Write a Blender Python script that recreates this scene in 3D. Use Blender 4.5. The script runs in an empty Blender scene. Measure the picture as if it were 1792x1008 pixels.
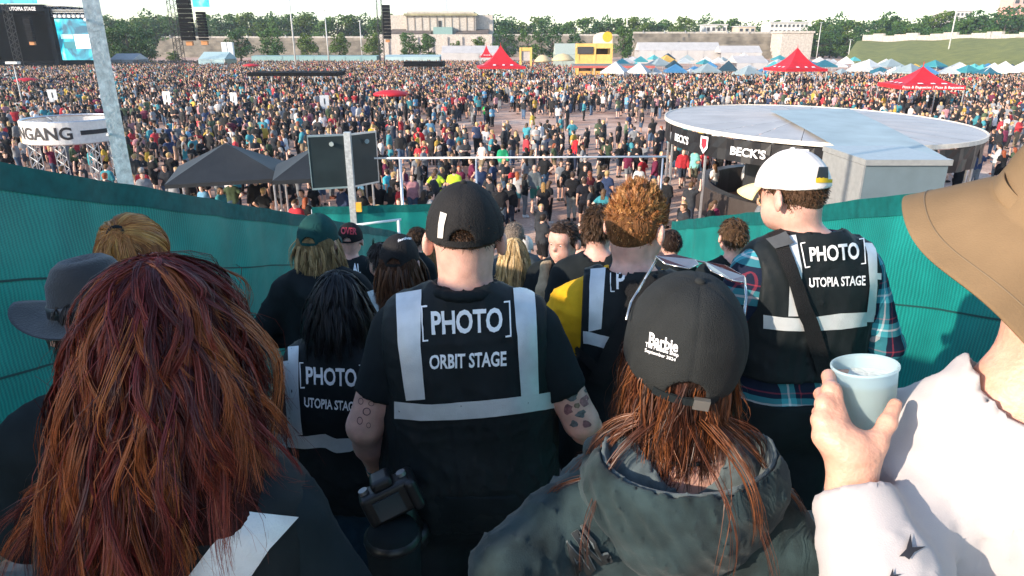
import bpy, bmesh, math, random
import numpy as np
from mathutils import Vector, Matrix
from mathutils.bvhtree import BVHTree

# ------------------------------------------------------------------ camera, sky, sun, exposure
FPX, PITCH, EYE = 1195.0, math.radians(19.75), 6.3
SUN_EL, SUN_AZ = math.radians(19.5), math.radians(57)      # light travels forward and to the right
scene = bpy.context.scene
col = scene.collection
cam = bpy.data.cameras.new('camera'); camo = bpy.data.objects.new('camera', cam); col.objects.link(camo)
cam.sensor_width = 36.0; cam.lens = 36.0*FPX/1792.0; cam.clip_start = 0.05; cam.clip_end = 3000
camo.location = (0, 0, EYE); camo.rotation_euler = (math.pi/2 - PITCH, 0, 0)
scene.camera = camo
world = bpy.data.worlds.new('World'); scene.world = world; world.use_nodes = True
wn = world.node_tree; wn.nodes.clear()
wo = wn.nodes.new('ShaderNodeOutputWorld'); wb = wn.nodes.new('ShaderNodeBackground'); sk = wn.nodes.new('ShaderNodeTexSky')
sk.sky_type = 'NISHITA'; sk.sun_disc = False; sk.sun_elevation = SUN_EL
sk.air_density = 1.0; sk.dust_density = 0.6; sk.ozone_density = 2.0
LDIR = Vector((math.sin(SUN_AZ)*math.cos(SUN_EL), math.cos(SUN_AZ)*math.cos(SUN_EL), -math.sin(SUN_EL)))
sk.sun_rotation = math.atan2(-LDIR.x, -LDIR.y)
wb.inputs['Strength'].default_value = 0.15
wn.links.new(sk.outputs[0], wb.inputs[0]); wn.links.new(wb.outputs[0], wo.inputs[0])
sl = bpy.data.lights.new('sun', 'SUN'); sl.energy = 3.1; sl.angle = math.radians(0.6); sl.color = (1.0, 0.84, 0.68)
so = bpy.data.objects.new('sun', sl); col.objects.link(so); so.location = (-40, -30, 40)
so.rotation_euler = LDIR.to_track_quat('-Z', 'Y').to_euler()
vs = scene.view_settings
vs.view_transform = 'Standard'; vs.look = 'None'; vs.exposure = 1.28; vs.gamma = 1.0; vs.use_curve_mapping = False
scene.render.engine = 'CYCLES'
scene.cycles.max_bounces = 6; scene.cycles.transparent_max_bounces = 12
scene.cycles.use_denoising = True

SP, CP = math.sin(PITCH), math.cos(PITCH)
def ray(px, py):
    u = (504.0-py)/FPX
    return Vector(((px-896.0)/FPX, CP+u*SP, -SP+u*CP))
CAMP = Vector((0, 0, EYE))
def P(px, py, d): return CAMP + ray(px, py)*d                    # point at a pixel and a depth along the view axis
def W(px, py, y):                                                # point at a pixel on the upright plane y metres ahead
    r = ray(px, py); return CAMP + r*(y/r.y)
def G(px, py, z=0.0):                                            # point at a pixel on a level plane
    r = ray(px, py); return CAMP + r*((z-EYE)/r.z)
RISE, RUN, Y0R = 0.15, 0.5, -1.5
def gz(y):                                                       # the stone steps down to the field
    k = math.floor((y-Y0R)/RUN)
    return max(0.0, EYE-1.7+0.45-RISE*k)

# ------------------------------------------------------------------ materials
MATS = {}
def mat(name, base=(.5, .5, .5), rough=.7, metal=0.0, var=.12, scale=8.0, bump=0.0, bscale=60.0, objcol=False, attr=None, inst=None,
        sss=0.0, transl=0.0, emit=0.0, spec=.5, col2=None, stretch=None, sheen=0.0, alpha=1.0, trans=0.0, aniso=0.0):
    if name in MATS: return MATS[name]
    m = bpy.data.materials.new(name); m.use_nodes = True; nt = m.node_tree; nt.nodes.clear()
    N = nt.nodes.new; L = nt.links.new
    out = N('ShaderNodeOutputMaterial'); b = N('ShaderNodeBsdfPrincipled')
    b.inputs['Roughness'].default_value = rough; b.inputs['Metallic'].default_value = metal
    b.inputs['Specular IOR Level'].default_value = spec
    tc = N('ShaderNodeTexCoord'); mp = N('ShaderNodeMapping'); L(tc.outputs['Object'], mp.inputs[0])
    if stretch: mp.inputs['Scale'].default_value = stretch
    no = N('ShaderNodeTexNoise'); no.inputs['Scale'].default_value = scale; no.inputs['Detail'].default_value = 5
    L(mp.outputs[0], no.inputs['Vector'])
    mr = N('ShaderNodeMapRange'); mr.inputs[1].default_value = .3; mr.inputs[2].default_value = .7
    L(no.outputs['Fac'], mr.inputs[0])
    src = None
    if objcol:
        oi = N('ShaderNodeObjectInfo'); src = oi.outputs['Color']
    elif attr or inst:
        at = N('ShaderNodeAttribute'); at.attribute_name = attr or inst
        at.attribute_type = 'INSTANCER' if inst else 'GEOMETRY'
        src = at.outputs['Color']
    if col2 is not None:
        mx = N('ShaderNodeMix'); mx.data_type = 'RGBA'; L(mr.outputs[0], mx.inputs['Factor'])
        mx.inputs['A'].default_value = (*base, 1); mx.inputs['B'].default_value = (*col2, 1); cs = mx.outputs['Result']
    else:
        mr.inputs[3].default_value = 1-var; mr.inputs[4].default_value = 1+var
        mx = N('ShaderNodeMix'); mx.data_type = 'RGBA'; mx.blend_type = 'MULTIPLY'; mx.inputs['Factor'].default_value = 1
        if src is not None: L(src, mx.inputs['A'])
        else: mx.inputs['A'].default_value = (*base, 1)
        L(mr.outputs[0], mx.inputs['B']); cs = mx.outputs['Result']
    L(cs, b.inputs['Base Color'])
    if bump:
        n2 = N('ShaderNodeTexNoise'); n2.inputs['Scale'].default_value = bscale; n2.inputs['Detail'].default_value = 4
        L(mp.outputs[0], n2.inputs['Vector'])
        bp = N('ShaderNodeBump'); bp.inputs['Strength'].default_value = bump; bp.inputs['Distance'].default_value = .02
        L(n2.outputs['Fac'], bp.inputs['Height']); L(bp.outputs[0], b.inputs['Normal'])
    if sss:
        b.inputs['Subsurface Weight'].default_value = sss; b.inputs['Subsurface Radius'].default_value = (1., .35, .2)
        b.inputs['Subsurface Scale'].default_value = .012
    if sheen:
        b.inputs['Sheen Weight'].default_value = sheen; b.inputs['Sheen Roughness'].default_value = .5
    if emit:
        L(cs, b.inputs['Emission Color']); b.inputs['Emission Strength'].default_value = emit
    if trans: b.inputs['Transmission Weight'].default_value = trans
    if alpha < 1: b.inputs['Alpha'].default_value = alpha
    if aniso: b.inputs['Anisotropic'].default_value = aniso
    sh = b.outputs[0]
    if transl:
        t = N('ShaderNodeBsdfTranslucent'); L(cs, t.inputs[0]); ms = N('ShaderNodeMixShader'); ms.inputs[0].default_value = transl
        L(sh, ms.inputs[1]); L(t.outputs[0], ms.inputs[2]); sh = ms.outputs[0]
    L(sh, out.inputs[0])
    MATS[name] = m
    return m

def fabric(name, c, rough=.85, var=.22, bump=.10, bscale=420, sheen=.0, scale=14, transl=0): return mat(name, c, rough, var=var, scale=scale, bump=bump, bscale=bscale, spec=.18, sheen=sheen, transl=transl)
M_black = fabric('black cloth', (.0095, .0135, .0155))
M_vest = fabric('black vest cloth', (.0105, .0145, .0165), rough=.6, bump=.1)
M_refl = mat('silver reflective tape', (.60, .63, .64), .34, .25, var=.07, scale=30, bump=.15, bscale=300)
M_print = mat('white print', (.86, .86, .86), .6, var=.05)
M_skin = mat('skin', (.60, .34, .26), .5, var=.18, scale=26, bump=.10, bscale=220, sss=.25)
M_steel = mat('galvanised steel', (.52, .54, .55), .42, .55, var=.22, scale=18, bump=.1, bscale=30)
M_alu = mat('aluminium truss', (.62, .63, .64), .35, .8, var=.1)
M_bpaint = mat('black paint', (.006, .007, .009), .8, var=.2, spec=.1)
M_white = mat('white paint', (.78, .78, .77), .5, var=.05)
M_plastic_black = mat('black plastic', (.012, .012, .013), .38, var=.15, bump=.05, bscale=400)

# ------------------------------------------------------------------ objects
def mesh_np(name, V, F, mats=None, midx=None, smooth=True):
    me = bpy.data.meshes.new(name)
    V = np.asarray(V, np.float32)
    if isinstance(F, np.ndarray) and F.ndim == 2:
        n, k = F.shape
        me.vertices.add(len(V)); me.vertices.foreach_set('co', V.ravel())
        me.loops.add(n*k); me.loops.foreach_set('vertex_index', F.astype(np.int32).ravel())
        me.polygons.add(n); me.polygons.foreach_set('loop_start', np.arange(0, n*k, k, dtype=np.int32))
        try: me.polygons.foreach_set('loop_total', np.full(n, k, np.int32))
        except Exception: pass
    else:
        me.from_pydata([tuple(map(float, v)) for v in V], [], [tuple(map(int, f)) for f in F])
    if mats:
        for m in (mats if isinstance(mats, (list, tuple)) else [mats]): me.materials.append(m)
    if midx is not None: me.polygons.foreach_set('material_index', np.asarray(midx, np.int32))
    me.update(calc_edges=True)
    me.polygons.foreach_set('use_smooth', np.full(len(me.polygons), bool(smooth)))
    return me
def add(name, me, parent=None, loc=None, color=None):
    o = bpy.data.objects.new(name, me); col.objects.link(o)
    if parent is not None: o.parent = parent
    if loc is not None: o.location = loc
    if color is not None: o.color = (*color, 1)
    return o
def empty(name, loc=(0, 0, 0), rz=0.0, s=1.0):
    o = bpy.data.objects.new(name, None); col.objects.link(o); o.empty_display_size = .1
    o.location = loc; o.rotation_euler = (0, 0, rz); o.scale = (s, s, s)
    return o
def tag(o, label, cat, group=None, kind=None):
    o['label'] = label; o['category'] = cat
    if group: o['group'] = group
    if kind: o['kind'] = kind
    return o
def structure(o): o['kind'] = 'structure'; return o
def copy_tree(o, parent=None, loc=None, rz=None, s=None):
    c = o.copy(); col.objects.link(c); c.parent = parent
    if loc is not None: c.location = loc
    if rz is not None: c.rotation_euler = (0, 0, rz)
    if s is not None: c.scale = (s, s, s)
    for ch in o.children: copy_tree(ch, c)
    return c

class MB:                                                        # small mesh builder
    def __init__(s): s.v = []; s.f = []; s.m = []
    def quad(s, a, b, c, d, m=0):
        n = len(s.v); s.v += [tuple(a), tuple(b), tuple(c), tuple(d)]; s.f.append((n, n+1, n+2, n+3)); s.m.append(m)
    def poly(s, pts, m=0):
        n = len(s.v); s.v += [tuple(p) for p in pts]; s.f.append(tuple(range(n, n+len(pts)))); s.m.append(m)
    def box(s, lo, hi, m=0, M=None):
        x0, y0, z0 = lo; x1, y1, z1 = hi
        p = [Vector(q) for q in ((x0, y0, z0), (x1, y0, z0), (x1, y1, z0), (x0, y1, z0), (x0, y0, z1), (x1, y0, z1), (x1, y1, z1), (x0, y1, z1))]
        if M is not None: p = [M @ q for q in p]
        n = len(s.v); s.v += [tuple(q) for q in p]
        for f in ((0, 3, 2, 1), (4, 5, 6, 7), (0, 1, 5, 4), (1, 2, 6, 5), (2, 3, 7, 6), (3, 0, 4, 7)):
            s.f.append(tuple(n+i for i in f)); s.m.append(m)
    def tube(s, a, b, r, r2=None, n=6, m=0, caps=True, ph=0.0):
        a = Vector(a); b = Vector(b); r2 = r if r2 is None else r2
        d = (b-a).normalized(); u = d.orthogonal().normalized() if abs(d.z) < .99 else Vector((1, 0, 0)); u = (u-d*u.dot(d)).normalized(); w = d.cross(u)
        k = len(s.v)
        for q, rr in ((a, r), (b, r2)):
            for i in range(n):
                t = 2*math.pi*i/n+ph; s.v.append(tuple(q+(u*math.cos(t)+w*math.sin(t))*rr))
        for i in range(n):
            j = (i+1) % n; s.f.append((k+i, k+j, k+n+j, k+n+i)); s.m.append(m)
        if caps:
            s.f.append(tuple(k+i for i in reversed(range(n)))); s.m.append(m)
            s.f.append(tuple(k+n+i for i in range(n))); s.m.append(m)
    def lathe(s, prof, n=24, c=(0, 0, 0), m=0, closed=False, mod=None):
        k = len(s.v); L = len(prof)
        for i in range(n):
            t = 2*math.pi*i/n
            for j, (r, z) in enumerate(prof):
                dr = dz = 0
                if mod: dr, dz = mod(t, j, r, z)
                s.v.append((c[0]+(r+dr)*math.cos(t), c[1]+(r+dr)*math.sin(t), c[2]+z+dz))
        for i in range(n):
            i2 = (i+1) % n
            for j in range(L if closed else L-1):
                j2 = (j+1) % L
                s.f.append((k+i*L+j, k+i2*L+j, k+i2*L+j2, k+i*L+j2)); s.m.append(m)
    def mesh(s, name, mats, smooth=False):
        me = bpy.data.meshes.new(name); me.from_pydata(s.v, [], s.f)
        for q in (mats if isinstance(mats, (list, tuple)) else [mats]): me.materials.append(q)
        me.polygons.foreach_set('material_index', np.array(s.m, np.int32))
        me.polygons.foreach_set('use_smooth', np.full(len(s.f), bool(smooth))); me.update()
        return me
    def build(s, name, mats, parent=None, smooth=False, loc=None): return add(name, s.mesh(name, mats, smooth), parent, loc)

def text_geo(body, bold=0.0, res=3, maxlen=.12, spacing=1.0):
    """flat lettering: vertices (0..w, 0..h) scaled to a unit box width and cap height 1, triangles split so that it can bend"""
    cu = bpy.data.curves.new('lettering', 'FONT'); cu.body = body; cu.size = 1; cu.offset = bold; cu.resolution_u = res; cu.space_character = spacing
    ob = bpy.data.objects.new('lettering', cu); col.objects.link(ob)
    dg = bpy.context.evaluated_depsgraph_get(); me = bpy.data.meshes.new_from_object(ob.evaluated_get(dg))
    bm = bmesh.new(); bm.from_mesh(me); bmesh.ops.triangulate(bm, faces=bm.faces[:])
    for _ in range(4):
        e = [x for x in bm.edges if x.calc_length() > maxlen]
        if not e: break
        bmesh.ops.subdivide_edges(bm, edges=e, cuts=1); bmesh.ops.triangulate(bm, faces=[f for f in bm.faces if len(f.verts) > 3])
    V = np.array([v.co[:] for v in bm.verts]); F = np.array([[v.index for v in f.verts] for f in bm.faces])
    bm.free(); bpy.data.objects.remove(ob); bpy.data.curves.remove(cu); bpy.data.meshes.remove(me)
    lo = V.min(0); hi = V.max(0)
    V = (V-lo)/np.array([hi[0]-lo[0], hi[1]-lo[1], 1]); asp = (hi[0]-lo[0])/(hi[1]-lo[1])
    return V, F, asp

# ------------------------------------------------------------------ bodies and clothes as blended volumes
def caps(a, b, ra, rb=None): return ('c', np.array(a, float), np.array(b, float), ra, ra if rb is None else rb)
def ell(c, r, R=None): return ('e', np.array(c, float), np.array(r, float), R)
class Field:
    def __init__(s, lo, hi, h):
        s.h = h; s.lo = np.array(lo, float); n = np.ceil((np.array(hi)-s.lo)/h).astype(int)+1
        s.ax = [s.lo[i]+h*np.arange(n[i]) for i in range(3)]; s.F = np.full(n, .4, np.float32)
    def grid(s): return s.ax[0][:, None, None].astype(np.float32), s.ax[1][None, :, None].astype(np.float32), s.ax[2][None, None, :].astype(np.float32)
    def add(s, p, k=.03, off=0.0, sub=False):
        if p[0] == 'c': lo = np.minimum(p[1]-p[3], p[2]-p[4]); hi = np.maximum(p[1]+p[3], p[2]+p[4])
        else: R = max(p[2]); lo = p[1]-R; hi = p[1]+R
        mgn = k+abs(off)+3*s.h+.02
        sl = []
        for i in range(3):
            a = int(max(0, math.floor((lo[i]-mgn-s.lo[i])/s.h))); b = int(min(len(s.ax[i]), math.ceil((hi[i]+mgn-s.lo[i])/s.h)+1))
            if b <= a: return
            sl.append(slice(a, b))
        X = s.ax[0][sl[0]][:, None, None].astype(np.float32); Y = s.ax[1][sl[1]][None, :, None].astype(np.float32); Z = s.ax[2][sl[2]][None, None, :].astype(np.float32)
        if p[0] == 'c':
            a, b = p[1], p[2]; d = b-a; L2 = max(float(d@d), 1e-9)
            t = np.clip(((X-a[0])*d[0]+(Y-a[1])*d[1]+(Z-a[2])*d[2])/L2, 0, 1)
            D = np.sqrt((X-a[0]-t*d[0])**2+(Y-a[1]-t*d[1])**2+(Z-a[2]-t*d[2])**2)-(p[3]+(p[4]-p[3])*t)
        else:
            c, r, R = p[1], p[2], p[3]
            x, y, z = X-c[0], Y-c[1], Z-c[2]
            if R is not None: x, y, z = (R[0, 0]*x+R[1, 0]*y+R[2, 0]*z, R[0, 1]*x+R[1, 1]*y+R[2, 1]*z, R[0, 2]*x+R[1, 2]*y+R[2, 2]*z)
            k0 = np.sqrt((x/r[0])**2+(y/r[1])**2+(z/r[2])**2); k1 = np.sqrt((x/r[0]**2)**2+(y/r[1]**2)**2+(z/r[2]**2)**2)+1e-6
            D = k0*(k0-1)/k1
        D = D-off; f = s.F[tuple(sl)]
        if sub:
            hh = np.maximum(k-np.abs(f+D), 0)/k if k > 0 else 0
            s.F[tuple(sl)] = np.maximum(f, -D)+hh*hh*k*.25
        else:
            hh = np.maximum(k-np.abs(f-D), 0)/k if k > 0 else 0
            s.F[tuple(sl)] = np.minimum(f, D)-hh*hh*k*.25
    def cut(s, fn): s.F = np.maximum(s.F, fn(*s.grid()).astype(np.float32))
    def disp(s, fn): s.F = s.F+fn(*s.grid()).astype(np.float32)
    def mesh(s):
        F = s.F; F[0] = F[-1] = .1; F[:, 0] = F[:, -1] = .1; F[:, :, 0] = F[:, :, -1] = .1
        S = F < 0; n = np.array(F.shape)
        cnt = np.zeros(n-1, np.int8)
        for c in np.ndindex(2, 2, 2): cnt += S[c[0]:n[0]-1+c[0], c[1]:n[1]-1+c[1], c[2]:n[2]-1+c[2]]
        I = np.argwhere((cnt > 0) & (cnt < 8))
        idx = np.full(n-1, -1, np.int32); idx[I[:, 0], I[:, 1], I[:, 2]] = np.arange(len(I))
        cs = list(np.ndindex(2, 2, 2)); vals = {c: F[I[:, 0]+c[0], I[:, 1]+c[1], I[:, 2]+c[2]] for c in cs}
        acc = np.zeros((len(I), 3)); w = np.zeros(len(I))
        for a in cs:
            for ax in range(3):
                if a[ax]: continue
                b = list(a); b[ax] = 1; b = tuple(b)
                va, vb = vals[a], vals[b]; m = (va < 0) != (vb < 0)
                t = np.where(m, va/np.where(va == vb, 1, va-vb), 0)
                p = np.tile(np.array(a, float), (len(I), 1)); p[:, ax] += t
                acc += p*m[:, None]; w += m
        V = s.lo+s.h*(I+acc/np.maximum(w, 1)[:, None])
        Q = []
        for ax in range(3):
            o1, o2 = (ax+1) % 3, (ax+2) % 3
            A = [slice(1, -1)]*3; A[ax] = slice(0, -1); B = list(A); B[ax] = slice(1, None)
            Sa, Sb = S[tuple(A)], S[tuple(B)]; E = np.argwhere(Sa != Sb)
            if not len(E): continue
            fl = Sa[E[:, 0], E[:, 1], E[:, 2]]
            E = E.copy(); off = np.ones(3, int); off[ax] = 0; E += off
            def cell(d1, d2):
                C = E.copy(); C[:, o1] -= d1; C[:, o2] -= d2; return idx[C[:, 0], C[:, 1], C[:, 2]]
            q = np.stack([cell(1, 1), cell(0, 1), cell(0, 0), cell(1, 0)], 1)
            q = np.where(fl[:, None], q, q[:, ::-1]); Q.append(q)
        return V, np.concatenate(Q)
def wob(seed, freq, n=5, aniso=(1, 1, 1)):
    r = np.random.RandomState(seed); K = r.normal(size=(n, 3))*freq*np.array(aniso); K2 = r.normal(size=(n, 3))*freq*.6*np.array(aniso); ph = r.uniform(0, 6.28, (n, 2))
    def f(X, Y, Z):
        t = 0
        for i in range(n):
            t = t+np.sin(K[i, 0]*X+K[i, 1]*Y+K[i, 2]*Z+ph[i, 0]+1.6*np.sin(K2[i, 0]*X+K2[i, 1]*Y+K2[i, 2]*Z+ph[i, 1]))
        return t/n
    return f
def crease(seed, freq, n=4, aniso=(1, 1, 1)):
    r = np.random.RandomState(seed); K = r.normal(size=(n, 3))*freq*np.array(aniso); K2 = r.normal(size=(n, 3))*freq*.45; ph = r.uniform(0, 6.28, (n, 3))
    def f(X, Y, Z):
        t = 0
        for i in range(n):
            q = np.sin(K[i, 0]*X+K[i, 1]*Y+K[i, 2]*Z+ph[i, 0]+1.9*np.sin(K2[i, 0]*X+K2[i, 1]*Y+K2[i, 2]*Z+ph[i, 1]))
            m = .5+.5*np.sin(K2[i, 1]*X+K2[i, 2]*Y+K2[i, 0]*Z+ph[i, 2])
            t = t+m*(1-np.abs(q))**2.2
        return t/n
    return f
def relax(V, F, it=1, lam=.5):
    for _ in range(it):
        A = np.zeros_like(V); c = np.zeros(len(V))
        for i in range(F.shape[1]):
            j = (i+1) % F.shape[1]
            np.add.at(A, F[:, i], V[F[:, j]]); np.add.at(c, F[:, i], 1); np.add.at(A, F[:, j], V[F[:, i]]); np.add.at(c, F[:, j], 1)
        V = V*(1-lam)+lam*A/np.maximum(c, 1)[:, None]
    return V
# ------------------------------------------------------------------ the human figure (canonical height 1.75 m, facing +y)
def rotz(a): c, s = math.cos(a), math.sin(a); return np.array([[c, -s, 0], [s, c, 0], [0, 0, 1.]])
def rotx(a): c, s = math.cos(a), math.sin(a); return np.array([[1, 0, 0], [0, c, -s], [0, s, c.real]])
def roty(a): c, s = math.cos(a), math.sin(a); return np.array([[c, 0, s], [0, 1, 0], [-s, 0, c]])
HEROES = []
class Fig:
    def __init__(s, label=None, top=None, depth=None, loc=None, scale=None, yaw=0.0, w=1.0, fat=0.0, neck=.055, head_yaw=0.0, head_pitch=0.0, head_roll=0.0,
                 head_off=(0, 0, 0), arms=None, legs=None, group=None, hs=1.0, make=True, hunch=0.0, ears=True, drop=.012):
        s.ears = ears
        s.yaw = yaw
        HZ = 1.63+head_off[2]
        if top is not None:
            T = P(top[0], top[1], depth); g = gz(T.y)
            s.s = scale or (T.z-g)/(1.75+head_off[2]); s.loc = Vector((T.x, T.y, g))
            ho = rotz(yaw) @ np.array([head_off[0], head_off[1]+.02, 0])*s.s
            s.loc.x -= ho[0]; s.loc.y -= ho[1]
        else: s.loc = Vector(loc); s.s = scale or 1.0
        s.M = Matrix.Translation(s.loc) @ Matrix.Rotation(yaw, 4, 'Z') @ Matrix.Scale(s.s, 4); s.Mi = s.M.inverted()
        s.root = None
        if make:
            s.root = empty('person', s.loc, yaw, s.s); tag(s.root, label, 'person', group)
        s.hc = np.array([head_off[0], head_off[1]+.025, HZ]); s.HR = rotz(head_yaw) @ rotx(head_pitch) @ roty(head_roll); s.hs = hs
        p = s.p = {}
        f = fat
        p['torso'] = [(caps((-.135*w, -.015-hunch*.3, 1.41-drop), (0, -.015-hunch*.3, 1.415), .062+f*.15), .05), (caps((.135*w, -.015-hunch*.3, 1.41-drop), (0, -.015-hunch*.3, 1.415), .062+f*.15), .05), (caps((-.085*w, .0-hunch*.4, 1.30), (.085*w, -hunch*.4, 1.30), .104+f*.6), .08),
                      (caps((-.075*w, .01-hunch*.2, 1.16), (.075*w, .01-hunch*.2, 1.16), .104+f), .09), (caps((-.07*w, .005, 1.03), (.07*w, .005, 1.03), .110+f), .09), (caps((-.078*w, -.012, .92), (.078*w, -.012, .92), .118+f*.8), .08),
                      (caps((-.11*w, -.022, 1.43-drop), (-.03, -.025, 1.485), .042+f*.1, .045), .05), (caps((.11*w, -.022, 1.43-drop), (.03, -.025, 1.485), .042+f*.1, .045), .05)]
        A = dict(L=((-.235*w-f*.6, -.04, 1.14), (-.255*w-f*.6, .05, .90)), R=((.235*w+f*.6, -.04, 1.14), (.255*w+f*.6, .05, .90)))
        if arms: A.update(arms)
        s.A = A
        for sd, sg in (('L', -1), ('R', 1)):
            S = np.array((sg*.178*w, -.015-hunch*.3, 1.395-drop)); E, Wr = np.array(A[sd][0], float), np.array(A[sd][1], float)
            p['armU_'+sd] = [(caps(S, E, .056+f*.22, .044+f*.15), .04)]
            p['armF_'+sd] = [(caps(E, E+(Wr-E)*.4, .042+f*.12, .041+f*.1), .02), (caps(E+(Wr-E)*.4, Wr, .041+f*.1, .027), .02)]
            d = Wr-E; d /= np.linalg.norm(d); H = Wr+d*.075
            side = np.array([0, 1., 0]) if abs(d[1]) < .8 else np.array([0, 0, 1.])
            fw = side-d*(side@d); fw /= np.linalg.norm(fw)
            p['hand_'+sd] = [(caps(Wr, H+fw*.012, .025, .026), .02), (caps(Wr, H-fw*.016, .025, .024), .02), (caps(Wr+d*.03+fw*.02, Wr+d*.075+fw*.052, .014, .011), .012)]
            for q in range(4):
                b0 = H+fw*(.026-.0175*q); nrm = np.cross(d, fw); b1 = b0+d*(.045-.006*abs(q-1))+nrm*.004*sg; p['hand_'+sd] += [(caps(b0-d*.02, b1, .0105, .009), .006), (caps(b1, b1+d*.02+nrm*-.02*sg, .009, .0075), .006)]
        L = dict(L=((-.095*w, .025, .49), (-.10*w, -.02, .09), (-.12*w, .14, .035)), R=((.095*w, .025, .49), (.10*w, -.02, .09), (.12*w, .14, .035)))
        if legs: L.update(legs)
        s.L = L
        for sd, sg in (('L', -1), ('R', 1)):
            h = np.array((sg*.088*w, -.005, .90)); k, a, t = (np.array(q, float) for q in L[sd])
            p['thigh_'+sd] = [(caps(h, k, .092+f*.5, .058+f*.2), .05)]
            p['calf_'+sd] = [(caps(k, a, .055+f*.2, .036), .03), (caps(k+(a-k)*.15+np.array([0, -.015, 0]), k+(a-k)*.5+np.array([0, -.018, 0]), .05+f*.2, .04), .03)]
            p['foot_'+sd] = [(caps(a+np.array([0, -.015, -.045]), t, .042, .034), .03), (caps(a, a+np.array([0, 0, -.05]), .038, .045), .03)]
        nb = np.array((0, -.012-hunch*.2, 1.44))
        p['neck'] = [(caps(nb, s.hc+s.HR @ np.array((0, -.02, -.05)), neck*.92, neck), .03)]
        p['head'] = s.head_prims()
    def head_prims(s):
        def T(q): return s.hc+s.HR @ (np.array(q)*s.hs)
        k = s.hs; out = []
        def c(a, b, r, r2, kk): out.append((caps(T(a), T(b), r*k, (r2 if r2 else r)*k), kk))
        c((0, -.022, .03), (0, .03, .035), .079, .075, .03); c((0, .035, .02), (0, .04, -.045), .058, .05, .03)
        c((-.025, .035, -.055), (.025, .035, -.055), .045, .045, .03); c((0, .055, -.085), (0, .065, -.085), .026, .024, .03)
        c((0, -.03, .0), (0, -.035, -.04), .062, .055, .03)
        c((0, .090, .008), (0, .108, -.024), .008, .011, .012); c((-.035, .078, .022), (.035, .078, .022), .016, .016, .015)
        c((-.018, .09, -.056), (.018, .09, -.056), .0085, .0085, .008); c((-.014, .087, -.068), (.014, .087, -.068), .009, .009, .008)
        c((-.009, .096, -.029), (.009, .096, -.029), .0065, .0065, .008)
        for sg in ((-1, 1) if s.ears else ()):
            R = s.HR @ rotz(sg*.55) @ rotx(-.12); out.append((ell(T((sg*.093, -.012, -.004)), np.array((.0115, .023, .036))*k, R), .008))
        return out
    def tags(s, *t): return [q for k in t for q in s.p[k]]
    def bbox(s, prims, m=.05):
        lo = np.full(3, 9.); hi = -lo
        for p, k in prims:
            if p[0] == 'c': lo = np.minimum(lo, np.minimum(p[1]-p[3], p[2]-p[4])); hi = np.maximum(hi, np.maximum(p[1]+p[3], p[2]+p[4]))
            else: lo = np.minimum(lo, p[1]-max(p[2])); hi = np.maximum(hi, p[1]+max(p[2]))
        return lo-m, hi+m
    def solid(s, prims, h, off=0.0, cuts=(), wr=0.0, wfreq=16, seed=1, aniso=(1, 1, .6), extra=None, clipz=None, subs=()):
        lo, hi = s.bbox(prims, .03+off+wr*2)
        if clipz: lo[2] = max(lo[2], clipz[0]); hi[2] = min(hi[2], clipz[1])
        fd = Field(lo, hi, h)
        for p, k in prims: fd.add(p, k, off)
        if wr:
            a, b = wob(seed, wfreq, 5, aniso), wob(seed+7, wfreq*2.3, 4, aniso)
            cr = crease(seed+3, wfreq*3.6, 6, aniso); fd.disp(lambda X, Y, Z: wr*(.8*a(X, Y, Z)+.3*b(X, Y, Z)-2.4*cr(X, Y, Z)+.45))
        if extra: fd.disp(extra)
        for p, k in subs: fd.add(p, k, 0, sub=True)
        for c in cuts: fd.cut(c)
        return fd.mesh()
    def part(s, name, VF, m, parent=None, rel=0, midx=None, smooth=True):
        V, F = VF
        if rel: V = relax(V, F, rel)
        me = mesh_np(name, V, F, m, midx, smooth)
        o = add(name, me, parent or s.root); return o
    def body(s, h=.012, m=None):
        pr = s.tags('torso', 'armU_L', 'armU_R', 'armF_L', 'armF_R', 'hand_L', 'hand_R', 'thigh_L', 'thigh_R', 'calf_L', 'calf_R', 'foot_L', 'foot_R', 'neck', 'head')
        T = lambda q: s.hc+s.HR @ (np.array(q)*s.hs)
        subs = [(ell(T((sg*.033, .098, .002)), (.017, .012, .010)), .01) for sg in (-1, 1)]
        V, F = s.solid(pr, h, subs=subs)
        return s.part('body', (V, F), m or M_skin)
    def eyes(s, hair=(.08, .05, .03)):
        T = lambda q: s.hc+s.HR @ (np.array(q)*s.hs)
        for sg in (-1, 1):
            mb = MB(); mb.lathe([(0.0001, .0098), (.005, .0085), (.0085, .005), (.0098, 0), (.0085, -.005), (.005, -.0085), (.0001, -.0098)], 12, T((sg*.032, .0815, .002)), 0)
            o = mb.build('eye', mat('eye white', (.8, .76, .72), .2, var=.03), s.root, True)
            mb = MB(); mb.lathe([(.0001, .0052), (.004, .0035), (.0052, 0), (.004, -.0035), (.0001, -.0052)], 10, T((sg*.032, .0885, .001)), 0)
            mb.build('iris', mat('brown iris', (.06, .035, .02), .15, var=.1), o, True)
            mb = MB(); mb.tube(T((sg*.018, .0935, .024)), T((sg*.048, .088, .026)), .0045, .003, 6); mb.build('eyebrow', mat('brow hair', hair, .7), s.root)
    def bvh(s, VF): return BVHTree.FromPolygons([tuple(v) for v in VF[0]], [tuple(map(int, f)) for f in VF[1]])
    def cray(s, px, py):
        o = s.Mi @ CAMP; d = (s.Mi.to_3x3() @ ray(px, py)).normalized(); return o, d
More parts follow.
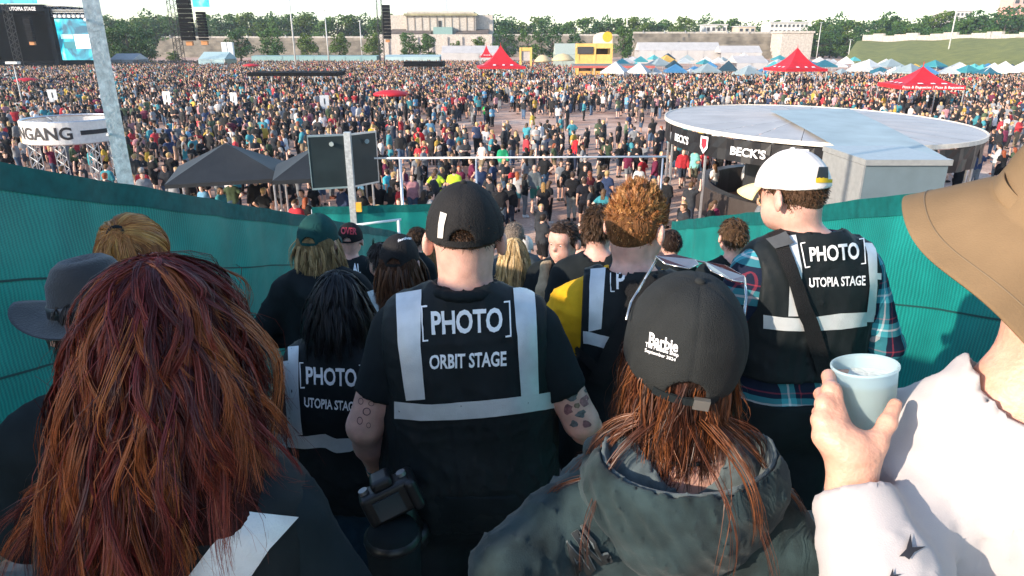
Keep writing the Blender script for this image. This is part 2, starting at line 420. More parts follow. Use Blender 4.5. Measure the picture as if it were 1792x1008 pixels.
    def hit(s, bvh, px, py, off=.003, dflt=None):
        o, d = s.cray(px, py); h = bvh.ray_cast(o, d)
        if h[0] is None:
            if dflt is None: return None
            best = None
            for k in range(12):
                n = bvh.find_nearest(o+d*dflt*(.8+.035*k))
                if best is None or n[3] < best[3]: best = n
            return best[0]+best[1]*off if best[3] < .02 else None
        n = h[1] if h[1].dot(d) < 0 else -h[1]
        return h[0]+n*off
    def strip(s, bvh, name, left, right, m, parent, nseg=14, ncross=3, off=.004, dflt=1.6):
        """a tape lying on a surface; its two edges follow pixel polylines and land on the cloth"""
        def samp(pl, t):
            L = [0]
            for a, b in zip(pl, pl[1:]): L.append(L[-1]+math.dist(a, b))
            q = t*L[-1]
            for i in range(len(pl)-1):
                if q <= L[i+1]+1e-9:
                    u = (q-L[i])/(L[i+1]-L[i]); return (pl[i][0]+(pl[i+1][0]-pl[i][0])*u, pl[i][1]+(pl[i+1][1]-pl[i][1])*u)
            return pl[-1]
        V = []; F = []
        for i in range(nseg+1):
            a, b = samp(left, i/nseg), samp(right, i/nseg)
            for j in range(ncross+1):
                t = j/ncross; V.append(s.hit(bvh, a[0]+(b[0]-a[0])*t, a[1]+(b[1]-a[1])*t, off, dflt))
        for i in range(nseg):
            for j in range(ncross):
                k = i*(ncross+1)+j; q = (k, k+1, k+ncross+2, k+ncross+1)
                if all(V[x] is not None for x in q): F.append(q)
        V = [v if v is not None else (0, 0, 1.) for v in V]; use = sorted({x for q in F for x in q}); rm = {x: i for i, x in enumerate(use)}; V = [V[x] for x in use]; F = [tuple(rm[x] for x in q) for q in F]
        if not F: return None
        return add(name, mesh_np(name, np.array(V), np.array(F), m), parent)
    def letters(s, bvh, txt, quad, m, parent, bold=.02, off=.0042, dflt=1.6, maxlen=.12, bend=0.0, spacing=1.0, name='lettering'):
        """lettering printed on cloth; quad = pixel corners (left-bottom, right-bottom, right-top, left-top)"""
        if isinstance(txt, str): V, F, _ = text_geo(txt, bold, maxlen=maxlen, spacing=spacing)
        else: V, F = txt
        q = [np.array(c, float) for c in quad]; out = []
        for v in V:
            a = q[0]+(q[1]-q[0])*v[0]; b = q[3]+(q[2]-q[3])*v[0]; p = a+(b-a)*v[1]
            p = p+np.array([0, bend*4*v[0]*(1-v[0])])
            out.append(s.hit(bvh, p[0], p[1], off, dflt))
        F = [tuple(int(x) for x in q) for q in F if all(out[x] is not None for x in q)]; use = sorted({x for q in F for x in q}); rm = {x: i for i, x in enumerate(use)}
        if not F: return None
        return add(name, mesh_np(name, np.array([out[x] for x in use]), [tuple(rm[x] for x in q) for q in F], m), parent)

def bracket_geo(right=False):
    t = .22; pts = [((0, 0), (1, .045)), ((0, .955), (1, 1)), ((0, .045), (t, .955))]
    V = []; F = []
    for (x0, y0), (x1, y1) in pts:
        n = 8
        for i in range(n+1):
            if y1-y0 > x1-x0: y = y0+(y1-y0)*i/n; V += [(x0, y, 0), (x1, y, 0)]
            else: x = x0+(x1-x0)*i/n; V += [(x, y0, 0), (x, y1, 0)]
        k = len(V)-2*(n+1)
        for i in range(n): F.append((k+2*i, k+2*i+1, k+2*i+3, k+2*i+2))
    V = np.array(V, float)
    if right: V[:, 0] = 1-V[:, 0]
    return V, np.array(F)

# ------------------------------------------------------------------ hair
M_hair = mat('hair', attr='hcol', rough=.42, var=.15, scale=30, spec=.35, transl=.12)
M_hairbase = mat('hair base', attr='hcol', rough=.75, var=.4, scale=60, bump=.8, bscale=140, spec=.2, stretch=(1, 1, .25))
def hair(fig, n=3000, locks=200, length=(.2, .3), steps=12, mask=None, lift=.4, comb=(0, -.2, -1), grav=1.0, curl=.01, cfreq=22, clump=.75, width=.0012,
         colors=((.2, .05, .02),), jit=.25, seed=1, under=None, under_col=None, part='part', coll=None, rad=(.083, .105, .102), cen=(0, .0, .03), tipcol=None, frizz=.003, name='hair', lenfn=None, flow=None, hbase=.009, basecut=(), srow=1, spread=1.0, seek=None, flare=0.0, fly=0.0):
    r = np.random.RandomState(seed)
    def roots(m):
        out = []
        while sum(map(len, out)) < m:
            v = r.normal(size=(m*3, 3)); v /= np.linalg.norm(v, axis=1)[:, None]; q = v*np.array(rad)+np.array(cen)
            q = q[mask(q)] if mask else q; out.append(q)
        return np.concatenate(out)[:m]
    Rl, Rs = roots(locks), roots(n)
    nl = (Rl-np.array(cen))/np.array(rad)**2; nl /= np.linalg.norm(nl, axis=1)[:, None]
    length_l = r.uniform(*length, locks)
    if lenfn is not None: length_l = length_l*lenfn(Rl)
    ds = length_l/(steps-1)
    cb = np.array(comb, float)
    v = nl*lift+(flow(Rl, nl) if flow else cb)*(1-lift)+r.normal(size=(locks, 3))*.12
    v /= np.linalg.norm(v, axis=1)[:, None]
    p = Rl*fig.hs @ fig.HR.T+fig.hc; v = v @ fig.HR.T
    path = [p.copy()]; ph = r.uniform(0, 6.28, (locks, 2)); am = r.uniform(.5, 1.5, locks)*curl
    HRi = fig.HR
    def push(p, m=.004):
        loc = (p-fig.hc) @ HRi/fig.hs; q = (loc-np.array(cen))/(np.array(rad)+m); d = np.linalg.norm(q, axis=-1, keepdims=True)
        loc = np.where(d < 1, (q/np.maximum(d, 1e-6))*(np.array(rad)+m)+np.array(cen), loc)
        p = loc*fig.hs @ HRi.T+fig.hc
        for pr, k in (coll or []):
            if pr[0] != 'c': continue
            a, b = pr[1], pr[2]; dd = b-a; t = np.clip((p-a) @ dd/max(dd @ dd, 1e-9), 0, 1)[..., None]; c = a+t*dd; R = pr[3]+(pr[4]-pr[3])*t+m+.012
            e = p-c; l = np.linalg.norm(e, axis=-1, keepdims=True); p = np.where(l < R, c+e/np.maximum(l, 1e-6)*R, p)
        return p
    for i in range(1, steps):
        if seek is not None:
            w_ = fig.hc+fig.HR @ (np.array(seek)*fig.hs)-p; v = w_/np.maximum(np.linalg.norm(w_, axis=1)[:, None], 1e-6)
        v = v+np.array([0, 0, -1])*grav*(ds/.02)[:, None]*.28; v /= np.linalg.norm(v, axis=1)[:, None]
        p = push(p+v*ds[:, None]); v2 = p-path[-1]; v = .5*v+.5*v2/np.maximum(np.linalg.norm(v2, axis=1)[:, None], 1e-6)
        path.append(p.copy())
    path = np.array(path)                                        # steps, locks, 3
    tt = np.linspace(0, 1, steps)
    if flare:
        fl_ = 1+flare*np.clip((fig.hc[2]-.02-path[..., 2:3])/.3, 0, 1)**1.2; path[..., :2] = fig.hc[:2]+(path[..., :2]-fig.hc[:2])*fl_
    s_arc = tt[:, None]*length_l[None]
    c0 = fig.hc.copy()
    out = path-np.array([c0[0], c0[1], 0]); out[..., 2] = 0; out /= np.maximum(np.linalg.norm(out, axis=-1, keepdims=True), 1e-6)
    sid = np.cross(out, np.array([0, 0, 1.]))
    env = np.clip(tt*2.2, 0, 1)[:, None]
    path = path+sid*(am*np.sin(s_arc*cfreq+ph[:, 0])*env)[..., None]+out*(am*.8*np.cos(s_arc*cfreq+ph[:, 1])*env)[..., None]
    own = np.zeros(n, int)
    for i in range(0, n, 2000):
        d = ((Rs[i:i+2000, None]-Rl[None])**2).sum(-1); own[i:i+2000] = d.argmin(1)
    offs = (Rs-Rl[own])*fig.hs @ HRi.T*spread
    lj = r.uniform(.82, 1.04, n)
    ti = np.clip(tt[:, None]*lj[None], 0, 1)*(steps-1); i0 = np.floor(ti).astype(int).clip(0, steps-2); fr = (ti-i0)[..., None]
    S = path[i0, own[None]]*(1-fr)+path[i0+1, own[None]]*fr
    S = S+offs[None]*(1-clump*tt[:, None, None]**.7)
    fz = r.normal(size=(n, 3))*frizz; fz[r.uniform(size=n) < fly] *= 5; f2 = r.uniform(0, 6.28, n)
    S = S+fz[None]*(tt[:, None, None]**.8)*(1+.8*np.sin(tt[:, None]*9+f2)[..., None])
    S = push(S.reshape(-1, 3), .002).reshape(S.shape)
    T = np.gradient(S, axis=0); T /= np.maximum(np.linalg.norm(T, axis=-1, keepdims=True), 1e-6)
    O = S-np.array([c0[0], c0[1], 0]); O[..., 2] *= .0; O += (S-fig.hc)*.6; O /= np.maximum(np.linalg.norm(O, axis=-1, keepdims=True), 1e-6)
    O = O+r.normal(size=(1, n, 3))*.45
    B = np.cross(T, O); B /= np.maximum(np.linalg.norm(B, axis=-1, keepdims=True), 1e-6)
    wd = (width*(1-.75*tt**2.5))[:, None, None]*r.uniform(.7, 1.3, n)[None, :, None]
    V = np.stack([S-B*wd, S+B*wd], 2)                            # steps, n, 2, 3
    V = V.transpose(1, 0, 2, 3).reshape(-1, 3)
    base = (np.arange(n)*steps*2)[:, None]+(np.arange(steps-1)*2)[None]
    F = np.stack([base, base+1, base+3, base+2], -1).reshape(-1, 4)
    pal = np.array(colors); lc = pal[r.randint(len(pal), size=locks)]
    sc = lc[own]*(1+r.uniform(-jit, jit, (n, 1)))
    C = np.repeat(sc[:, None], steps, 1)
    if tipcol is not None:
        w = (tt**1.5)[None, :, None]; C = C*(1-w)+np.array(tipcol)*w*(1+r.uniform(-jit, jit, (n, 1, 1)))
    C = np.repeat(C[:, :, None], 2, 2).reshape(-1, 3)
    nb = 0; mats = [M_hair]; midx = np.zeros(len(F), np.int32)
    if under is not None:
        Vu, Fu = fig.solid(under, hbase, cuts=basecut)
        F = np.concatenate([F, Fu+len(V)]); V = np.concatenate([V, Vu]); midx = np.concatenate([midx, np.ones(len(Fu), np.int32)]); mats.append(M_hairbase)
        uc = np.array(under_col if under_col is not None else pal.mean(0)*.45); C = np.concatenate([C, np.tile(uc, (len(Vu), 1))])
    me = mesh_np(name, V, F, mats, midx)
    ca = me.attributes.new('hcol', 'FLOAT_COLOR', 'POINT'); ca.data.foreach_set('color', np.concatenate([C, np.ones((len(C), 1))], 1).astype(np.float32).ravel())
    return add(name, me, fig.root)
def scalp(fig, grow=0.0, low=-.02):
    T = lambda q: fig.hc+fig.HR @ (np.array(q)*fig.hs)
    return [(caps(T((0, -.022, .03)), T((0, .025, .042)), .0815*fig.hs+grow, .077*fig.hs+grow), .02), (caps(T((0, -.035, .01)), T((0, -.04, low)), .066*fig.hs+grow, .055*fig.hs+grow), .03)]
def facecut(f, fy=.05, fz=.078):
    R, hc = f.HR, f.hc
    def c(X, Y, Z):
        x, y, z = X-hc[0], Y-hc[1], Z-hc[2]; ly = R[0, 1]*x+R[1, 1]*y+R[2, 1]*z; lz = R[0, 2]*x+R[1, 2]*y+R[2, 2]*z
        return np.minimum(ly-fy, fz-lz)
    return c
def hl_mask(front=.055, zlow=-.045, side=-.02):
    """scalp area: not the face, not below the nape, not below the ears"""
    def f(q):
        x, y, z = q[:, 0], q[:, 1], q[:, 2]
        return ~((y > front-.0) & (z < .085)) & ~((y > .0) & (z < .02)) & (z > np.where(y < -.03, zlow, side))
    return f

# ------------------------------------------------------------------ caps
def cap(fig, m, m_brim=None, rim=.028, tilt=.0, opening=True, strap=None, buckle=None, button=True, rad=(.0945, .116, .112), cen=(0, -.002, .026), parent=None, h=.0042, brim=True, seed=3, brim_len=.075, brim_w=.085, brim_droop=.02, slope=.12, front_mat=None, backward=False):
    R = fig.HR @ rotx(tilt)
    if backward: R = R @ rotz(math.pi)
    loc = lambda V: fig.hc+(V*fig.hs) @ R.T
    fd = Field((-.13, -.15, -.06), (.13, .15, .17), h)
    r = np.array(rad); c = np.array(cen); wf = wob(seed, 38, 4)
    fd.add(ell(c, r), 0)
    def seam(X, Y, Z):
        an = np.arctan2(X, Y-c[1]); g = np.abs(((an/(math.pi/3)) % 1.0)-.5)*2; up = np.clip((Z-c[2]-.0)/.1, 0, 1)
        rr = np.sqrt(X**2+(Y-c[1])**2); dist = (1-g)*rr*.52
        return (.0016*np.exp(-(dist/.0028)**2)*(rr > .006) if h < .0045 else 0)+.0013*wf(X, Y, Z)
    fd.disp(seam)
    fd.add(ell(c, r-.0095), 0, sub=True)
    fd.cut(lambda X, Y, Z: (rim+slope*Y*1.0-Z)*.97+0*X)
    if opening: fd.add(caps((0, -.16, rim-slope*.1+.012), (0, -.07, rim-slope*.1+.012), .030), .004, sub=True)
    V, F = fd.mesh(); V = loc(V)
    o = fig.part('cap', (V, F), m, parent)
    if button:
        mb = MB(); mb.lathe([(.0085, -.003), (.0085, .002), (.006, .0048), (.0001, .006)], 14, (c[0], c[1], c[2]+r[2]-.001)); mb.v = [tuple(q) for q in loc(np.array(mb.v))]; mb.build('button', m, o, True)
    if brim:
        mb = MB(); nu, nv = 18, 8
        for sd in (0, 1):
            k = len(mb.v)
            for i in range(nu+1):
                a = math.radians(-62+124*i/nu)
                bx, by = math.sin(a)*(r[0]-.002), math.cos(a)*(r[1]-.003)+c[1]
                for j in range(nv+1):
                    t = j/nv; ext = brim_len*math.cos(a*1.15)**.8*t if abs(a) < 1.36 else 0
                    x = bx*(1+(.05)*t); y = by+ext; z = rim+slope*by+.004-brim_droop*t*t-((x/.09)**2)*.022*t-sd*.0035
                    mb.v.append((x, y, z))
            for i in range(nu):
                for j in range(nv):
                    q = (k+i*(nv+1)+j, k+i*(nv+1)+j+1, k+(i+1)*(nv+1)+j+1, k+(i+1)*(nv+1)+j); mb.f.append(q if sd else q[::-1]); mb.m.append(0)
        n1 = (nu+1)*(nv+1)
        for i in range(nu):
            a, b = i*(nv+1)+nv, (i+1)*(nv+1)+nv; mb.f.append((a, b, n1+b, n1+a)); mb.m.append(0)
        mb.v = [tuple(q) for q in loc(np.array(mb.v))]; mb.build('brim', m_brim or m, o, True)
    if strap is not None and opening:
        mb = MB(); pts = []
        for i in range(13):
            a = math.radians(-30+60*i/12); pts.append((math.sin(a)*(r[0]+.001), -math.cos(a)*(r[1]+.001)+c[1], rim+slope*(-math.cos(a)*r[1])+.008))
        for p, q in zip(pts, pts[1:]):
            mb.quad((p[0], p[1], p[2]-.007), (q[0], q[1], q[2]-.007), (q[0], q[1], q[2]+.007), (p[0], p[1], p[2]+.007))
            mb.quad((p[0]*.97, p[1]*.97, p[2]+.007), (q[0]*.97, q[1]*.97, q[2]+.007), (q[0]*.97, q[1]*.97, q[2]-.007), (p[0]*.97, p[1]*.97, p[2]-.007))
        mb.v = [tuple(q) for q in loc(np.array(mb.v))]; so_ = mb.build('strap', strap, o, True)
        if buckle is not None:
            mb = MB(); mb.box((.012, -r[1]-.004, rim-slope*.112-.002), (.036, -r[1]+.004, rim-slope*.112+.017)); mb.v = [tuple(q) for q in loc(np.array(mb.v))]; mb.build('buckle', buckle, o)
    return o, (V, F)

# ------------------------------------------------------------------ garments
def shirt(fig, m, sleeve=.7, hem=.86, h=.011, off=.014, wr=.006, seed=1, name='shirt', neckr=.074, long=False, necky=-.02, neckz=1.50, fat=0.0, wfreq=16, extra=(), aniso=(1, 1, .6), parent=None, cuff=1.0, cutr=.135):
    tg = ['torso', 'armU_L', 'armU_R'] + (['armF_L', 'armF_R'] if long else [])
    pr = fig.tags(*tg)+list(extra); cuts = [lambda X, Y, Z: hem-Z+0*X+0*Y]
    for sd in 'LR':
        (E, Wr) = fig.A[sd]; E = np.array(E, float); Wr = np.array(Wr, float); S = fig.p['armU_'+sd][0][0][1]
        a, b = (E, Wr) if long else (S, E); d = b-a; L = np.linalg.norm(d); d = d/L; c0 = a+d*L*(cuff if long else sleeve)
        rr = .10
        def cutf(X, Y, Z, c0=c0, d=d):
            pl = (X-c0[0])*d[0]+(Y-c0[1])*d[1]+(Z-c0[2])*d[2]
            ra = np.sqrt((X-c0[0])**2+(Y-c0[1])**2+(Z-c0[2])**2)
            return np.minimum(pl, cutr-ra)
        cuts.append(cutf)
    subs = [(caps((0, necky, neckz), (0, necky+.02, neckz+.2), neckr, neckr+.01), .012)]
    VF = fig.solid(pr, h, off, cuts, wr, wfreq, seed, subs=subs, aniso=aniso)
    o = fig.part(name, VF, m, parent); return o, VF
def trousers(fig, m, leg=1.0, h=.013, off=.016, wr=.006, seed=2, name='trousers', waist=1.0, skirt=False):
    pr = [q for q in fig.p['torso'] if q[0][1][2] < 1.1]+fig.tags('thigh_L', 'thigh_R', 'calf_L', 'calf_R')
    if skirt: pr.append((caps((0, -.01, .86), (0, -.0, .6), .15, .19), .06))
    cuts = [lambda X, Y, Z: Z-waist+0*X+0*Y]
    zlow = .09+(1-leg)*.81 if leg < 1 else .09
    cuts.append(lambda X, Y, Z: zlow-Z+0*X+0*Y)
    VF = fig.solid(pr, h, off, cuts, wr, 18, seed, clipz=(zlow-.05, waist+.05)); return fig.part(name, VF, m), VF
def shoes(fig, m, h=.013):
    pr = fig.tags('foot_L', 'foot_R'); VF = fig.solid(pr, h, .008, [lambda X, Y, Z: Z-.105+0*X+0*Y]); return fig.part('shoes', VF, m)
# ================================================================== SETTING
rnd = random.Random(11)
def rect(px0, py0, px1, py1, y):
    m = (py0+py1)/2; return W(px0, m, y).x, W(px1, m, y).x, W(px0, max(py0, py1), y).z, W(px0, min(py0, py1), y).z
def ground_material():
    m = bpy.data.materials.new('trodden reddish gravel'); m.use_nodes = True; nt = m.node_tree; N = nt.nodes.new; L = nt.links.new
    b = nt.nodes['Principled BSDF']; tc = N('ShaderNodeTexCoord')
    n1 = N('ShaderNodeTexNoise'); n1.inputs['Scale'].default_value = .16; n1.inputs['Detail'].default_value = 6
    n2 = N('ShaderNodeTexNoise'); n2.inputs['Scale'].default_value = 9; n2.inputs['Detail'].default_value = 6
    n3 = N('ShaderNodeTexNoise'); n3.inputs['Scale'].default_value = 1.1; n3.inputs['Detail'].default_value = 5
    for n in (n1, n2, n3): L(tc.outputs['Object'], n.inputs['Vector'])
    r = N('ShaderNodeValToRGB'); r.color_ramp.elements[0].position = .36; r.color_ramp.elements[0].color = (.30, .155, .105, 1)
    r.color_ramp.elements[1].position = .62; r.color_ramp.elements[1].color = (.64, .44, .33, 1); L(n1.outputs['Fac'], r.inputs[0])
    mx = N('ShaderNodeMix'); mx.data_type = 'RGBA'; mx.blend_type = 'OVERLAY'; mx.inputs['Factor'].default_value = .7
    L(r.outputs[0], mx.inputs['A']); L(n2.outputs['Fac'], mx.inputs['B'])
    m2 = N('ShaderNodeMix'); m2.data_type = 'RGBA'; m2.blend_type = 'OVERLAY'; m2.inputs['Factor'].default_value = .55
    L(mx.outputs['Result'], m2.inputs['A']); L(n3.outputs['Fac'], m2.inputs['B'])
    L(m2.outputs['Result'], b.inputs['Base Color']); b.inputs['Roughness'].default_value = .9
    bp = N('ShaderNodeBump'); bp.inputs['Strength'].default_value = .4; bp.inputs['Distance'].default_value = .03; L(n2.outputs['Fac'], bp.inputs['Height']); L(bp.outputs[0], b.inputs['Normal'])
    return m
mb = MB(); mb.quad((-1800, -400, 0), (1800, -400, 0), (1800, 2600, 0), (-1800, 2600, 0))
structure(mb.build('ground', ground_material()))
M_stone = mat('weathered limestone', (.46, .42, .37), .85, var=.25, scale=1.5, bump=.3, bscale=14)
M_step = mat('worn stone steps', (.20, .165, .14), .9, var=.35, scale=3, bump=.4, bscale=25)
steps = structure(empty('stone_steps', (0, 0, 0)))
me = None
for k in range(0, 34):
    z = EYE-1.7+.45-RISE*k; y = Y0R+RUN*k
    if z <= 0.01: break
    if me is None:
        q = MB(); q.box((-13, 0, -.6), (13, RUN+.03, 0)); me = q.mesh('step', M_step)
    add('step', me, steps, (0, y, z))

# grassy bank with its wall, at the right edge of the field
def bank():
    V = []; F = []; nx, ny = 40, 10
    a0, a1 = W(1475, 104, 235), W(1830, 108, 160); b0, b1 = W(1500, 72, 300), W(1850, 66, 215)
    for i in range(nx+1):
        for j in range(ny+1):
            t, s = i/nx, j/ny; p = a0.lerp(a1, t).lerp(b0.lerp(b1, t), s)
            base = -0.3+(max(b0.z, 6)+(b1.z-b0.z)*t+.3)*s**.9; p.z = base+.25*math.sin(7*t+3*s)+.2*math.sin(23*t); V.append(p)
    for i in range(nx):
        for j in range(ny): k = i*(ny+1)+j; F.append((k, k+1, k+ny+2, k+ny+1))
    return structure(add('grassy_bank', mesh_np('grassy_bank', np.array(V), np.array(F), mat('dry grass', (.12, .135, .035), .95, var=.35, scale=.35, col2=(.20, .21, .05), bump=.6, bscale=3))))
bank()

# ================================================================== BUILDINGS
def tribune():
    y = 330.0; x0, x1, zb, zt = rect(664, 104, 861, 24, y)
    t = empty('stone_tribune', ((x0+x1)/2, y, 0)); tag(t, 'pale stone grandstand building with pillared front behind the far trees', 'building')
    cx = (x0+x1)/2; w = (x1-x0)/2
    def part(n, lo, hi, m=M_stone):
        q = MB(); q.box(lo, hi, 0); o = q.build(n, m, t); return o
    dk = mat('dark weathered stone', (.13, .10, .08), .9, var=.4, scale=.6)
    zU = W(0, 50, y).z
    part('lower_block', (-w, 0, 0), (w, 24, W(0, 60, y).z))
    part('upper_block', (-w, 14, 0), (w, 30, zt))
    c0, c1 = W(703, 0, y).x-cx, W(830, 0, y).x-cx
    body = part('centre_block', (c0, 10, 0), (c1, 29, W(0, 26, y).z))
    part('cornice', (c0-.8, 8.6, W(0, 26, y).z), (c1+.8, 30, W(0, 22, y).z), mat('lichen stone', (.27, .25, .15), .9, var=.4, scale=.4))
    part('parapet', (c0+.6, 9.6, W(0, 22, y).z), (c1-.6, 29, W(0, 18, y).z))
    for i in range(10):
        x = c0+.3+(c1-c0-1.3)*i/9; part('pillar', (x, 9.75, W(0, 50, y).z-4), (x+.4, 10, W(0, 26, y).z), mat('mid-tone stone', (.26, .22, .18), .9, var=.3))  # pillars in a darker stone tone than the walls
    part('door', (W(762, 0, y).x-cx, 9.7, W(0, 49, y).z), (W(767, 0, y).x-cx, 10.2, W(0, 35, y).z), mat('dark doorway', (.02, .02, .02)))
    part('rostrum', (W(755, 0, y).x-cx, 3, 0), (W(789, 0, y).x-cx, 12, W(0, 47, y).z), mat('green copper roof', (.20, .32, .30), .7, var=.2))
    for (a, b) in ((-w*.93, W(750, 0, y).x-cx), (W(795, 0, y).x-cx, w*.93)):
        q = MB(); z0 = W(0, 59, y).z; z1 = W(0, 50, y).z
        q.poly([(a, 1, z0), (b, 1, z0), (b, 13.9, z1), (a+(2 if a < 0 else 0), 13.9, z1)]); q.poly([(a, 1, z0), (a+(2 if a < 0 else 0), 13.9, z1), (a+2, 13.9, z0)]); q.poly([(b, 1, z0), (b, 13.9, z0), (b, 13.9, z1)])
        q.build('tier_slope', dk, t)
    q = MB(); q.tube((W(776, 0, y).x-cx, 15, W(0, 18, y).z), (W(776, 0, y).x-cx, 15, W(0, -14, y).z), .5, .3, 6); q.build('flagpole', M_steel, t)
    for i in range(8):
        part('pier', (-w+2+i*(2*w-4)/7, -.7, 0), (-w+4+i*(2*w-4)/7, -.003, W(0, 64, y).z))
tribune()
def terrace(px0, px1, pyt, pyb, y, label, n=7, low=0):
    x0, x1, _, zt = rect(px0, pyb, px1, pyt, y); t = empty('stone_terrace', ((x0+x1)/2, y, 0)); tag(t, label, 'grandstand')
    w = (x1-x0)/2; m = mat('overgrown stone terrace', (.20, .175, .14), .92, var=.5, scale=.25, bump=.5, bscale=2)
    q = MB()
    for k in range(n):
        q = MB(); z = zt*(k+1)/n; q.box((-w, k*1.6, 0), (w, k*1.6+1.65, z), 0); q.build('tier', m, t)
    q = MB(); q.box((-w, n*1.6+.06, 0), (w, n*1.6+1, zt+.7)); q.build('back_wall', M_stone, t)
    for k in range(int(2*w/9)):
        q = MB(); x = -w+4+k*9; q.box((x, n*1.6-.5, zt), (x+.25, n*1.6-.3, zt+1.3)); q.build('rail_post', M_steel, t)
terrace(1115, 1402, 58, 96, 300, 'weathered stone terrace running behind the camp tents')
terrace(862, 1100, 62, 96, 335, 'stone terrace behind the round tree clump')
terrace(265, 660, 66, 98, 330, 'long stone terrace behind the small round trees')
def end_block():
    a = W(1400, 58, 292); t = empty('stone_end_block', (a.x, 292, 0)); tag(t, 'pale stone block ending the terrace above the red tent', 'building')
    q = MB(); q.box((-7, 0, 0), (5.5, 12, a.z)); q.build('wall', M_stone, t); q = MB(); q.box((-7.4, -.4, a.z), (5.9, 12.4, a.z+.8)); q.build('coping', M_stone, t)
end_block()
def bank_wall():
    p0, p1 = W(1512, 62, 305), W(1850, 58, 218); t = empty('retaining_wall', p0.lerp(p1, .5)); t.location.z = 0; tag(t, 'pale low wall along the top of the grassy bank', 'wall')
    d = p1-p0; n = 14
    for i in range(n):
        a = p0.lerp(p1, i/n); b = p0.lerp(p1, (i+.985)/n); q = MB(); zt = 9.4+.5*math.sin(i*2.1)
        n_ = Vector((d.y, -d.x, 0)).normalized()*.5
        L0 = t.location
        for lo, hi in ((4.0, zt),):
            A = [a-n_, b-n_, b+n_, a+n_]; k = len(q.v); q.v += [(v.x-L0.x, v.y-L0.y, lo) for v in A]+[(v.x-L0.x, v.y-L0.y, hi) for v in A]
            for f in ((0, 3, 2, 1), (4, 5, 6, 7), (0, 1, 5, 4), (1, 2, 6, 5), (2, 3, 7, 6), (3, 0, 4, 7)): q.f.append(tuple(k+j for j in f)); q.m.append(0)
        q.build('wall_section', M_stone, t)
bank_wall()
def office(px0, px1, pyt, pyb, y, label, nw, nf, wall=(.62, .61, .57)):
    x0, x1, zb, zt = rect(px0, pyb, px1, pyt, y); t = empty('office_building', ((x0+x1)/2, y, 0)); tag(t, label, 'building'); w = (x1-x0)/2
    q = MB(); q.box((-w, 0, 0), (w, 12, zt)); q.build('wall', mat('render %s' % label[:9], wall, .8, var=.1, scale=.5), t)
    q = MB(); q.box((-w-.4, -.4, zt), (w+.4, 12.4, zt+.5)); q.build('roof', mat('flat roof', (.5, .5, .5)), t)
    for f in range(nf):
        for i in range(nw):
            x = -w+2*w*(i+.18)/nw; z = zb+(zt-zb)*(f+.25)/nf; q = MB(); q.box((x, -.12, z), (x+2*w/nw*.62, .1, z+(zt-zb)/nf*.5)); o = q.build('window', mat('window frame', (.5, .5, .5)), t)
            q = MB(); q.box((x+.15, -.18, z+.1), (x+2*w/nw*.62-.15, -.125, z+(zt-zb)/nf*.5-.1)); q.build('pane', mat('dark pane', (.05, .06, .07), .1), o)
office(1347, 1414, 40, 60, 345, 'white two storey building above the stone terrace', 9, 2)
office(1235, 1272, 44, 58, 380, 'low white building among the trees behind the terrace', 4, 1)
office(1292, 1322, 47, 58, 372, 'small cream building left of the white two storey building', 3, 1, (.6, .5, .38))
office(1652, 1700, 20, 40, 430, 'pale grey office block rising above the wood', 7, 2)
office(1772, 1840, -4, 24, 420, 'pinkish tall block at the right picture edge above the wood', 5, 2, (.72, .38, .32))

# ================================================================== TREES
M_leafs = [mat('leaf green %d' % i, c, .6, var=.35, scale=.5, col2=c2, transl=.25, spec=.3) for i, (c, c2) in enumerate((((.032, .088, .018), (.090, .175, .030)), ((.024, .075, .024), (.064, .145, .034)), ((.055, .11, .016), (.135, .20, .030))))]
M_bark = mat('bark', (.10, .08, .06), .9, var=.3)
def tree_meshes(seed, kind, spread=1.0, low=.18, n=26, per=80):
    r = np.random.RandomState(seed); H = 1.0
    q = MB(); q.tube((0, 0, 0), (0.01, 0, .3), .028, .02, 7); q.tube((.01, 0, .3), (0, .01, .75), .02, .006, 6)
    for i in range(6):
        a = r.uniform(0, 6.28); z = r.uniform(.22, .5); q.tube((0, 0, z), (math.cos(a)*.25*spread, math.sin(a)*.25*spread, z+.22), .011, .003, 5)
    tm = q.mesh('trunk', M_bark, True)
    V = []; F = []
    for i in range(n):
        a = r.uniform(0, 6.28); zz = r.uniform(low+.1, .9); env = math.sin(math.pi*min(1, max(.12, (zz-low+.12)/(1.12-low))))**.6
        rr = .30*spread*env*math.sqrt(r.uniform(.05, 1)); c = np.array([math.cos(a)*rr, math.sin(a)*rr, zz]); R = r.uniform(.09, .17)
        d = r.normal(size=(per, 3)); d /= np.linalg.norm(d, axis=1)[:, None]; d[:, 2] *= .8; rad = R*r.uniform(.45, 1.08, per)**.6
        pts = c+d*rad[:, None]; sz = r.uniform(.012, .026, per)
        nn = d+r.normal(size=(per, 3))*.7; nn /= np.linalg.norm(nn, axis=1)[:, None]; u = np.cross(nn, r.normal(size=(per, 3))); u /= np.linalg.norm(u, axis=1)[:, None]; v = np.cross(nn, u)
        k = len(V)*4
        V.append(np.stack([pts-u*sz[:, None]-v*sz[:, None]*.6, pts+u*sz[:, None]-v*sz[:, None]*.8, pts+u*sz[:, None]*.8+v*sz[:, None], pts-u*sz[:, None]*.7+v*sz[:, None]*.8], 1).reshape(-1, 3))
    V = np.concatenate(V); F = np.arange(len(V)).reshape(-1, 4)
    cm = mesh_np('crown', V, F, M_leafs[kind], smooth=False)
    return tm, cm
TREES = [tree_meshes(20+i, i % 3, sp, lo) for i, (sp, lo) in enumerate(((1.0, .05), (1.25, .0), (.85, .06), (1.4, -.02), (1.1, .0), (1.55, -.02), (.8, .02)))]
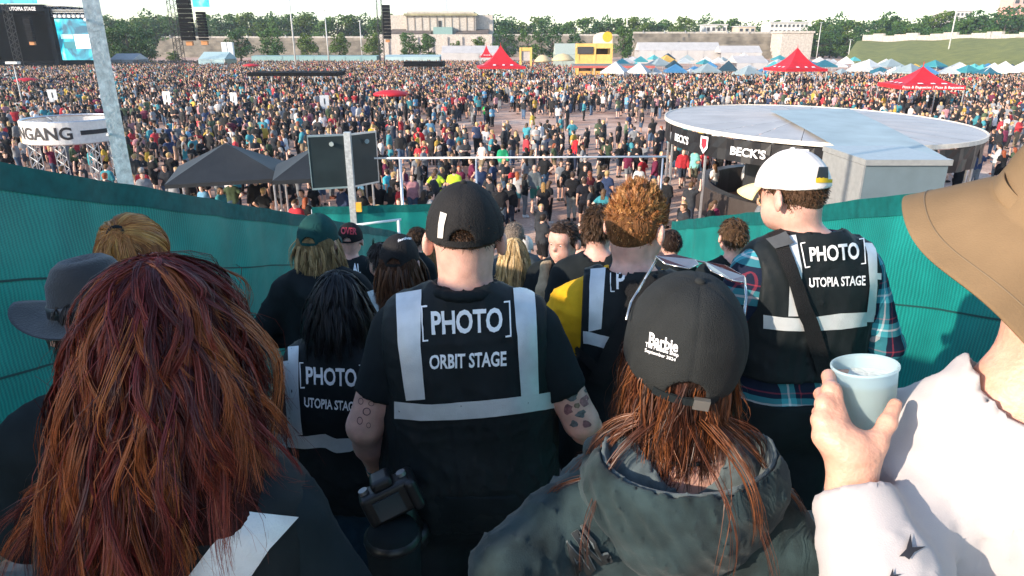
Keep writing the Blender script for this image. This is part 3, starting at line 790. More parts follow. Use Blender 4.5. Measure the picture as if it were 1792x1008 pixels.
def tree(px, py_top, y, variant, label, group=None, name='broadleaf_tree', rz=None, sx=1.0):
    a = W(px, py_top, y); h = a.z; tm, cm = TREES[variant]
    t = empty(name, (a.x, y, 0), rnd.uniform(0, 6.28) if rz is None else rz, h); t.scale = (h*sx, h*sx, h); tag(t, label, 'tree', group)
    add('trunk', tm, t); add('crown', cm, t)
for px, py, v, lab, sx in ((475, 45, 0, 'round tree standing between the pale light poles and delay tower', 1.25), (415, 46, 4, 'round tree left of the tree beside the thin light pole', 1.2), (535, 56, 2, 'small dark tree right behind the tall thin light pole', 1.2), (592, 55, 2, 'slim tree before the terrace, left of the line array tower', 1.15), (651, 55, 2, 'small tree touching the right delay tower on its left', 1.1), (715, 54, 0, 'left of two trees before the pale grandstand', 1.05), (749, 58, 6, 'right of two trees before the pale grandstand', 1.2), (798, 70, 2, 'tiny tree before the grandstand base', 1.1), (838, 62, 2, 'small tree at the right end of the grandstand', 1.1)):
    tree(px, py, 262, v, lab, sx=sx)
for px, py, v, lab in ((880, 46, 1, 'bushy tree left in the clump behind the big red tent'), (925, 44, 3, 'bushy tree second in the clump behind the red tent'), (968, 46, 1, 'bushy tree third in the clump behind the yellow gate'), (1005, 52, 4, 'lighter bushy tree closing the clump beside the yellow bar tower'), (1092, 42, 0, 'big dark tree behind the yellow bar tower and light pole'), (1048, 62, 2, 'low bush between tree clump and yellow bar tower')):
    tree(px, py, 275, v, lab)
for px, py, v, lab in ((215, 34, 1, 'large dark tree right of the tall steel post'), (245, 42, 4, 'lower dark tree at the right of the stage'), (188, 40, 3, 'dark tree half hidden by the tall steel post')):
    tree(px, py, 225, v, lab, sx=.95)
tree(302, 88, 225, 2, 'low dark bush before the stage side wall', sx=1.6)
belt = []
for i in range(27): belt.append((255+i*16.5+rnd.uniform(-5, 5), rnd.uniform(20, 38) if i % 5 else 17, 375+rnd.uniform(-12, 25)))
for i in range(26): belt.append((868+i*17.5+rnd.uniform(-6, 6), rnd.uniform(24, 42), 385+rnd.uniform(-14, 30)))
for i in range(26): belt.append((1330+i*19+rnd.uniform(-6, 6), rnd.uniform(24, 44)-i*.55, 370-i*2.0+rnd.uniform(-14, 30)))
for i in range(16): belt.append((1420+i*22+rnd.uniform(-6, 6), rnd.uniform(44, 58)-i*.3, 325-i*3.2+rnd.uniform(-4, 8)))
for i in range(8): belt.append((180+i*15, rnd.uniform(24, 34), 340+rnd.uniform(-5, 20)))
ORD = 'first second third fourth fifth sixth seventh eighth ninth tenth eleventh twelfth thirteenth fourteenth fifteenth sixteenth seventeenth eighteenth nineteenth'.split()+['twentieth']+['twenty-'+k for k in 'first second third fourth fifth sixth seventh eighth ninth'.split()]+['thirtieth']+['thirty-'+k for k in 'first second third fourth fifth sixth seventh eighth ninth'.split()]+['fortieth']+['forty-'+k for k in 'first second third fourth fifth'.split()]
wcount = {}
belt.sort()
for i, (px, py, y) in enumerate(belt):
    if px < 255: g, l = 'wood right of the stage', 'tall tree in the wood right behind the stage'
    elif px < 700: g, l = 'wood behind the left terrace', 'tall green tree in the wood behind the left stone terrace'
    elif px < 1330: g, l = 'wood behind the middle terrace', 'tall green tree in the wood right of the grandstand'
    else: g, l = 'wood above the grassy bank', 'green tree in the wood above the bank and camp tents'
    wcount[g] = wcount.get(g, 0)+1
    tree(px, py, y, [1, 3, 4, 5, 0][(i*7) % 5], '%s, %s from the left' % (l, ORD[wcount[g]-1]), g, sx=1.15)

# ================================================================== STAGE AND TOWERS
def truss(q, a, b, w=.4, r=.03, nb=None, n=4):
    a, b = Vector(a), Vector(b); d = b-a; L = d.length; d.normalize(); u = Vector((1, 0, 0)) if abs(d.x) < .9 else Vector((0, 1, 0)); u = (u-d*u.dot(d)).normalized(); v = d.cross(u)
    cs = [u*w/2+v*w/2, u*w/2-v*w/2, -u*w/2-v*w/2, -u*w/2+v*w/2]
    for c in cs: q.tube(a+c, b+c, r, None, n, caps=False)
    nb = nb or max(2, int(L/w))
    for i in range(nb):
        for k in range(4):
            p0, p1 = cs[k], cs[(k+1) % 4]
            if (i+k) % 2: p0, p1 = p1, p0
            q.tube(a+d*L*i/nb+p0, a+d*L*(i+1)/nb+p1, r*.6, None, 3, caps=False)
def screen_mat():
    m = bpy.data.materials.new('lit video screen'); m.use_nodes = True; nt = m.node_tree; N = nt.nodes.new; L = nt.links.new; b = nt.nodes['Principled BSDF']
    tc = N('ShaderNodeTexCoord'); w = N('ShaderNodeTexNoise'); w.inputs['Scale'].default_value = .22; w.inputs['Detail'].default_value = 6; w.inputs['Distortion'].default_value = 1.5; L(tc.outputs['Object'], w.inputs['Vector'])
    r = N('ShaderNodeValToRGB'); e = r.color_ramp.elements; e[0].position = .36; e[0].color = (.0, .10, .18, 1); e[1].position = .58; e[1].color = (.02, .62, .80, 1); x = e.new(.72); x.color = (.45, .95, 1, 1)
    L(w.outputs['Fac'], r.inputs[0]); L(r.outputs[0], b.inputs['Emission Color']); b.inputs['Emission Strength'].default_value = .75; b.inputs['Base Color'].default_value = (.01, .02, .02, 1); return m
M_screen = screen_mat()
M_dark = mat('dark stage cloth', (.003, .006, .010), 1.0, var=.3, scale=.3, spec=.05)
def stage():
    y = 168.0; t = empty('festival_stage', (W(40, 0, y).x, y, 0)); ox = t.location.x; tag(t, 'huge black festival stage with lit cyan side screen', 'stage')
    x0, x1, zb, zt = rect(-330, 118, 90, 10, y)
    X = lambda px: W(px, 60, y).x-ox; Z = lambda py: W(60, py, y).z
    def bx(n, lo, hi, m): q = MB(); q.box(lo, hi); return q.build(n, m, t)
    bx('back_wall', (X(-330), 18, 0), (X(98), 19, Z(12)), M_dark); bx('roof', (X(-330), -1, Z(20)), (X(90), 18, Z(8)), M_dark); bx('side_wall', (X(92), -1.2, 0), (X(99), 18, Z(14)), M_dark)
    bx('deck', (X(-330), .5, 0), (X(90), 17, 2.0), M_dark); bx('wing_wall', (X(99), .2, 0), (X(176), 2.0, Z(30)), M_dark)
    s = bx('video_screen', (X(101), -.15, Z(105)), (X(172), .15, Z(33)), M_screen)
    q = MB(); q.box((X(107), -.25, Z(68)), (X(128), -.17, Z(60))); q.build('screen_tile', mat('teal screen tile', (.25, .75, .78), emit=.6), s)
    q = MB(); q.box((X(109), -.25, Z(85)), (X(130), -.17, Z(73))); q.build('screen_tile', mat('dark screen tile', (.02, .14, .17), emit=.5), s)
    q = MB(); q.box((X(130), -.27, Z(85)), (X(166), -.17, Z(60))); q.build('screen_tile', mat('white screen tile', (.75, .85, .86), emit=.8), s)
    q = MB(); truss(q, (X(90), 0, Z(14)), (X(172), 0, Z(14)), .9, .07); truss(q, (X(90), 0, Z(25)), (X(172), 0, Z(25)), .9, .07); q.build('roof_truss', M_alu, t)
    for i in range(8):
        bx('stage_lamp', (X(104+i*8), -.8, Z(31)), (X(108+i*8), -.2, Z(26)), M_white)
    V, F, asp = text_geo('UTOPIA STAGE', .02); a, b = X(32), X(77); h = (b-a)/asp
    q = np.stack([a+(b-a)*V[:, 0], np.full(len(V), -1.05), Z(19)+h*1.25*V[:, 1]], 1); add('lettering', mesh_np('lettering', q, F, M_print), t)
    bx('front_fill', (X(-330), -1.6, 0), (X(172), -.6, 1.5), M_dark)
    return t
stage()
def line_tower(px, py_base, y, label, arr, screens=(), name='delay_tower', top=-40):
    b = W(px, py_base, y); t = empty(name, (b.x, y, 0)); tag(t, label, 'sound tower')
    q = MB(); truss(q, (0, 0, 0), (0, 0, W(px, top, y).z), 1.1, .06, 26); q.build('mast', mat('dark truss steel', (.05, .05, .05), .5, .4), t)
    for i, (p0, y0, p1, y1) in enumerate(arr):
        x0, x1, z0, z1 = rect(p0, y1, p1, y0, y-1); n = 10
        o = None
        for k in range(n):
            za, zb = z0+(z1-z0)*k/n, z0+(z1-z0)*(k+1)/n-.05; bend = -.25*((n-1-k)/n)**2*3
            qq = MB(); qq.box((x0-b.x, -1.2+bend*.3, za), (x1-b.x, -.3+bend*.3, zb)); o = qq.build('speaker_box', M_bpaint, t)
        qq = MB(); qq.box(((x0+x1)/2-b.x-.5, -1.0, z0-.75), ((x0+x1)/2-b.x+.5, -.4, z0-.1)); qq.build('ballast', mat('orange ballast', (.5, .22, .08)), t)
    for p0, y0, p1, y1 in screens:
        x0, x1, z0, z1 = rect(p0, y1, p1, y0, y-1); qq = MB(); qq.box((x0-b.x, -.9, z0), (x1-b.x, -.6, z1)); qq.build('video_screen', M_screen, t)
line_tower(322, 145, 118, 'black delay tower with two hanging line arrays in the crowd', ((313, -10, 335, 71), (346, 20, 360, 70)), ((336, -8, 364, 12),))
line_tower(670, 122, 172, 'slim delay tower with one long line array before the grandstand', ((670, 8, 683, 68),))
line_tower(36, 122, 150, 'dark truss tower standing before the festival stage', ((44, 30, 56, 72),), ((-10, -8, 62, 6),))
def pole(px, py, label, top=-60, r=.12, z=0, name='light_pole', head=True):
    b = G(px, py); t = empty(name, b); tag(t, label, 'pole'); h = W(px, top, b.y).z; q = MB(); q.tube((0, 0, 0), (0, 0, h), r, r*.6, 8); q.build('shaft', mat('pale pole paint', (.6, .6, .57), .5), t, True)
    q = MB(); q.tube((0, 0, 0), (0, 0, .5), r*2.2, r*2, 8); q.build('foot', M_steel, t)
    if head:
        q = MB(); q.box((-.5, -.25, h), (.5, .25, h+.2)); q.build('lamp_head', M_steel, t)
pole(519, 126, 'tall thin pale pole rising beside the dark flat bar roof', r=.2); pole(576, 114, 'second thin pole, behind the dark flat bar roof', top=18, r=.2); pole(1094, 104, 'tall thin pole right of the yellow bar tower', r=.28); pole(1655, 112, 'tall thin pole before the grassy bank', r=.24)
pole(634, 104, 'short lamp pole left of the slim delay tower', top=36, r=.22); pole(1483, 108, 'small lamp pole before the grassy bank edge', top=70, r=.18); pole(1428, 106, 'small lamp pole beside the pale stone end block', top=40, r=.18); pole(45, 205, 'thin white pole behind the ring banner', top=112, r=.06)
def post():
    y = 8.6; b = W(222, 330, y); g = gz(y); t = empty('steel_post', (b.x, y, g)); tag(t, 'thick galvanised square steel post behind the left fence', 'post')
    h = EYE+4.5-g; q = MB(); w = .088
    for i in range(12):
        a, c = h*i/12, h*(i+1)/12; q.box((-w, -w, a), (w, w, c-.001))
    q.build('shaft', mat('old galvanised steel', (.55, .58, .58), .55, .2, var=.28, scale=14, bump=.3, bscale=40), t).rotation_euler = (0, 0, .5)
    q = MB(); q.box((-.2, -.2, 0), (.2, .2, .02)); q.build('base_plate', M_steel, t)
    q = MB(); q.tube((-.115, -.12, h*.55), (-.12, -.12, h), .012, None, 6); q.build('cable', mat('yellow cable', (.75, .45, .03), .5), t)
    for k in range(5):
        q = MB(); q.tube((-.02, -.16, .6+k*1.3), (-.02, -.11, .6+k*1.3), .018, None, 6); q.build('bolt', M_steel, t)
post()

# ================================================================== FIELD FURNITURE
def eingang():
    c = W(126, 228, 30.0); t = empty('ring_banner', (c.x, 30, 0)); tag(t, 'white ring banner reading EINGANG held up on truss legs', 'banner')
    Rr = 1.85; z0, z1 = W(118, 252, 28.5).z, W(118, 214, 28.5).z
    q = MB(); q.lathe([(Rr, z0), (Rr, z1), (Rr-.03, z1), (Rr-.03, z0)], 48, closed=True); o = q.build('banner_ring', mat('white banner cloth', (.80, .78, .75), .7, var=.08, transl=.25), t)
    V, F, asp = text_geo('EINGANG', .025, maxlen=.06)
    def wrap(V, a0, a1, zb, zt, R=Rr+.015):
        th = a0+(a1-a0)*V[:, 0]; return np.stack([R*np.cos(th), R*np.sin(th), zb+(zt-zb)*V[:, 1]], 1)
    zc = (z0+z1)/2; hh = (z1-z0)*.29
    add('lettering', mesh_np('lettering', wrap(V, math.radians(207), math.radians(302), zc-hh, zc+hh), F, mat('black print', (.02, .02, .025), .6)), o)
    n = 16; V2 = np.array([(i/n, j, 0) for i in range(n+1) for j in (0, 1)], float); F2 = np.array([(2*i, 2*i+2, 2*i+3, 2*i+1) for i in range(n)])
    add('arrow', mesh_np('arrow', wrap(V2, math.radians(311), math.radians(348), zc-.09, zc+.09), F2, MATS['black print']), o)
    for zz in (z0, z1):
        q = MB(); q.lathe([(Rr-.06+.045*math.cos(a), zz+.045*math.sin(a)) for a in [k*math.pi/3 for k in range(6)]], 48, closed=True); q.build('hoop', M_alu, t)
    for k in range(4):
        a = math.radians(45+90*k+10); q = MB(); truss(q, (math.cos(a)*1.6, math.sin(a)*1.6, 0), (math.cos(a)*1.6, math.sin(a)*1.6, z1), .3, .025, 14); q.build('truss_leg', M_alu, t)
eingang()
M_tentb = mat('black tent canvas', (.022, .025, .027), .6, var=.12, scale=3, bump=.15, bscale=8, transl=.04)
def pavilion(loc, half, eave, apex, m, label, rz=0.0, group=None, valance=.25, name='pavilion_tent', cat='tent', leg=.03, sag=0.0, nseg=1):
    t = empty(name, loc, rz); tag(t, label, cat, group); q = MB(); a = half
    cs = [(-a, -a), (a, -a), (a, a), (-a, a)]; N = 8
    for k in range(4):
        (x0, y0), (x1, y1) = cs[k], cs[(k+1) % 4]
        for i in range(N):
            s0, s1 = i/N, (i+1)/N
            for j in range(6):
                def pt(s, u):
                    x, y = x0+(x1-x0)*s, y0+(y1-y0)*s; f = 1-u; z = eave+(apex-eave)*((u**(1+sag)) if sag else u)-.05*math.sin(math.pi*s)*math.sin(math.pi*min(1, u*1.2))
                    return (x*f, y*f, z)
                u0, u1 = j/6, (j+1)/6
                if j < 5: q.quad(pt(s0, u0), pt(s1, u0), pt(s1, u1), pt(s0, u1))
                else: q.poly([pt(s0, u0), pt(s1, u0), pt(.5, 1)])
            q.quad((x0+(x1-x0)*s0, y0+(y1-y0)*s0, eave-valance), (x0+(x1-x0)*s1, y0+(y1-y0)*s1, eave-valance), (x0+(x1-x0)*s1, y0+(y1-y0)*s1, eave), (x0+(x1-x0)*s0, y0+(y1-y0)*s0, eave))
    q.build('canopy', m, t)
    for x, y in cs:
        q = MB(); q.tube((x*.98, y*.98, 0), (x*.98, y*.98, eave), leg, None, 6); q.build('leg', M_alu, t)
    return t
p = W(395, 250, 22.6); pavilion((p.x, 22.6, 0), 1.75, W(395, 318, 20.9).z, p.z, M_tentb, 'black peaked pavilion tent, the wide one left of the double sign', .32, valance=.12)
p = W(560, 252, 21.6); pavilion((p.x, 21.6, 0), 1.45, W(500, 312, 20.2).z, p.z, M_tentb, 'black peaked pavilion tent half hidden behind the double sign', .28, valance=.12)
def double_sign():
    y = 15.2; b = W(613, 300, y); t = empty('folding_sign', (b.x, y, 0)); tag(t, 'dark two-winged sign seen from behind on a steel post', 'sign')
    zt, zb = W(613, 236, y).z, W(613, 327, y).z
    q = MB(); q.box((-.07, -.07, 0), (.07, .07, zt+.06)); q.build('post', M_steel, t)
    g = mat('dark green-grey sign back', (.018, .026, .028), .45, var=.3, scale=2)
    for nm, px0, px1, yy in (('sign_panel', 545, 606, -.25), ('sign_panel', 618, 657, .62)):
        x0, x1 = W(px0, 285, y+yy*.5).x-b.x, W(px1, 285, y+yy*.5).x-b.x; fr = .035
        ya, yb = (yy, .0) if px0 < 600 else (0., yy)
        def slab(q, u0, u1, za, zb_, th):
            pts = []
            for u in (u0, u1):
                x, yq = x0+(x1-x0)*u, ya+(yb-ya)*u; pts += [(x, yq-th, za), (x, yq-th, zb_), (x, yq+th, za), (x, yq+th, zb_)]
            k = len(q.v); q.v += pts
            for f in ((0, 4, 5, 1), (2, 3, 7, 6), (0, 1, 3, 2), (4, 6, 7, 5), (1, 5, 7, 3), (0, 2, 6, 4)): q.f.append(tuple(k+i for i in f)); q.m.append(0)
        q = MB(); slab(q, .02, .98, zb+.02, zt-.02, .012); o = q.build(nm, g, t)
        q = MB(); slab(q, 0, 1, zt-.02, zt+.02, .025); slab(q, 0, 1, zb-.02, zb+.02, .025); slab(q, 0, .02, zb+.02, zt-.02, .025); slab(q, .98, 1, zb+.02, zt-.02, .025); q.build('frame', M_alu, o)
        q = MB(); xm, ym = (x0+x1)/2+.1, (ya+yb)/2-.02; q.tube((xm, ym-.02, zt-.18), (xm, ym+.02, zt-.18), .05, None, 12); q.build('sticker', mat('grey sticker', (.25, .3, .3)), o)
    q = MB(); q.box((.10, -.16, W(613, 368, y).z), (.22, -.09, W(613, 352, y).z+.0)); q.build('lamp', mat('orange lamp', (.8, .38, .04), .4), t)
double_sign()
def gate():
    y = 15.6; a, b = W(655, 277, y), W(1166, 274, y); t = empty('gate_frame', ((a.x+b.x)/2, y, 0)); cx = t.location.x; tag(t, 'white scaffold gate frame spanning the foot of the steps', 'gate')
    q = MB(); q.tube((a.x-cx, 0, a.z), (b.x-cx, 0, b.z), .022, None, 8); q.build('crossbar', M_white, t, True)
    for px in (700, 833, 1160):
        x = W(px, 277, y).x-cx; q = MB(); q.tube((x, 0, 0), (x, 0, a.z),   .034 if px == 700 else .02, None, 8); q.build('upright', M_alu, t, True)
gate()
def handrail():
    y = 13.0; a, b = W(598, 397, y), W(702, 384, y+.4); t = empty('handrail', (a.x, a.y, gz(y))); tag(t, 'white tube handrail behind the left fence', 'railing'); L0 = t.location
    q = MB(); q.tube(a-L0, b-L0, .025, None, 8); q.build('rail', M_white, t, True)
    for f in (.05, .33, .95):
        p = a.lerp(b, f)-L0; q = MB(); q.tube((p.x, p.y, gz(p.y+L0.y)-L0.z), p, .03, None, 8); q.build('post', M_white, t, True)
handrail()

# ------------------------------------------------------------------ fences hung with green sheeting
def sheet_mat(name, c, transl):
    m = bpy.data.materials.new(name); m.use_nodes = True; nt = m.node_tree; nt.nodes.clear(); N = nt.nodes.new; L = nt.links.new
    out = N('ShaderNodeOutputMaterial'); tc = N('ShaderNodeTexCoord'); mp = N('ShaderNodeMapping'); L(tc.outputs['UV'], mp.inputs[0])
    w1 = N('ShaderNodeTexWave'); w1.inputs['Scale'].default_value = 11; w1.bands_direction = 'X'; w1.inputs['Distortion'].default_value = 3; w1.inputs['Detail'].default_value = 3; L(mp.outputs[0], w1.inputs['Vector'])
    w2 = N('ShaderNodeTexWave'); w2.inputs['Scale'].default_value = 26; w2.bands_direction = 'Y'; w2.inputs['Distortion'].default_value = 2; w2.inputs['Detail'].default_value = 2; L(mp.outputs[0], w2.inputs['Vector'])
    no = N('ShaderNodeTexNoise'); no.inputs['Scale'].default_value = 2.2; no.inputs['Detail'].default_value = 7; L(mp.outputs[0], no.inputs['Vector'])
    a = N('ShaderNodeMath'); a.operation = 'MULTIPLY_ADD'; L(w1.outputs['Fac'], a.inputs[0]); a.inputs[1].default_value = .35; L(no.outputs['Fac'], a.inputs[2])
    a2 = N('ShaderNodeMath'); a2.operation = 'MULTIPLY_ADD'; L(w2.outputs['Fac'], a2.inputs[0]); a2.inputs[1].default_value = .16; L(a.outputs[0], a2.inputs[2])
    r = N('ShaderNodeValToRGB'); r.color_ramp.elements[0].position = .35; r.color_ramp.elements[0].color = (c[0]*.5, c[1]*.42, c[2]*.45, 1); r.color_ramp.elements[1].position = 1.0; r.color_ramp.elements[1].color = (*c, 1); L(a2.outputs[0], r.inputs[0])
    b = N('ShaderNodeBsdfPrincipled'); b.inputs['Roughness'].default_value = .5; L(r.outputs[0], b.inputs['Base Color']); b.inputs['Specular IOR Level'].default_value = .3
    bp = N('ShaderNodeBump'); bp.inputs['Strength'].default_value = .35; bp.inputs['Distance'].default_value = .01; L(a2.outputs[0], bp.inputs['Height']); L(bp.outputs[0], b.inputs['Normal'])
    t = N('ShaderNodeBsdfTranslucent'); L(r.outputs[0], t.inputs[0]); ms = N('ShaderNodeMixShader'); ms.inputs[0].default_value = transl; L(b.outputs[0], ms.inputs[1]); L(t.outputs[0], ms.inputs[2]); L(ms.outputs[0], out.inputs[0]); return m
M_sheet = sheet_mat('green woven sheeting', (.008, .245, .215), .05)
M_seam = mat('dark sheeting seam', (.003, .045, .045), .7)
def fence(pts, label, side, seed, nlen=150, seams=(.22, .46, .70), hem_col=True):
    """pts: (x, y, z_top, z_bottom) along the fence"""
    r = random.Random(seed); o0 = Vector((pts[0][0], pts[0][1], 0)); t = empty('screen_fence', o0); tag(t, label, 'fence')
    P_ = [np.array(p, float) for p in pts]; Ls = [0]
    for a, b in zip(P_, P_[1:]): Ls.append(Ls[-1]+float(np.linalg.norm(b[:2]-a[:2])))
    def at(u):
        q = u*Ls[-1]
        for i in range(len(P_)-1):
            if q <= Ls[i+1]+1e-6: f = (q-Ls[i])/(Ls[i+1]-Ls[i]); return P_[i]+(P_[i+1]-P_[i])*f, (P_[i+1]-P_[i])[:2]/(Ls[i+1]-Ls[i]), q
    ph = [r.uniform(0, 6.28) for _ in range(12)]
    def fold(q, v):
        f = .020*math.sin(q*3.1+ph[0]+.8*v)+.014*math.sin(q*7.3+ph[1]-1.3*v)+.010*math.sin(q*13.7+ph[2]+2*math.sin(q*1.7))*(1-.5*v)+.008*math.sin(v*15+q*2+ph[3])
        pull = abs(((q/1.15+ph[4]) % 1)-.5)*2
        return f*.75+.03*(1-pull)**3*(v)                          # drawn in at the ties
    def pt(u, v, off=0.0):
        p, d, q = at(u); zt = p[2]-.012*math.sin(math.pi*((q/1.15+ph[4]) % 1))*1.0; z = p[3]+(zt-p[3])*v
        n = np.array([-d[1], d[0]])*side; e = fold(q, v)+off
        return (p[0]+n[0]*e-o0.x, p[1]+n[1]*e-o0.y, z), (q, z)
    nv = 26; V = []; UV = []; F = []
    for i in range(nlen+1):
        for j in range(nv+1): a, b = pt(i/nlen, j/nv); V.append(a); UV.append(b)
    for i in range(nlen):
        for j in range(nv): k = i*(nv+1)+j; F.append((k, k+nv+1, k+nv+2, k+1))
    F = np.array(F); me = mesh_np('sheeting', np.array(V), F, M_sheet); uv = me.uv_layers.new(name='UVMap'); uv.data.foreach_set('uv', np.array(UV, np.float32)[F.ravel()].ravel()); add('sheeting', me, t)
    def band(name, v0, v1, m, off, mb_n=1):
        V = []; F = []
        for i in range(nlen+1):
            for j in range(3): V.append(pt(i/nlen, v0+(v1-v0)*j/2, off)[0])
        for i in range(nlen):
            for j in range(2): k = i*3+j; F.append((k, k+3, k+4, k+1))
        add(name, mesh_np(name, np.array(V), np.array(F), m), t)
    band('top_hem', .93, 1.0, fabric('double layer sheeting hem', (.004, .10, .095), .6), .007)
    for s in seams: band('seam', s, s+.006, M_seam, .006)
    n = max(2, int(Ls[-1]/2.0))
    for i in range(n+1):
        p, d, q = at(i/n); nn = np.array([-d[1], d[0]])*side; x, y = p[0]-nn[0]*.09-o0.x, p[1]-nn[1]*.09-o0.y; mb = MB(); mb.tube((x, y, gz(p[1]) if p[1] > 0 else p[3]), (x, y, p[2]-.08), .022, None, 8); mb.build('post', M_steel, t, True)
    mb = MB()
    for i in range(24):
        a, b = at(i/24)[0], at((i+1)/24)[0]; da = at(i/24)[1]; ox, oy = da[1]*side*.09, -da[0]*side*.09; mb.tube((a[0]-o0.x+ox, a[1]-o0.y+oy, a[2]-.09), (b[0]-o0.x+ox, b[1]-o0.y+oy, b[2]-.09), .016, None, 6, caps=False)
    mb.build('top_rail', M_steel, t, True)
def rl(y): return EYE-1.6-.3*y
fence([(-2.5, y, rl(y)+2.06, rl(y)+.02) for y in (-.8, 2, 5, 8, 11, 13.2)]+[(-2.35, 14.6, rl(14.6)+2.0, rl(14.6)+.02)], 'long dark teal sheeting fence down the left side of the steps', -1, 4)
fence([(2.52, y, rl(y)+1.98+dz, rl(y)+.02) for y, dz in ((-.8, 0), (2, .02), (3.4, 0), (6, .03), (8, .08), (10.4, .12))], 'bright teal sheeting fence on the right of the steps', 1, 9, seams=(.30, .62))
a, b = W(545, 362, 15.0), W(765, 356, 15.6)
fence([(a.x, 15.0, a.z, .3), (b.x, 15.6, b.z, .3)], 'short green sheeting fence crossing behind the steel sign post', -1, 5, 60, seams=(.3, .6))
M_red = mat('red tent canvas', (.62, .022, .035), .55, var=.1, scale=1, transl=.18)
def red_tent(px, apy, epy, pxl, pxr, y, label, txt=None, rz=.25):
    a = W(px, apy, y); e = W(px, epy, y-2); half = (W(pxr, 100, y).x-W(pxl, 100, y).x)/2*.86
    t = pavilion((a.x, y, 0), half, max(2.0, e.z), a.z, M_red, label, rz, sag=.9, valance=.35, leg=.05)
    for k in range(4):                                            # pale emblems printed on the roof
        an = k*math.pi/2; c, s = math.cos(an), math.sin(an)
        for j, (x, w_) in enumerate(((-.28, .5), (.05, .42), (.34, .5))):
            u = .16; zz = max(2.0, e.z)+(a.z-max(2.0, e.z))*u**1.9
            pts = []
            for dx, du in ((-w_/2, 0), (w_/2, 0), (w_/2*.7, .10), (-w_/2*.7, .10)):
                f = 1-(u+du); X_ = x*half*1.2+dx; Y_ = -half*f-.03; Z_ = max(2.0, e.z)+(a.z-max(2.0, e.z))*(u+du)**1.9+.06
                pts.append((X_*c-Y_*s, X_*s+Y_*c, Z_))
            q = MB(); q.poly(pts); q.build('emblem', M_white, t)
    if txt:
        V, F, asp = text_geo(txt, .01, maxlen=.3); v = np.stack([-half*.95+1.9*half*V[:, 0], np.full(len(V), -half-.03), max(2.0, e.z)-.30+.26*V[:, 1]], 1); add('lettering', mesh_np('lettering', v, F, M_print), t)
    q = MB(); q.tube((0, 0, a.z-.3), (0, 0, a.z+.4), .06, .02, 6); q.build('finial', M_red, t)
red_tent(876, 79, 116, 833, 925, 112, 'big red peaked tent in the middle of the crowd', rz=.1)
red_tent(851, 79, 98, 838, 864, 160, 'small red peaked tent behind the big red tent', rz=.1)
red_tent(1396, 83, 120, 1350, 1440, 95, 'red peaked tent left of the grassy bank before the camp tents', rz=.15)
red_tent(1616, 116, 149, 1552, 1673, 62, 'red peaked food tent with white lettering right behind the round bar', 'Pizza & Baguettes | Pizza & Baguettes', rz=-.12)
def parasol(px, py, y, wpx, m, label, thick=.35, name='parasol'):
    a = W(px, py, y); r = (W(px+wpx/2, py, y).x-a.x); t = empty(name, (a.x, y, 0)); tag(t, label, 'parasol'); q = MB()
    q.lathe([(.02, a.z+thick), (r*.5, a.z+thick*.8), (r*.92, a.z+thick*.15), (r, a.z-.05), (r*.97, a.z-.22), (r*.6, a.z-.1), (.03, a.z)], 20); q.build('canopy', m, t, True)
    q = MB(); q.tube((0, 0, 0), (0, 0, a.z+.1), .05, None, 6); q.build('pole', M_alu, t); q = MB(); q.tube((0, 0, 0), (0, 0, .12), .4, .35, 10); q.build('base', M_steel, t)
parasol(684, 163, 66, 62, M_red, 'flat red parasol standing above the crowd left of the open gravel', .3)
parasol(47, 140, 95, 40, M_red, 'flat red parasol in the crowd below the dark stage', .3)
parasol(440, 114, 150, 30, M_red, 'small red parasol left of the dark flat bar roof', .3)
M_cream = mat('cream canvas', (.72, .58, .34), .7, var=.06, transl=.2)
parasol(985, 104, 125, 40, M_cream, 'cream parasol left of the yellow bar tower', 1.0); parasol(950, 106, 130, 30, M_cream, 'cream parasol beside the yellow gate', 1.0)
for px, py, y, lab in ((92, 168, 62, 'white paddle sign nearest the ring banner'), (292, 172, 60, 'white paddle sign right of the tall steel post'), (409, 174, 60, 'white paddle sign above the wide black tent'), (568, 179, 57, 'white paddle sign above the double sign')):
    a = W(px, py, y); t = empty('paddle_sign', (a.x, y, 0), rnd.uniform(-.5, .5)); tag(t, lab, 'sign'); q = MB(); q.tube((0, 0, 0), (0, 0, a.z), .03, None, 6); q.build('pole', M_alu, t)
    q = MB(); q.box((-.36, -.02, a.z-.5), (.36, .02, a.z+.55)); o = q.build('board', M_white, t); q = MB(); q.box((-.05, -.03, a.z-.15), (.05, -.022, a.z+.3)); q.build('mark', MATS['black print'], o)
def flat_bar(px0, px1, py, y, label, th=.35, m=None, deep=5.0, trim=None):
    x0, x1, _, z = rect(px0, py, px1, py, y); t = empty('flat_roof_bar', ((x0+x1)/2, y, 0)); tag(t, label, 'bar'); w = (x1-x0)/2
    q = MB(); q.box((-w, 0, z-th), (w, deep, z)); q.build('roof', m or M_bpaint, t)
    if trim: q = MB(); q.box((-w-.05, -.06, z-th-.25), (w+.05, -.004, z-th+.1)); q.build('fascia', trim, t)
    for i in range(5):
        for yy in (.2, deep-.3):
            x = -w+.2+(2*w-.4)*i/4; q = MB(); q.box((x-.07, yy, 0), (x+.07, yy+.14, z-th)); q.build('post', M_alu, t)
    q = MB(); q.box((-w+.4, 1.2, 0), (w-.4, 1.7, 1.1)); q.build('counter', mat('bar counter', (.12, .09, .07)), t)
flat_bar(432, 589, 127, 92, 'dark flat roofed bar in the crowd behind the white paddle signs', .45); flat_bar(1004, 1146, 113, 118, 'long low bar with dark roof before the yellow tower', .3, mat('grey roofing', (.16, .17, .18)), trim=mat('red fascia', (.5, .12, .1)))
flat_bar(706, 775, 108, 135, 'low dark roofed stand left of the big red tent', .9)
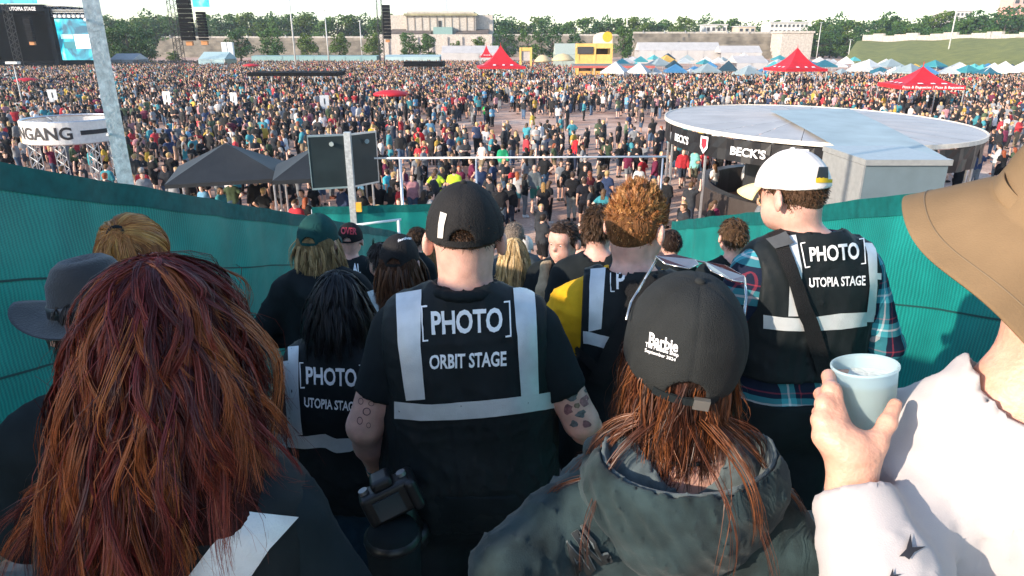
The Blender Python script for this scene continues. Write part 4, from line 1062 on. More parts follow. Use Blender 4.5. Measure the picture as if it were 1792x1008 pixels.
def yellow_tower():
    y = 140.0; x0, x1, z0, z1 = rect(1010, 118, 1072, 76, y); t = empty('yellow_bar_tower', ((x0+x1)/2, y, 0)); tag(t, 'two storey yellow bar tower topped by a rounded sun sign', 'bar'); w = (x1-x0)/2
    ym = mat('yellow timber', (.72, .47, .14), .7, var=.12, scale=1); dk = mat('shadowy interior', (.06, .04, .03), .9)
    h = z1/2
    for k in range(2):
        zb = h*k
        for i in range(3):
            x = -w+(2*w-.4)*i/2; q = MB(); q.box((x, 0, zb), (x+.4, .4, zb+h)); q.build('post', ym, t); q = MB(); q.box((x, 4, zb), (x+.4, 4.4, zb+h)); q.build('post', ym, t)
        q = MB(); q.box((-w, .05, zb+h-.9), (w, 4.35, zb+h-.003)); q.build('floor_beam', ym, t); q = MB(); q.box((-w+.42, .1, zb), (w-.42, .3, zb+1.1)); q.build('balustrade', ym if k else mat('amber panel', (.7, .35, .1)), t)
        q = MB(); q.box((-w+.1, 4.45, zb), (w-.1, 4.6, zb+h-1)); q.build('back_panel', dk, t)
    q = MB(); q.box((-w, -.15, z1-1.9), (-w*.1, -.02, z1-.6)); q.build('sign_panel', mat('dark menu board', (.05, .05, .05)), t)
    a = W(1055, 72, y).x-t.location.x; r = W(1072, 72, y).x-t.location.x-a; q = MB(); N = 16
    prof = [(a-r, z1)]+[(a-r*math.cos(math.pi*i/N)*.98, z1+1.0+r*.55*math.sin(math.pi*i/N)) for i in range(N+1)]+[(a+r, z1)]
    for yy in (0, .5): q.poly([(x, yy, z) for x, z in (prof if yy else prof[::-1])])
    for (xa, za), (xb, zb) in zip(prof, prof[1:]): q.quad((xa, 0, za), (xb, 0, zb), (xb, .5, zb), (xa, .5, za))
    o = q.build('sun_sign', mat('pale sign board', (.78, .66, .52)), t); q = MB(); q.tube((a+r*.45, -.06, z1+1.2), (a+r*.45, -.01, z1+1.2), .95, None, 20); q.build('sun_disc', mat('orange sun', (.85, .42, .03)), o)
yellow_tower()
def yellow_gate():
    y = 150.0; x0, x1, z0, z1 = rect(909, 118, 931, 83, y); t = empty('yellow_gateway', ((x0+x1)/2, y, 0)); tag(t, 'narrow yellow gateway behind the big red tent', 'gate'); w = (x1-x0)/2; m = MATS['yellow timber']
    for x in (-w, w-.4): q = MB(); q.box((x, 0, 0), (x+.4, .8, z1)); q.build('post', m, t)
    q = MB(); q.box((-w+.41, .1, z1-.7), (w-.41, .7, z1-.01)); q.build('lintel', m, t); q = MB(); q.box((-w+.41, .3, z1-2.6), (w-.41, .5, z1-.71)); q.build('sign_panel', mat('faded sign', (.45, .42, .40)), t)
yellow_gate()
def lean_tent(px0, px1, pyt, pyb, y, label, m):
    x0, x1, zb, zt = rect(px0, pyb, px1, pyt, y); t = empty('marquee_tent', ((x0+x1)/2, y, 0)); tag(t, label, 'tent'); w = (x1-x0)/2; ze = max(2.2, zt*.62)
    q = MB(); q.quad((-w, 0, ze), (w, 0, ze), (w, 4, zt), (-w, 4, zt)); q.quad((-w, 4, zt), (w, 4, zt), (w, 8, ze), (-w, 8, ze)); q.poly([(-w, 0, ze), (-w, 4, zt), (-w, 8, ze)]); q.poly([(w, 0, ze), (w, 8, ze), (w, 4, zt)]); q.build('canopy', m, t)
    n = max(2, int(2*w/5))
    for i in range(n):
        a, b = -w+2*w*i/n, -w+2*w*(i+1)/n-.15; q = MB(); q.quad((a, .03, 0), (b, .03, 0), (b, .03, ze-.02), (a, .03, ze-.02)); q.build('side_panel', m, t); q = MB(); q.quad((b, 7.97, 0), (a, 7.97, 0), (a, 7.97, ze-.02), (b, 7.97, ze-.02)); q.build('side_panel', m, t)
M_pvc = mat('white tent cloth', (.56, .55, .54), .6, var=.08, scale=.6, transl=.2)
lean_tent(772, 872, 80, 104, 215, 'long white marquee before the grandstand', M_pvc); lean_tent(1118, 1262, 74, 98, 232, 'long white marquee behind the coloured camp tents', M_pvc); lean_tent(1262, 1335, 80, 98, 225, 'white marquee left of the pale end block', M_pvc)
lean_tent(972, 1010, 76, 100, 160, 'pale green slanted tent left of the yellow bar tower', mat('pale green canvas', (.45, .52, .46), transl=.2)); lean_tent(346, 392, 91, 112, 170, 'white container tent beside the delay tower', mat('pale teal canvas', (.40, .55, .56), transl=.1)); lean_tent(190, 232, 94, 108, 180, 'low white tent right of the steel post', M_pvc)
lean_tent(1290, 1345, 98, 118, 150, 'low white market tent between camp tents and red tent', M_pvc)
lean_tent(440, 660, 97, 106, 238, 'long low teal market tent below the terrace', mat('dull teal canvas', (.25, .42, .42), transl=.1)); lean_tent(672, 770, 96, 105, 225, 'low pale teal market tent under the grandstand trees', MATS['pale teal canvas'])
for lab, p in (('white stack of panels before the round trees', (388, 407, 74, 97)),):
    x0, x1, zb, zt = rect(p[0], p[3], p[1], p[2], 180); t = empty('panel_tower', ((x0+x1)/2, 180, 0)); tag(t, lab, 'tower'); w = (x1-x0)/2
    q = MB(); q.box((-w, 0, 0), (-.15, 1, zt)); q.build('panel', M_white, t); q = MB(); q.box((.15, 0, 0), (w, 1, zt)); q.build('panel', M_white, t); q = MB(); q.box((-w*.9, .3, 0), (w*.9, .6, zt-1)); q.build('core', M_steel, t)
# camp tents on the right
ccol = [(.60, .60, .58), (.52, .52, .52), (.05, .28, .32), (.03, .16, .22), (.30, .38, .40), (.10, .42, .44), (.62, .66, .66), (.02, .06, .09), (.66, .42, .10), (.45, .50, .52), (.06, .22, .42), (.76, .72, .66)]
cname = ['white', 'off-white', 'teal', 'deep teal', 'grey-green', 'turquoise', 'pale grey', 'navy', 'amber', 'grey', 'blue', 'cream']
cm = [mat('camp canvas %s' % n, c, .65, var=.1, scale=1, transl=.15) for n, c in zip(cname, ccol)]
cproto = {}
camp = []; campo = []
for i in range(88):
    row = i % 4; px = 1078+((i//4)*32.5+row*9+rnd.uniform(-8, 8)); py = (122, 115, 108, 101)[row]+rnd.uniform(-3, 3)
    if 1350 < px < 1440 and row == 0: continue
    y = min(240, G(px, py, 2.2).y) if row < 3 else 205+rnd.uniform(-10, 15)
    y = {0: 118, 1: 142, 2: 172, 3: 205}[row]+rnd.uniform(-8, 8)
    if y > 150 and px > 1500: y = 120+rnd.uniform(-8, 25)
    k = rnd.randrange(len(cm)); x = W(px, py, y).x; side = 'left of the red camp tent' if px < 1395 else ('below the grassy bank' if px < 1655 else 'right of the pole before the bank')
    rowt = ('first', 'second', 'third', 'back')[row]
    lab = 'camp'; camp.append((px, row, k))
    if k in cproto: t = copy_tree(cproto[k], None, (x, y, 0), rnd.uniform(-.5, .5), rnd.uniform(.62, .98))
    else:
        t = cproto[k] = pavilion((x, y, 0), rnd.uniform(1.5, 2.1), 2.1, rnd.uniform(3.0, 3.7), cm[k], lab, rnd.uniform(-.5, .5), name='camp_pavilion', leg=.04)
    campo.append(t); t['group'] = 'camp pavilions at the right'; t['category'] = 'tent'
for row in range(4):
    for k in range(len(cm)):
        q = sorted((c[0], i) for i, c in enumerate(camp) if c[1] == row and c[2] == k)
        for n_, (_, i) in enumerate(q): campo[i]['label'] = ('only %s pavilion in the %s row of camp tents' % (cname[k], ('first', 'second', 'third', 'back')[row])) if len(q) == 1 else '%s %s pavilion from the left in the %s row of camp tents' % (ORD[n_], cname[k], ('first', 'second', 'third', 'back')[row])

# ------------------------------------------------------------------ the round bar
def round_bar():
    zr = 3.55; f0, f1 = G(1430, 184, zr), G(1430, 259, zr); cy = (f0.y+f1.y)/2+.2; R = (f0.y-f1.y)/2*.98
    xl, xr = W(1174, 200, cy).x, W(1648, 235, cy).x; cx = (xl+xr)/2; Rx = (xr-xl)/2
    t = empty('round_bar', (cx, cy, 0)); tag(t, 'round beer bar with pale fabric roof and black fascia banner', 'bar'); sx = Rx/R
    roofm = mat('pale roof tarpaulin', (.50, .475, .45), .5, var=.12, scale=.8, bump=.15, bscale=3, transl=.12)
    n = 24
    for i in range(n):                                            # roof gores with ribs between
        a0, a1 = 2*math.pi*i/n, 2*math.pi*(i+.985)/n; q = MB(); K = 5
        for j in range(4):
            for k in range(K):
                def pt(r, s): a = a0+(a1-a0)*s; return (R*sx*r*math.cos(a), R*r*math.sin(a), zr+.15*(1-r)-.03*math.sin(math.pi*s)*math.sin(math.pi*r))
                r0, r1 = .06+.94*j/4, .06+.94*(j+1)/4; q.quad(pt(r0, k/K), pt(r1, k/K), pt(r1, (k+1)/K), pt(r0, (k+1)/K))
        q.build('roof_gore', roofm, t)
    q = MB(); q.lathe([(R-.03, zr-.10), (R+.03, zr-.10), (R+.03, zr+.03), (R-.03, zr+.03)], 72, closed=True); q.v = [(x*sx, y, z) for x, y, z in q.v]; q.build('rim', mat('cream rim', (.70, .64, .54)), t)
    bk = mat('black banner vinyl', (.014, .014, .016), .42, var=.2, bump=.3, bscale=4)
    m = 14
    for i in range(m):
        a0, a1 = math.pi*2*i/m, math.pi*2*(i+.985)/m; q = MB(); K = 8
        for k in range(K):
            def bp(s, z): a = a0+(a1-a0)*s; e = 1+.006*math.sin(s*17+i+z*3); return ((R-.08)*sx*math.cos(a)*e, (R-.08)*math.sin(a)*e, z)
            for z0, z1 in ((2.70, 3.05), (3.05, 3.40)): q.quad(bp(k/K, z0), bp((k+1)/K, z0), bp((k+1)/K, z1), bp(k/K, z1))
        o = q.build('fascia_banner', bk, t)
    q = None
    def wrap(V, ac, span, zb, zt, off=.02):
        th = ac+span*(V[:, 0]-.5); Rr = R-.08+off+.04; return np.stack([Rr*sx*np.cos(th), Rr*np.sin(th), zb+(zt-zb)*V[:, 1]], 1)
    V, F, asp = text_geo("BECK'S", .03, maxlen=.1)
    def ang(px, py, z=2.9):                                      # bearing of a pixel on the fascia
        best = min(range(1800), key=lambda k: abs(proj(Vector((cx+(R-.05)*sx*math.cos(math.radians(180+k*.1)), cy+(R-.05)*math.sin(math.radians(180+k*.1)), z)))[0]-px)); return math.radians(180+best*.1)
    for px, sp in ((1307, .30), (1192, .26)): add('lettering', mesh_np('lettering', wrap(V, ang(px, 245), sp*.72, 2.91, 3.19), F, M_print), t)
    redp = mat('red print', (.7, .03, .05), .5)
    for px in (1232, 1401):
        a = ang(px, 250)
        sh = np.array([(0, 1, 0), (0, .35, 0), (.5, 0, 0), (1, .35, 0), (1, 1, 0)], float)
        add('emblem', mesh_np('emblem', wrap(sh, a, .065, 2.76, 3.34, .025), [(0, 1, 2, 3, 4)], M_print), t); add('emblem', mesh_np('emblem', wrap(sh*np.array([.66, .62, 1])+np.array([.17, .25, 0]), a, .065, 2.76, 3.34, .035), [(0, 1, 2, 3, 4)], redp), t)
    for i in range(14):
        a = math.pi*2*i/14; q = MB(); q.tube(((R-.2)*sx*math.cos(a), (R-.2)*math.sin(a), 0), ((R-.2)*sx*math.cos(a), (R-.2)*math.sin(a), zr), .05, None, 6); q.build('post', M_alu, t)
    q = MB(); q.lathe([(R*.72, 0), (R*.72, 1.1), (R*.64, 1.1), (R*.64, 0)], 40); q.v = [(x*sx, y, z) for x, y, z in q.v]; q.build('counter', mat('dark counter', (.05, .04, .035), .5), t)
    q = MB(); q.lathe([(R*.3, 0), (R*.3, 2.6), (.01, 2.6)], 20); q.build('core', mat('dark core', (.03, .03, .03)), t)
    # flat tarpaulin laid from the roof to the container
    y1 = 17.4; a, b = W(1500, 252, y1), W(1660, 262, y1); c = W(1535, 192, 30); 
    q = MB(); p0, p1, p2, p3 = (a.x-cx, y1-cy, 3.52), (b.x-cx, y1-cy, 3.52), (W(1484, 203, 29).x-cx, 29-cy, 3.72), (W(1345, 207, 28).x-cx, 28-cy, 3.72); N = 8
    for i in range(N):
        for j in range(N):
            def pp(u, v): A = Vector(p0).lerp(Vector(p1), u); B = Vector(p3).lerp(Vector(p2), u); r = A.lerp(B, v); r.z += .012*math.sin(5*u+3)*math.sin(4*v)+.04+.03*math.sin(math.pi*v); return r
            q.quad(pp(i/N, j/N), pp((i+1)/N, j/N), pp((i+1)/N, (j+1)/N), pp(i/N, (j+1)/N))
    q.build('awning', mat('blue-grey tarpaulin', (.34, .42, .43), .6, var=.12, scale=1.2, bump=.1, bscale=4), t)
    return cx, cy, R, Rx
def proj(p):
    v = p-CAMP; d = v.y*CP-v.z*SP; u = v.y*SP+v.z*CP; return 896+FPX*v.x/d, 504-FPX*u/d, d
BAR = round_bar()
def container():
    y = 16.6; x0, x1, z0, z1 = rect(1512, 345, 1655, 279, y); t = empty('steel_container', ((x0+x1)/2, y, 0)); tag(t, 'blue-grey steel container standing against the round bar', 'container'); w = (x1-x0)/2; m = mat('blue-grey container paint', (.15, .20, .22), .45, .1, var=.1, scale=2, bump=.06, bscale=5); e = mat('pale steel and sunlit end', (.36, .37, .36), .4, .3, var=.1)
    q = MB(); q.box((-w, 0, .15), (w, 2.3, z1-.14)); q.build('body', m, t)
    for k in range(3):
        z = z1-1.0-k*.75; q = MB(); q.box((-w-.01, -.03, z), (w+.01, -.003, z+.03)); q.build('panel_joint', mat('dark joint', (.08, .10, .11)), t)
    q = MB(); q.box((-w-.06, -.06, z1-.14), (w+.06, 2.36, z1)); q.build('roof_edge', e, t)
    q = MB(); q.box((-w-.05, -.004, .1), (-w-.004, 2.3, z1-.15)); q.build('end_panel', e, t)  # end panel coloured paler to stand for the sunlight on it
    for x in (-w+.1, w-.3): q = MB(); q.box((x, .1, 0), (x+.2, 2.2, .148)); q.build('foot', M_bpaint, t)
    # small serving hatch ledge with sign, left of the container
    t2 = empty('serving_ledge', (W(1485, 320, 16.8).x, 16.8, 0)); tag(t2, 'slanting dark serving ledge with white lettering left of the container', 'counter')
    q = MB(); q.box((-.75, 0, 1.05), (.45, .08, 1.65)); q.build('front_panel', MATS['black banner vinyl'], t2); q = MB(); q.box((-.8, -.1, 1.66), (.5, .6, 1.72)); q.build('shelf', e, t2)
    V, F, a = text_geo("BECK'S", .02); add('lettering', mesh_np('lettering', np.stack([-.25+.6*V[:, 0], np.full(len(V), -.012), 1.25+.2*V[:, 1]], 1), F, M_print), t2)
    for x in (-.7, .4): q = MB(); q.box((x-.04, .02, 0), (x+.04, .3, 1.045)); q.build('leg', M_alu, t2)
container()
def barrier(px0, py0, px1, py1, label, n=3):
    a, b = G(px0, py0), G(px1, py1); t = empty('crowd_barrier', a); tag(t, label, 'barrier'); d = b-a; q = MB()
    for z in (.15, 1.05): q.tube((0, 0, z), (d.x, d.y, z), .02, None, 6)
    q.build('rail', M_steel, t)
    for i in range(n*9+1):
        f = i/(n*9); q = MB(); q.tube((d.x*f, d.y*f, 0 if i % 9 == 0 else .15), (d.x*f, d.y*f, 1.05), .018 if i % 9 == 0 else .008, None, 5); q.build('upright' if i % 9 == 0 else 'bar', M_steel, t)
barrier(200, 292, 300, 268, 'steel crowd barrier right of the ring banner legs', 3)
barrier(130, 280, 195, 276, 'steel crowd barrier under the ring banner', 2)

# ================================================================== CROWD
M_cskin = mat('crowd skin', objcol=True, rough=.6, var=.08, scale=12); M_ctop = mat('crowd cloth', objcol=True, rough=.85, var=.25, scale=6, spec=.2); M_chair = mat('crowd hair', objcol=True, rough=.6, var=.35, scale=40, spec=.3, stretch=(1, 1, .3))
POSES = []
def pose(arms=None, legs=None, **k): return dict(arms=arms, legs=legs, **k)
wl = lambda f: {'L': ((-.09, .10*f+.02, .50), (-.09, .02*f-.06*(f < 0)-.10*(f < 0), .09+.02*(f < 0)), (-.10, .17*f+.02 if f > 0 else -.04, .035)), 'R': ((.09, -.05*f+.04, .50), (.09, -.22*f, .13), (.10, -.10*f, .045))}
POSES = [
 ('standing still', pose()),
 ('walking', pose(arms={'L': ((-.235, -.12, 1.15), (-.25, -.10, .90)), 'R': ((.235, .06, 1.14), (.23, .20, .94))}, legs={'L': ((-.09, .13, .52), (-.09, .16, .09), (-.10, .32, .04)), 'R': ((.09, .02, .49), (.09, -.22, .14), (.10, -.12, .05))})),
 ('looking at a phone', pose(arms={'L': ((-.23, -.02, 1.14), (-.07, .24, 1.20)), 'R': ((.235, -.02, 1.14), (.06, .25, 1.22))}, head_pitch=-.35)),
 ('with folded arms', pose(arms={'L': ((-.24, .04, 1.15), (.04, .17, 1.17)), 'R': ((.24, .04, 1.15), (-.04, .19, 1.20))})),
 ('raising an arm', pose(arms={'R': ((.33, .06, 1.50), (.31, .08, 1.76))}, legs={'L': ((-.13, .02, .49), (-.15, -.02, .09), (-.18, .14, .035))})),
 ('with hands on hips', pose(arms={'L': ((-.36, -.10, 1.19), (-.18, .03, 1.02)), 'R': ((.36, -.10, 1.19), (.18, .03, 1.02))})),
 ('holding a cup', pose(arms={'R': ((.25, -.03, 1.14), (.17, .22, 1.24))}, legs={'R': ((.10, .05, .49), (.13, -.01, .09), (.18, .13, .035))})),
 ('stepping forward', pose(arms={'L': ((-.235, .06, 1.14), (-.22, .19, .93)), 'R': ((.235, -.12, 1.15), (.25, -.10, .90))}, legs={'R': ((.09, .13, .52), (.09, .16, .09), (.10, .32, .04)), 'L': ((-.09, .02, .49), (-.09, -.22, .14), (-.10, -.12, .05))})),
 ('seated', pose(legs={'L': ((-.16, .36, .98), (-.10, .44, .80), (-.12, .58, .76)), 'R': ((.16, .34, .99), (.10, .42, .80), (.12, .56, .76))}, arms={'L': ((-.24, .08, 1.16), (-.12, .28, 1.06)), 'R': ((.24, .08, 1.16), (.12, .28, 1.06))})),
]
def crowd_variant(pi, fem, long_hair, sleeves, leg, h, skirt=False, seed=0):
    f = Fig(make=False, loc=(0, 0, 0), w=.90 if fem else 1.02, fat=0 if seed % 3 else .02, neck=.047 if fem else .056, **POSES[pi][1])
    b = f.solid(f.tags('torso', 'armU_L', 'armU_R', 'armF_L', 'armF_R', 'hand_L', 'hand_R', 'thigh_L', 'thigh_R', 'calf_L', 'calf_R', 'foot_L', 'foot_R', 'neck', 'head'), h)
    grab = {}
    class FX(Fig):
        pass
    f.part = lambda name, VF, m, parent=None, rel=0, midx=None, smooth=True: grab.__setitem__(name, VF)
    shirt(f, None, sleeve=.75, hem=.84 if pi != 8 else .86, h=h, off=max(.014, h*.8), wr=.010, seed=seed, long=sleeves, neckr=.072)
    pr = [q for q in f.p['torso'] if q[0][1][2] < 1.1]+f.tags('thigh_L', 'thigh_R', 'calf_L', 'calf_R')
    if skirt: pr.append((caps((0, -.01, .86), (0, .03, .62), .13, .17), .06))
    wst = lambda X, Y, Z: Z-1.0+0*X+0*Y
    if pi == 8: cuts = []
    else:
        zl = {1.0: .11, .5: .47, .35: .60}[leg]; cuts = [wst, lambda X, Y, Z: zl-Z+0*X+0*Y]
    grab['trousers'] = f.solid(pr, h, max(.012, h*.7), cuts, .008, 18, seed+3)
    grab['shoes'] = f.solid(f.tags('foot_L', 'foot_R'), h, .012)
    hp = scalp(f, .012, low=-.05)
    T = lambda q: f.hc+f.HR @ np.array(q)
    if long_hair: hp = hp+[(caps(T((-.03, -.05, -.02)), (-.04, -.085, 1.40), .06, .05), .04), (caps(T((.03, -.05, -.02)), (.04, -.085, 1.40), .06, .05), .04)]
    R = f.HR; hc = f.hc
    def facecut(X, Y, Z):
        x, y, z = X-hc[0], Y-hc[1], Z-hc[2]; ly = R[0, 1]*x+R[1, 1]*y+R[2, 1]*z; lz = R[0, 2]*x+R[1, 2]*y+R[2, 2]*z
        return np.minimum(ly-.045, .075-lz)
    grab['hair'] = f.solid(hp, min(h, .02), cuts=[facecut], wr=.006, wfreq=50, seed=seed)
    grab['body'] = b
    if pi == 8:
        for k in grab: V = grab[k][0]; V[:, 2] -= .745
    return grab
VAR = []
specs = [(0, 0, 0, 0, 1.0), (0, 1, 1, 0, .35), (1, 0, 0, 0, .5), (1, 1, 1, 0, 1.0), (2, 0, 0, 1, 1.0), (2, 1, 1, 0, 1.0), (3, 0, 0, 0, .5), (3, 1, 1, 1, 1.0), (4, 0, 0, 0, 1.0), (4, 1, 1, 0, .5), (5, 0, 0, 0, 1.0), (5, 1, 1, 0, .35), (6, 0, 0, 1, 1.0), (6, 1, 1, 0, .5), (7, 0, 0, 1, .5), (7, 1, 1, 0, .35), (8, 0, 0, 0, 1.0), (8, 1, 1, 0, 1.0)]
BT = {1.0: 'trousers', .5: 'shorts', .35: 'hotpants'}
for i, sp in enumerate(specs):
    g = crowd_variant(*sp[:3], bool(sp[3]), sp[4], .028, seed=i)
    me = {}
    for k, m in (('body', M_cskin), ('shirt', M_ctop), ('trousers', M_ctop), ('shoes', M_ctop), ('hair', M_chair)): me[k] = mesh_np(k, *g[k], m)
    VAR.append((sp, me))
TOPC = [((.012, .013, .015), 'black', 46), ((.03, .033, .038), 'charcoal', 14), ((.55, .54, .52), 'white', 6), ((.20, .21, .22), 'grey', 7), ((.03, .05, .11), 'navy', 6), ((.04, .22, .26), 'teal', 4), ((.42, .03, .04), 'red', 5), ((.50, .33, .05), 'mustard', 2), ((.06, .09, .05), 'olive', 3), ((.14, .02, .05), 'maroon', 3), ((.45, .22, .24), 'pink', 2), ((.12, .28, .42), 'light blue', 2)]
BOTC = [((.012, .012, .014), 'black', 45), ((.05, .09, .15), 'denim', 25), ((.03, .04, .06), 'dark', 10), ((.22, .17, .11), 'khaki', 10), ((.16, .17, .18), 'grey', 10)]
HAIC = [((.025, .016, .010), 'dark', 45), ((.10, .055, .025), 'brown', 30), ((.42, .28, .12), 'blond', 18), ((.25, .06, .02), 'red', 5), ((.3, .28, .26), 'grey', 4)]
SKNC = [(.58, .34, .25), (.66, .41, .31), (.50, .28, .19), (.70, .46, .36)]
def pick(tab): 
    r = rnd.uniform(0, sum(t[2] for t in tab)); 
    for t in tab:
        r -= t[2]
        if r <= 0: return t
    return tab[-1]
def near_seg(x, y, lst): return any((x-a)**2+(y-b)**2 < r*r for a, b, r in lst)
AVOID = [(BAR[0], BAR[1], BAR[3]+.4), (W(118, 228, 30).x, 30, 2.6), (W(613, 300, 15.2).x, 15.2, .8), (W(1580, 300, 17.7).x, 17.7, 2.6), (W(876, 79, 112).x, 112, 5), (W(1396, 83, 95).x, 95, 4), (W(1616, 116, 62).x, 62, 3.6)]
def dens(x, y):
    px = 896+FPX*x/y
    if px > 1060 and y > 128: return 0
    if px < 185 and y > 158: return 0
    if y > 205: return 0
    if 1000 < px < 1150 and 116 < y < 150: return 0
    if 15.8 < y < 44:
        if -2.6 < x < 4.2: return .2 if y < 23 else .55
        if x < -2.6: return .72
        return .52 if x < 14 else .15
    gx, gy = (x-4.0+2*math.sin(y*.3))/10.5, (y-54+2*math.sin(x*.5))/13.5
    d = gx*gx+gy*gy
    if d < 1: return .035+.3*d**3
    if abs(x+27) < 6 and 45 < y < 51: return .06
    if x > 8 and y < 60: return .55
    cl = .5+.5*math.sin(x*.31+1.7*math.sin(y*.23))*math.sin(y*.37+1.3*math.sin(x*.19)); return (.35+.6*cl) if y < 90 else .5+.4*cl
pts = []
y = 16.6
while y < 205:
    st = 1.0 if y < 100 else 1.15
    xr = .80*y+2; x = -xr
    while x < xr:
        X_, Y_ = x+rnd.uniform(-.42, .42), y+rnd.uniform(-.42, .42)
        if rnd.random() < dens(X_, Y_) and not near_seg(X_, Y_, AVOID): pts.append((X_, Y_))
        x += st
    y += st
def hidden(x, y):
    if abs(x) < 1e-3: return False
    t = 2.5/abs(x)
    if t < 1 and 0 < y*t < (14.6 if x < 0 else 10.4):
        if EYE+(1.2-EYE)*t < rl(y*t)+2.0: return True
    px = 896+FPX*x/y
    return not (-20 < px < 1812)
pts = [p for p in pts if p[1] > 45 or not hidden(*p)]
pts.sort(key=lambda p: p[1])
labels_used = {}
PERSONS = []
def zone(x, y):
    px = 896+FPX*x/y
    if px < 270: z = 'near the ring banner'
    elif px < 470: z = 'behind the black tent'
    elif px < 660: z = 'around the double sign'
    elif px < 820: z = 'left of the gravel'
    elif px < 1000: z = 'below the gate crossbar' if y < 36 else 'on the open gravel'
    elif px < 1180: z = 'below the steps' if y < 33 else 'right across the gravel'
    elif px < 1500: z = 'before the round bar'
    else: z = 'right of the round bar'
    return z
def place(x, y, var=None, top=None, bot=None, hc=None, rz=None, s=None, z=0.0, extra=None, label=None, group='festival visitors on the field'):
    for _ in range(30):
        i = var if var is not None else (rnd.choice((16, 17)) if rnd.random() < .03 else rnd.randrange(16)); sp, me = VAR[i]
        tc = top or pick(TOPC); bc = bot or pick(BOTC); hcx = hc or pick(HAIC); sk_ = rnd.choice(SKNC)
        if label or ('%s-haired person in %s top, %s %s, %s %s' % (hcx[1], tc[1], bc[1], BT[sp[4]], POSES[sp[0]][0], zone(x, y))).replace('dark dark', 'dark') not in labels_used: break
    s = s or (rnd.uniform(.90, .97) if sp[1] else rnd.uniform(.97, 1.08))
    o = empty('person', (x, y, z), rnd.uniform(0, 6.28) if rz is None else rz, s)
    if label is None:
        lab = '%s-haired person in %s top, %s %s, %s %s' % (hcx[1], tc[1], bc[1], BT[sp[4]], POSES[sp[0]][0], zone(x, y))
        lab = lab.replace('dark dark', 'dark')
        n = labels_used.get(lab, 0); labels_used[lab] = n+1
    else: lab = label
    tag(o, lab, 'person', group)
    cd = dict(body=sk_, shirt=tc[0], trousers=bc[0], shoes=rnd.choice(((.02, .02, .02), (.02, .02, .02), (.6, .6, .58), (.15, .05, .03))), hair=hcx[0])
    for k in ('body', 'shirt', 'trousers', 'shoes', 'hair'):
        if k == 'trousers' and False: continue
        add(k, me[k], o, color=cd[k])
    return o
C_ = lambda n, t: next(q for q in t if q[1] == n)
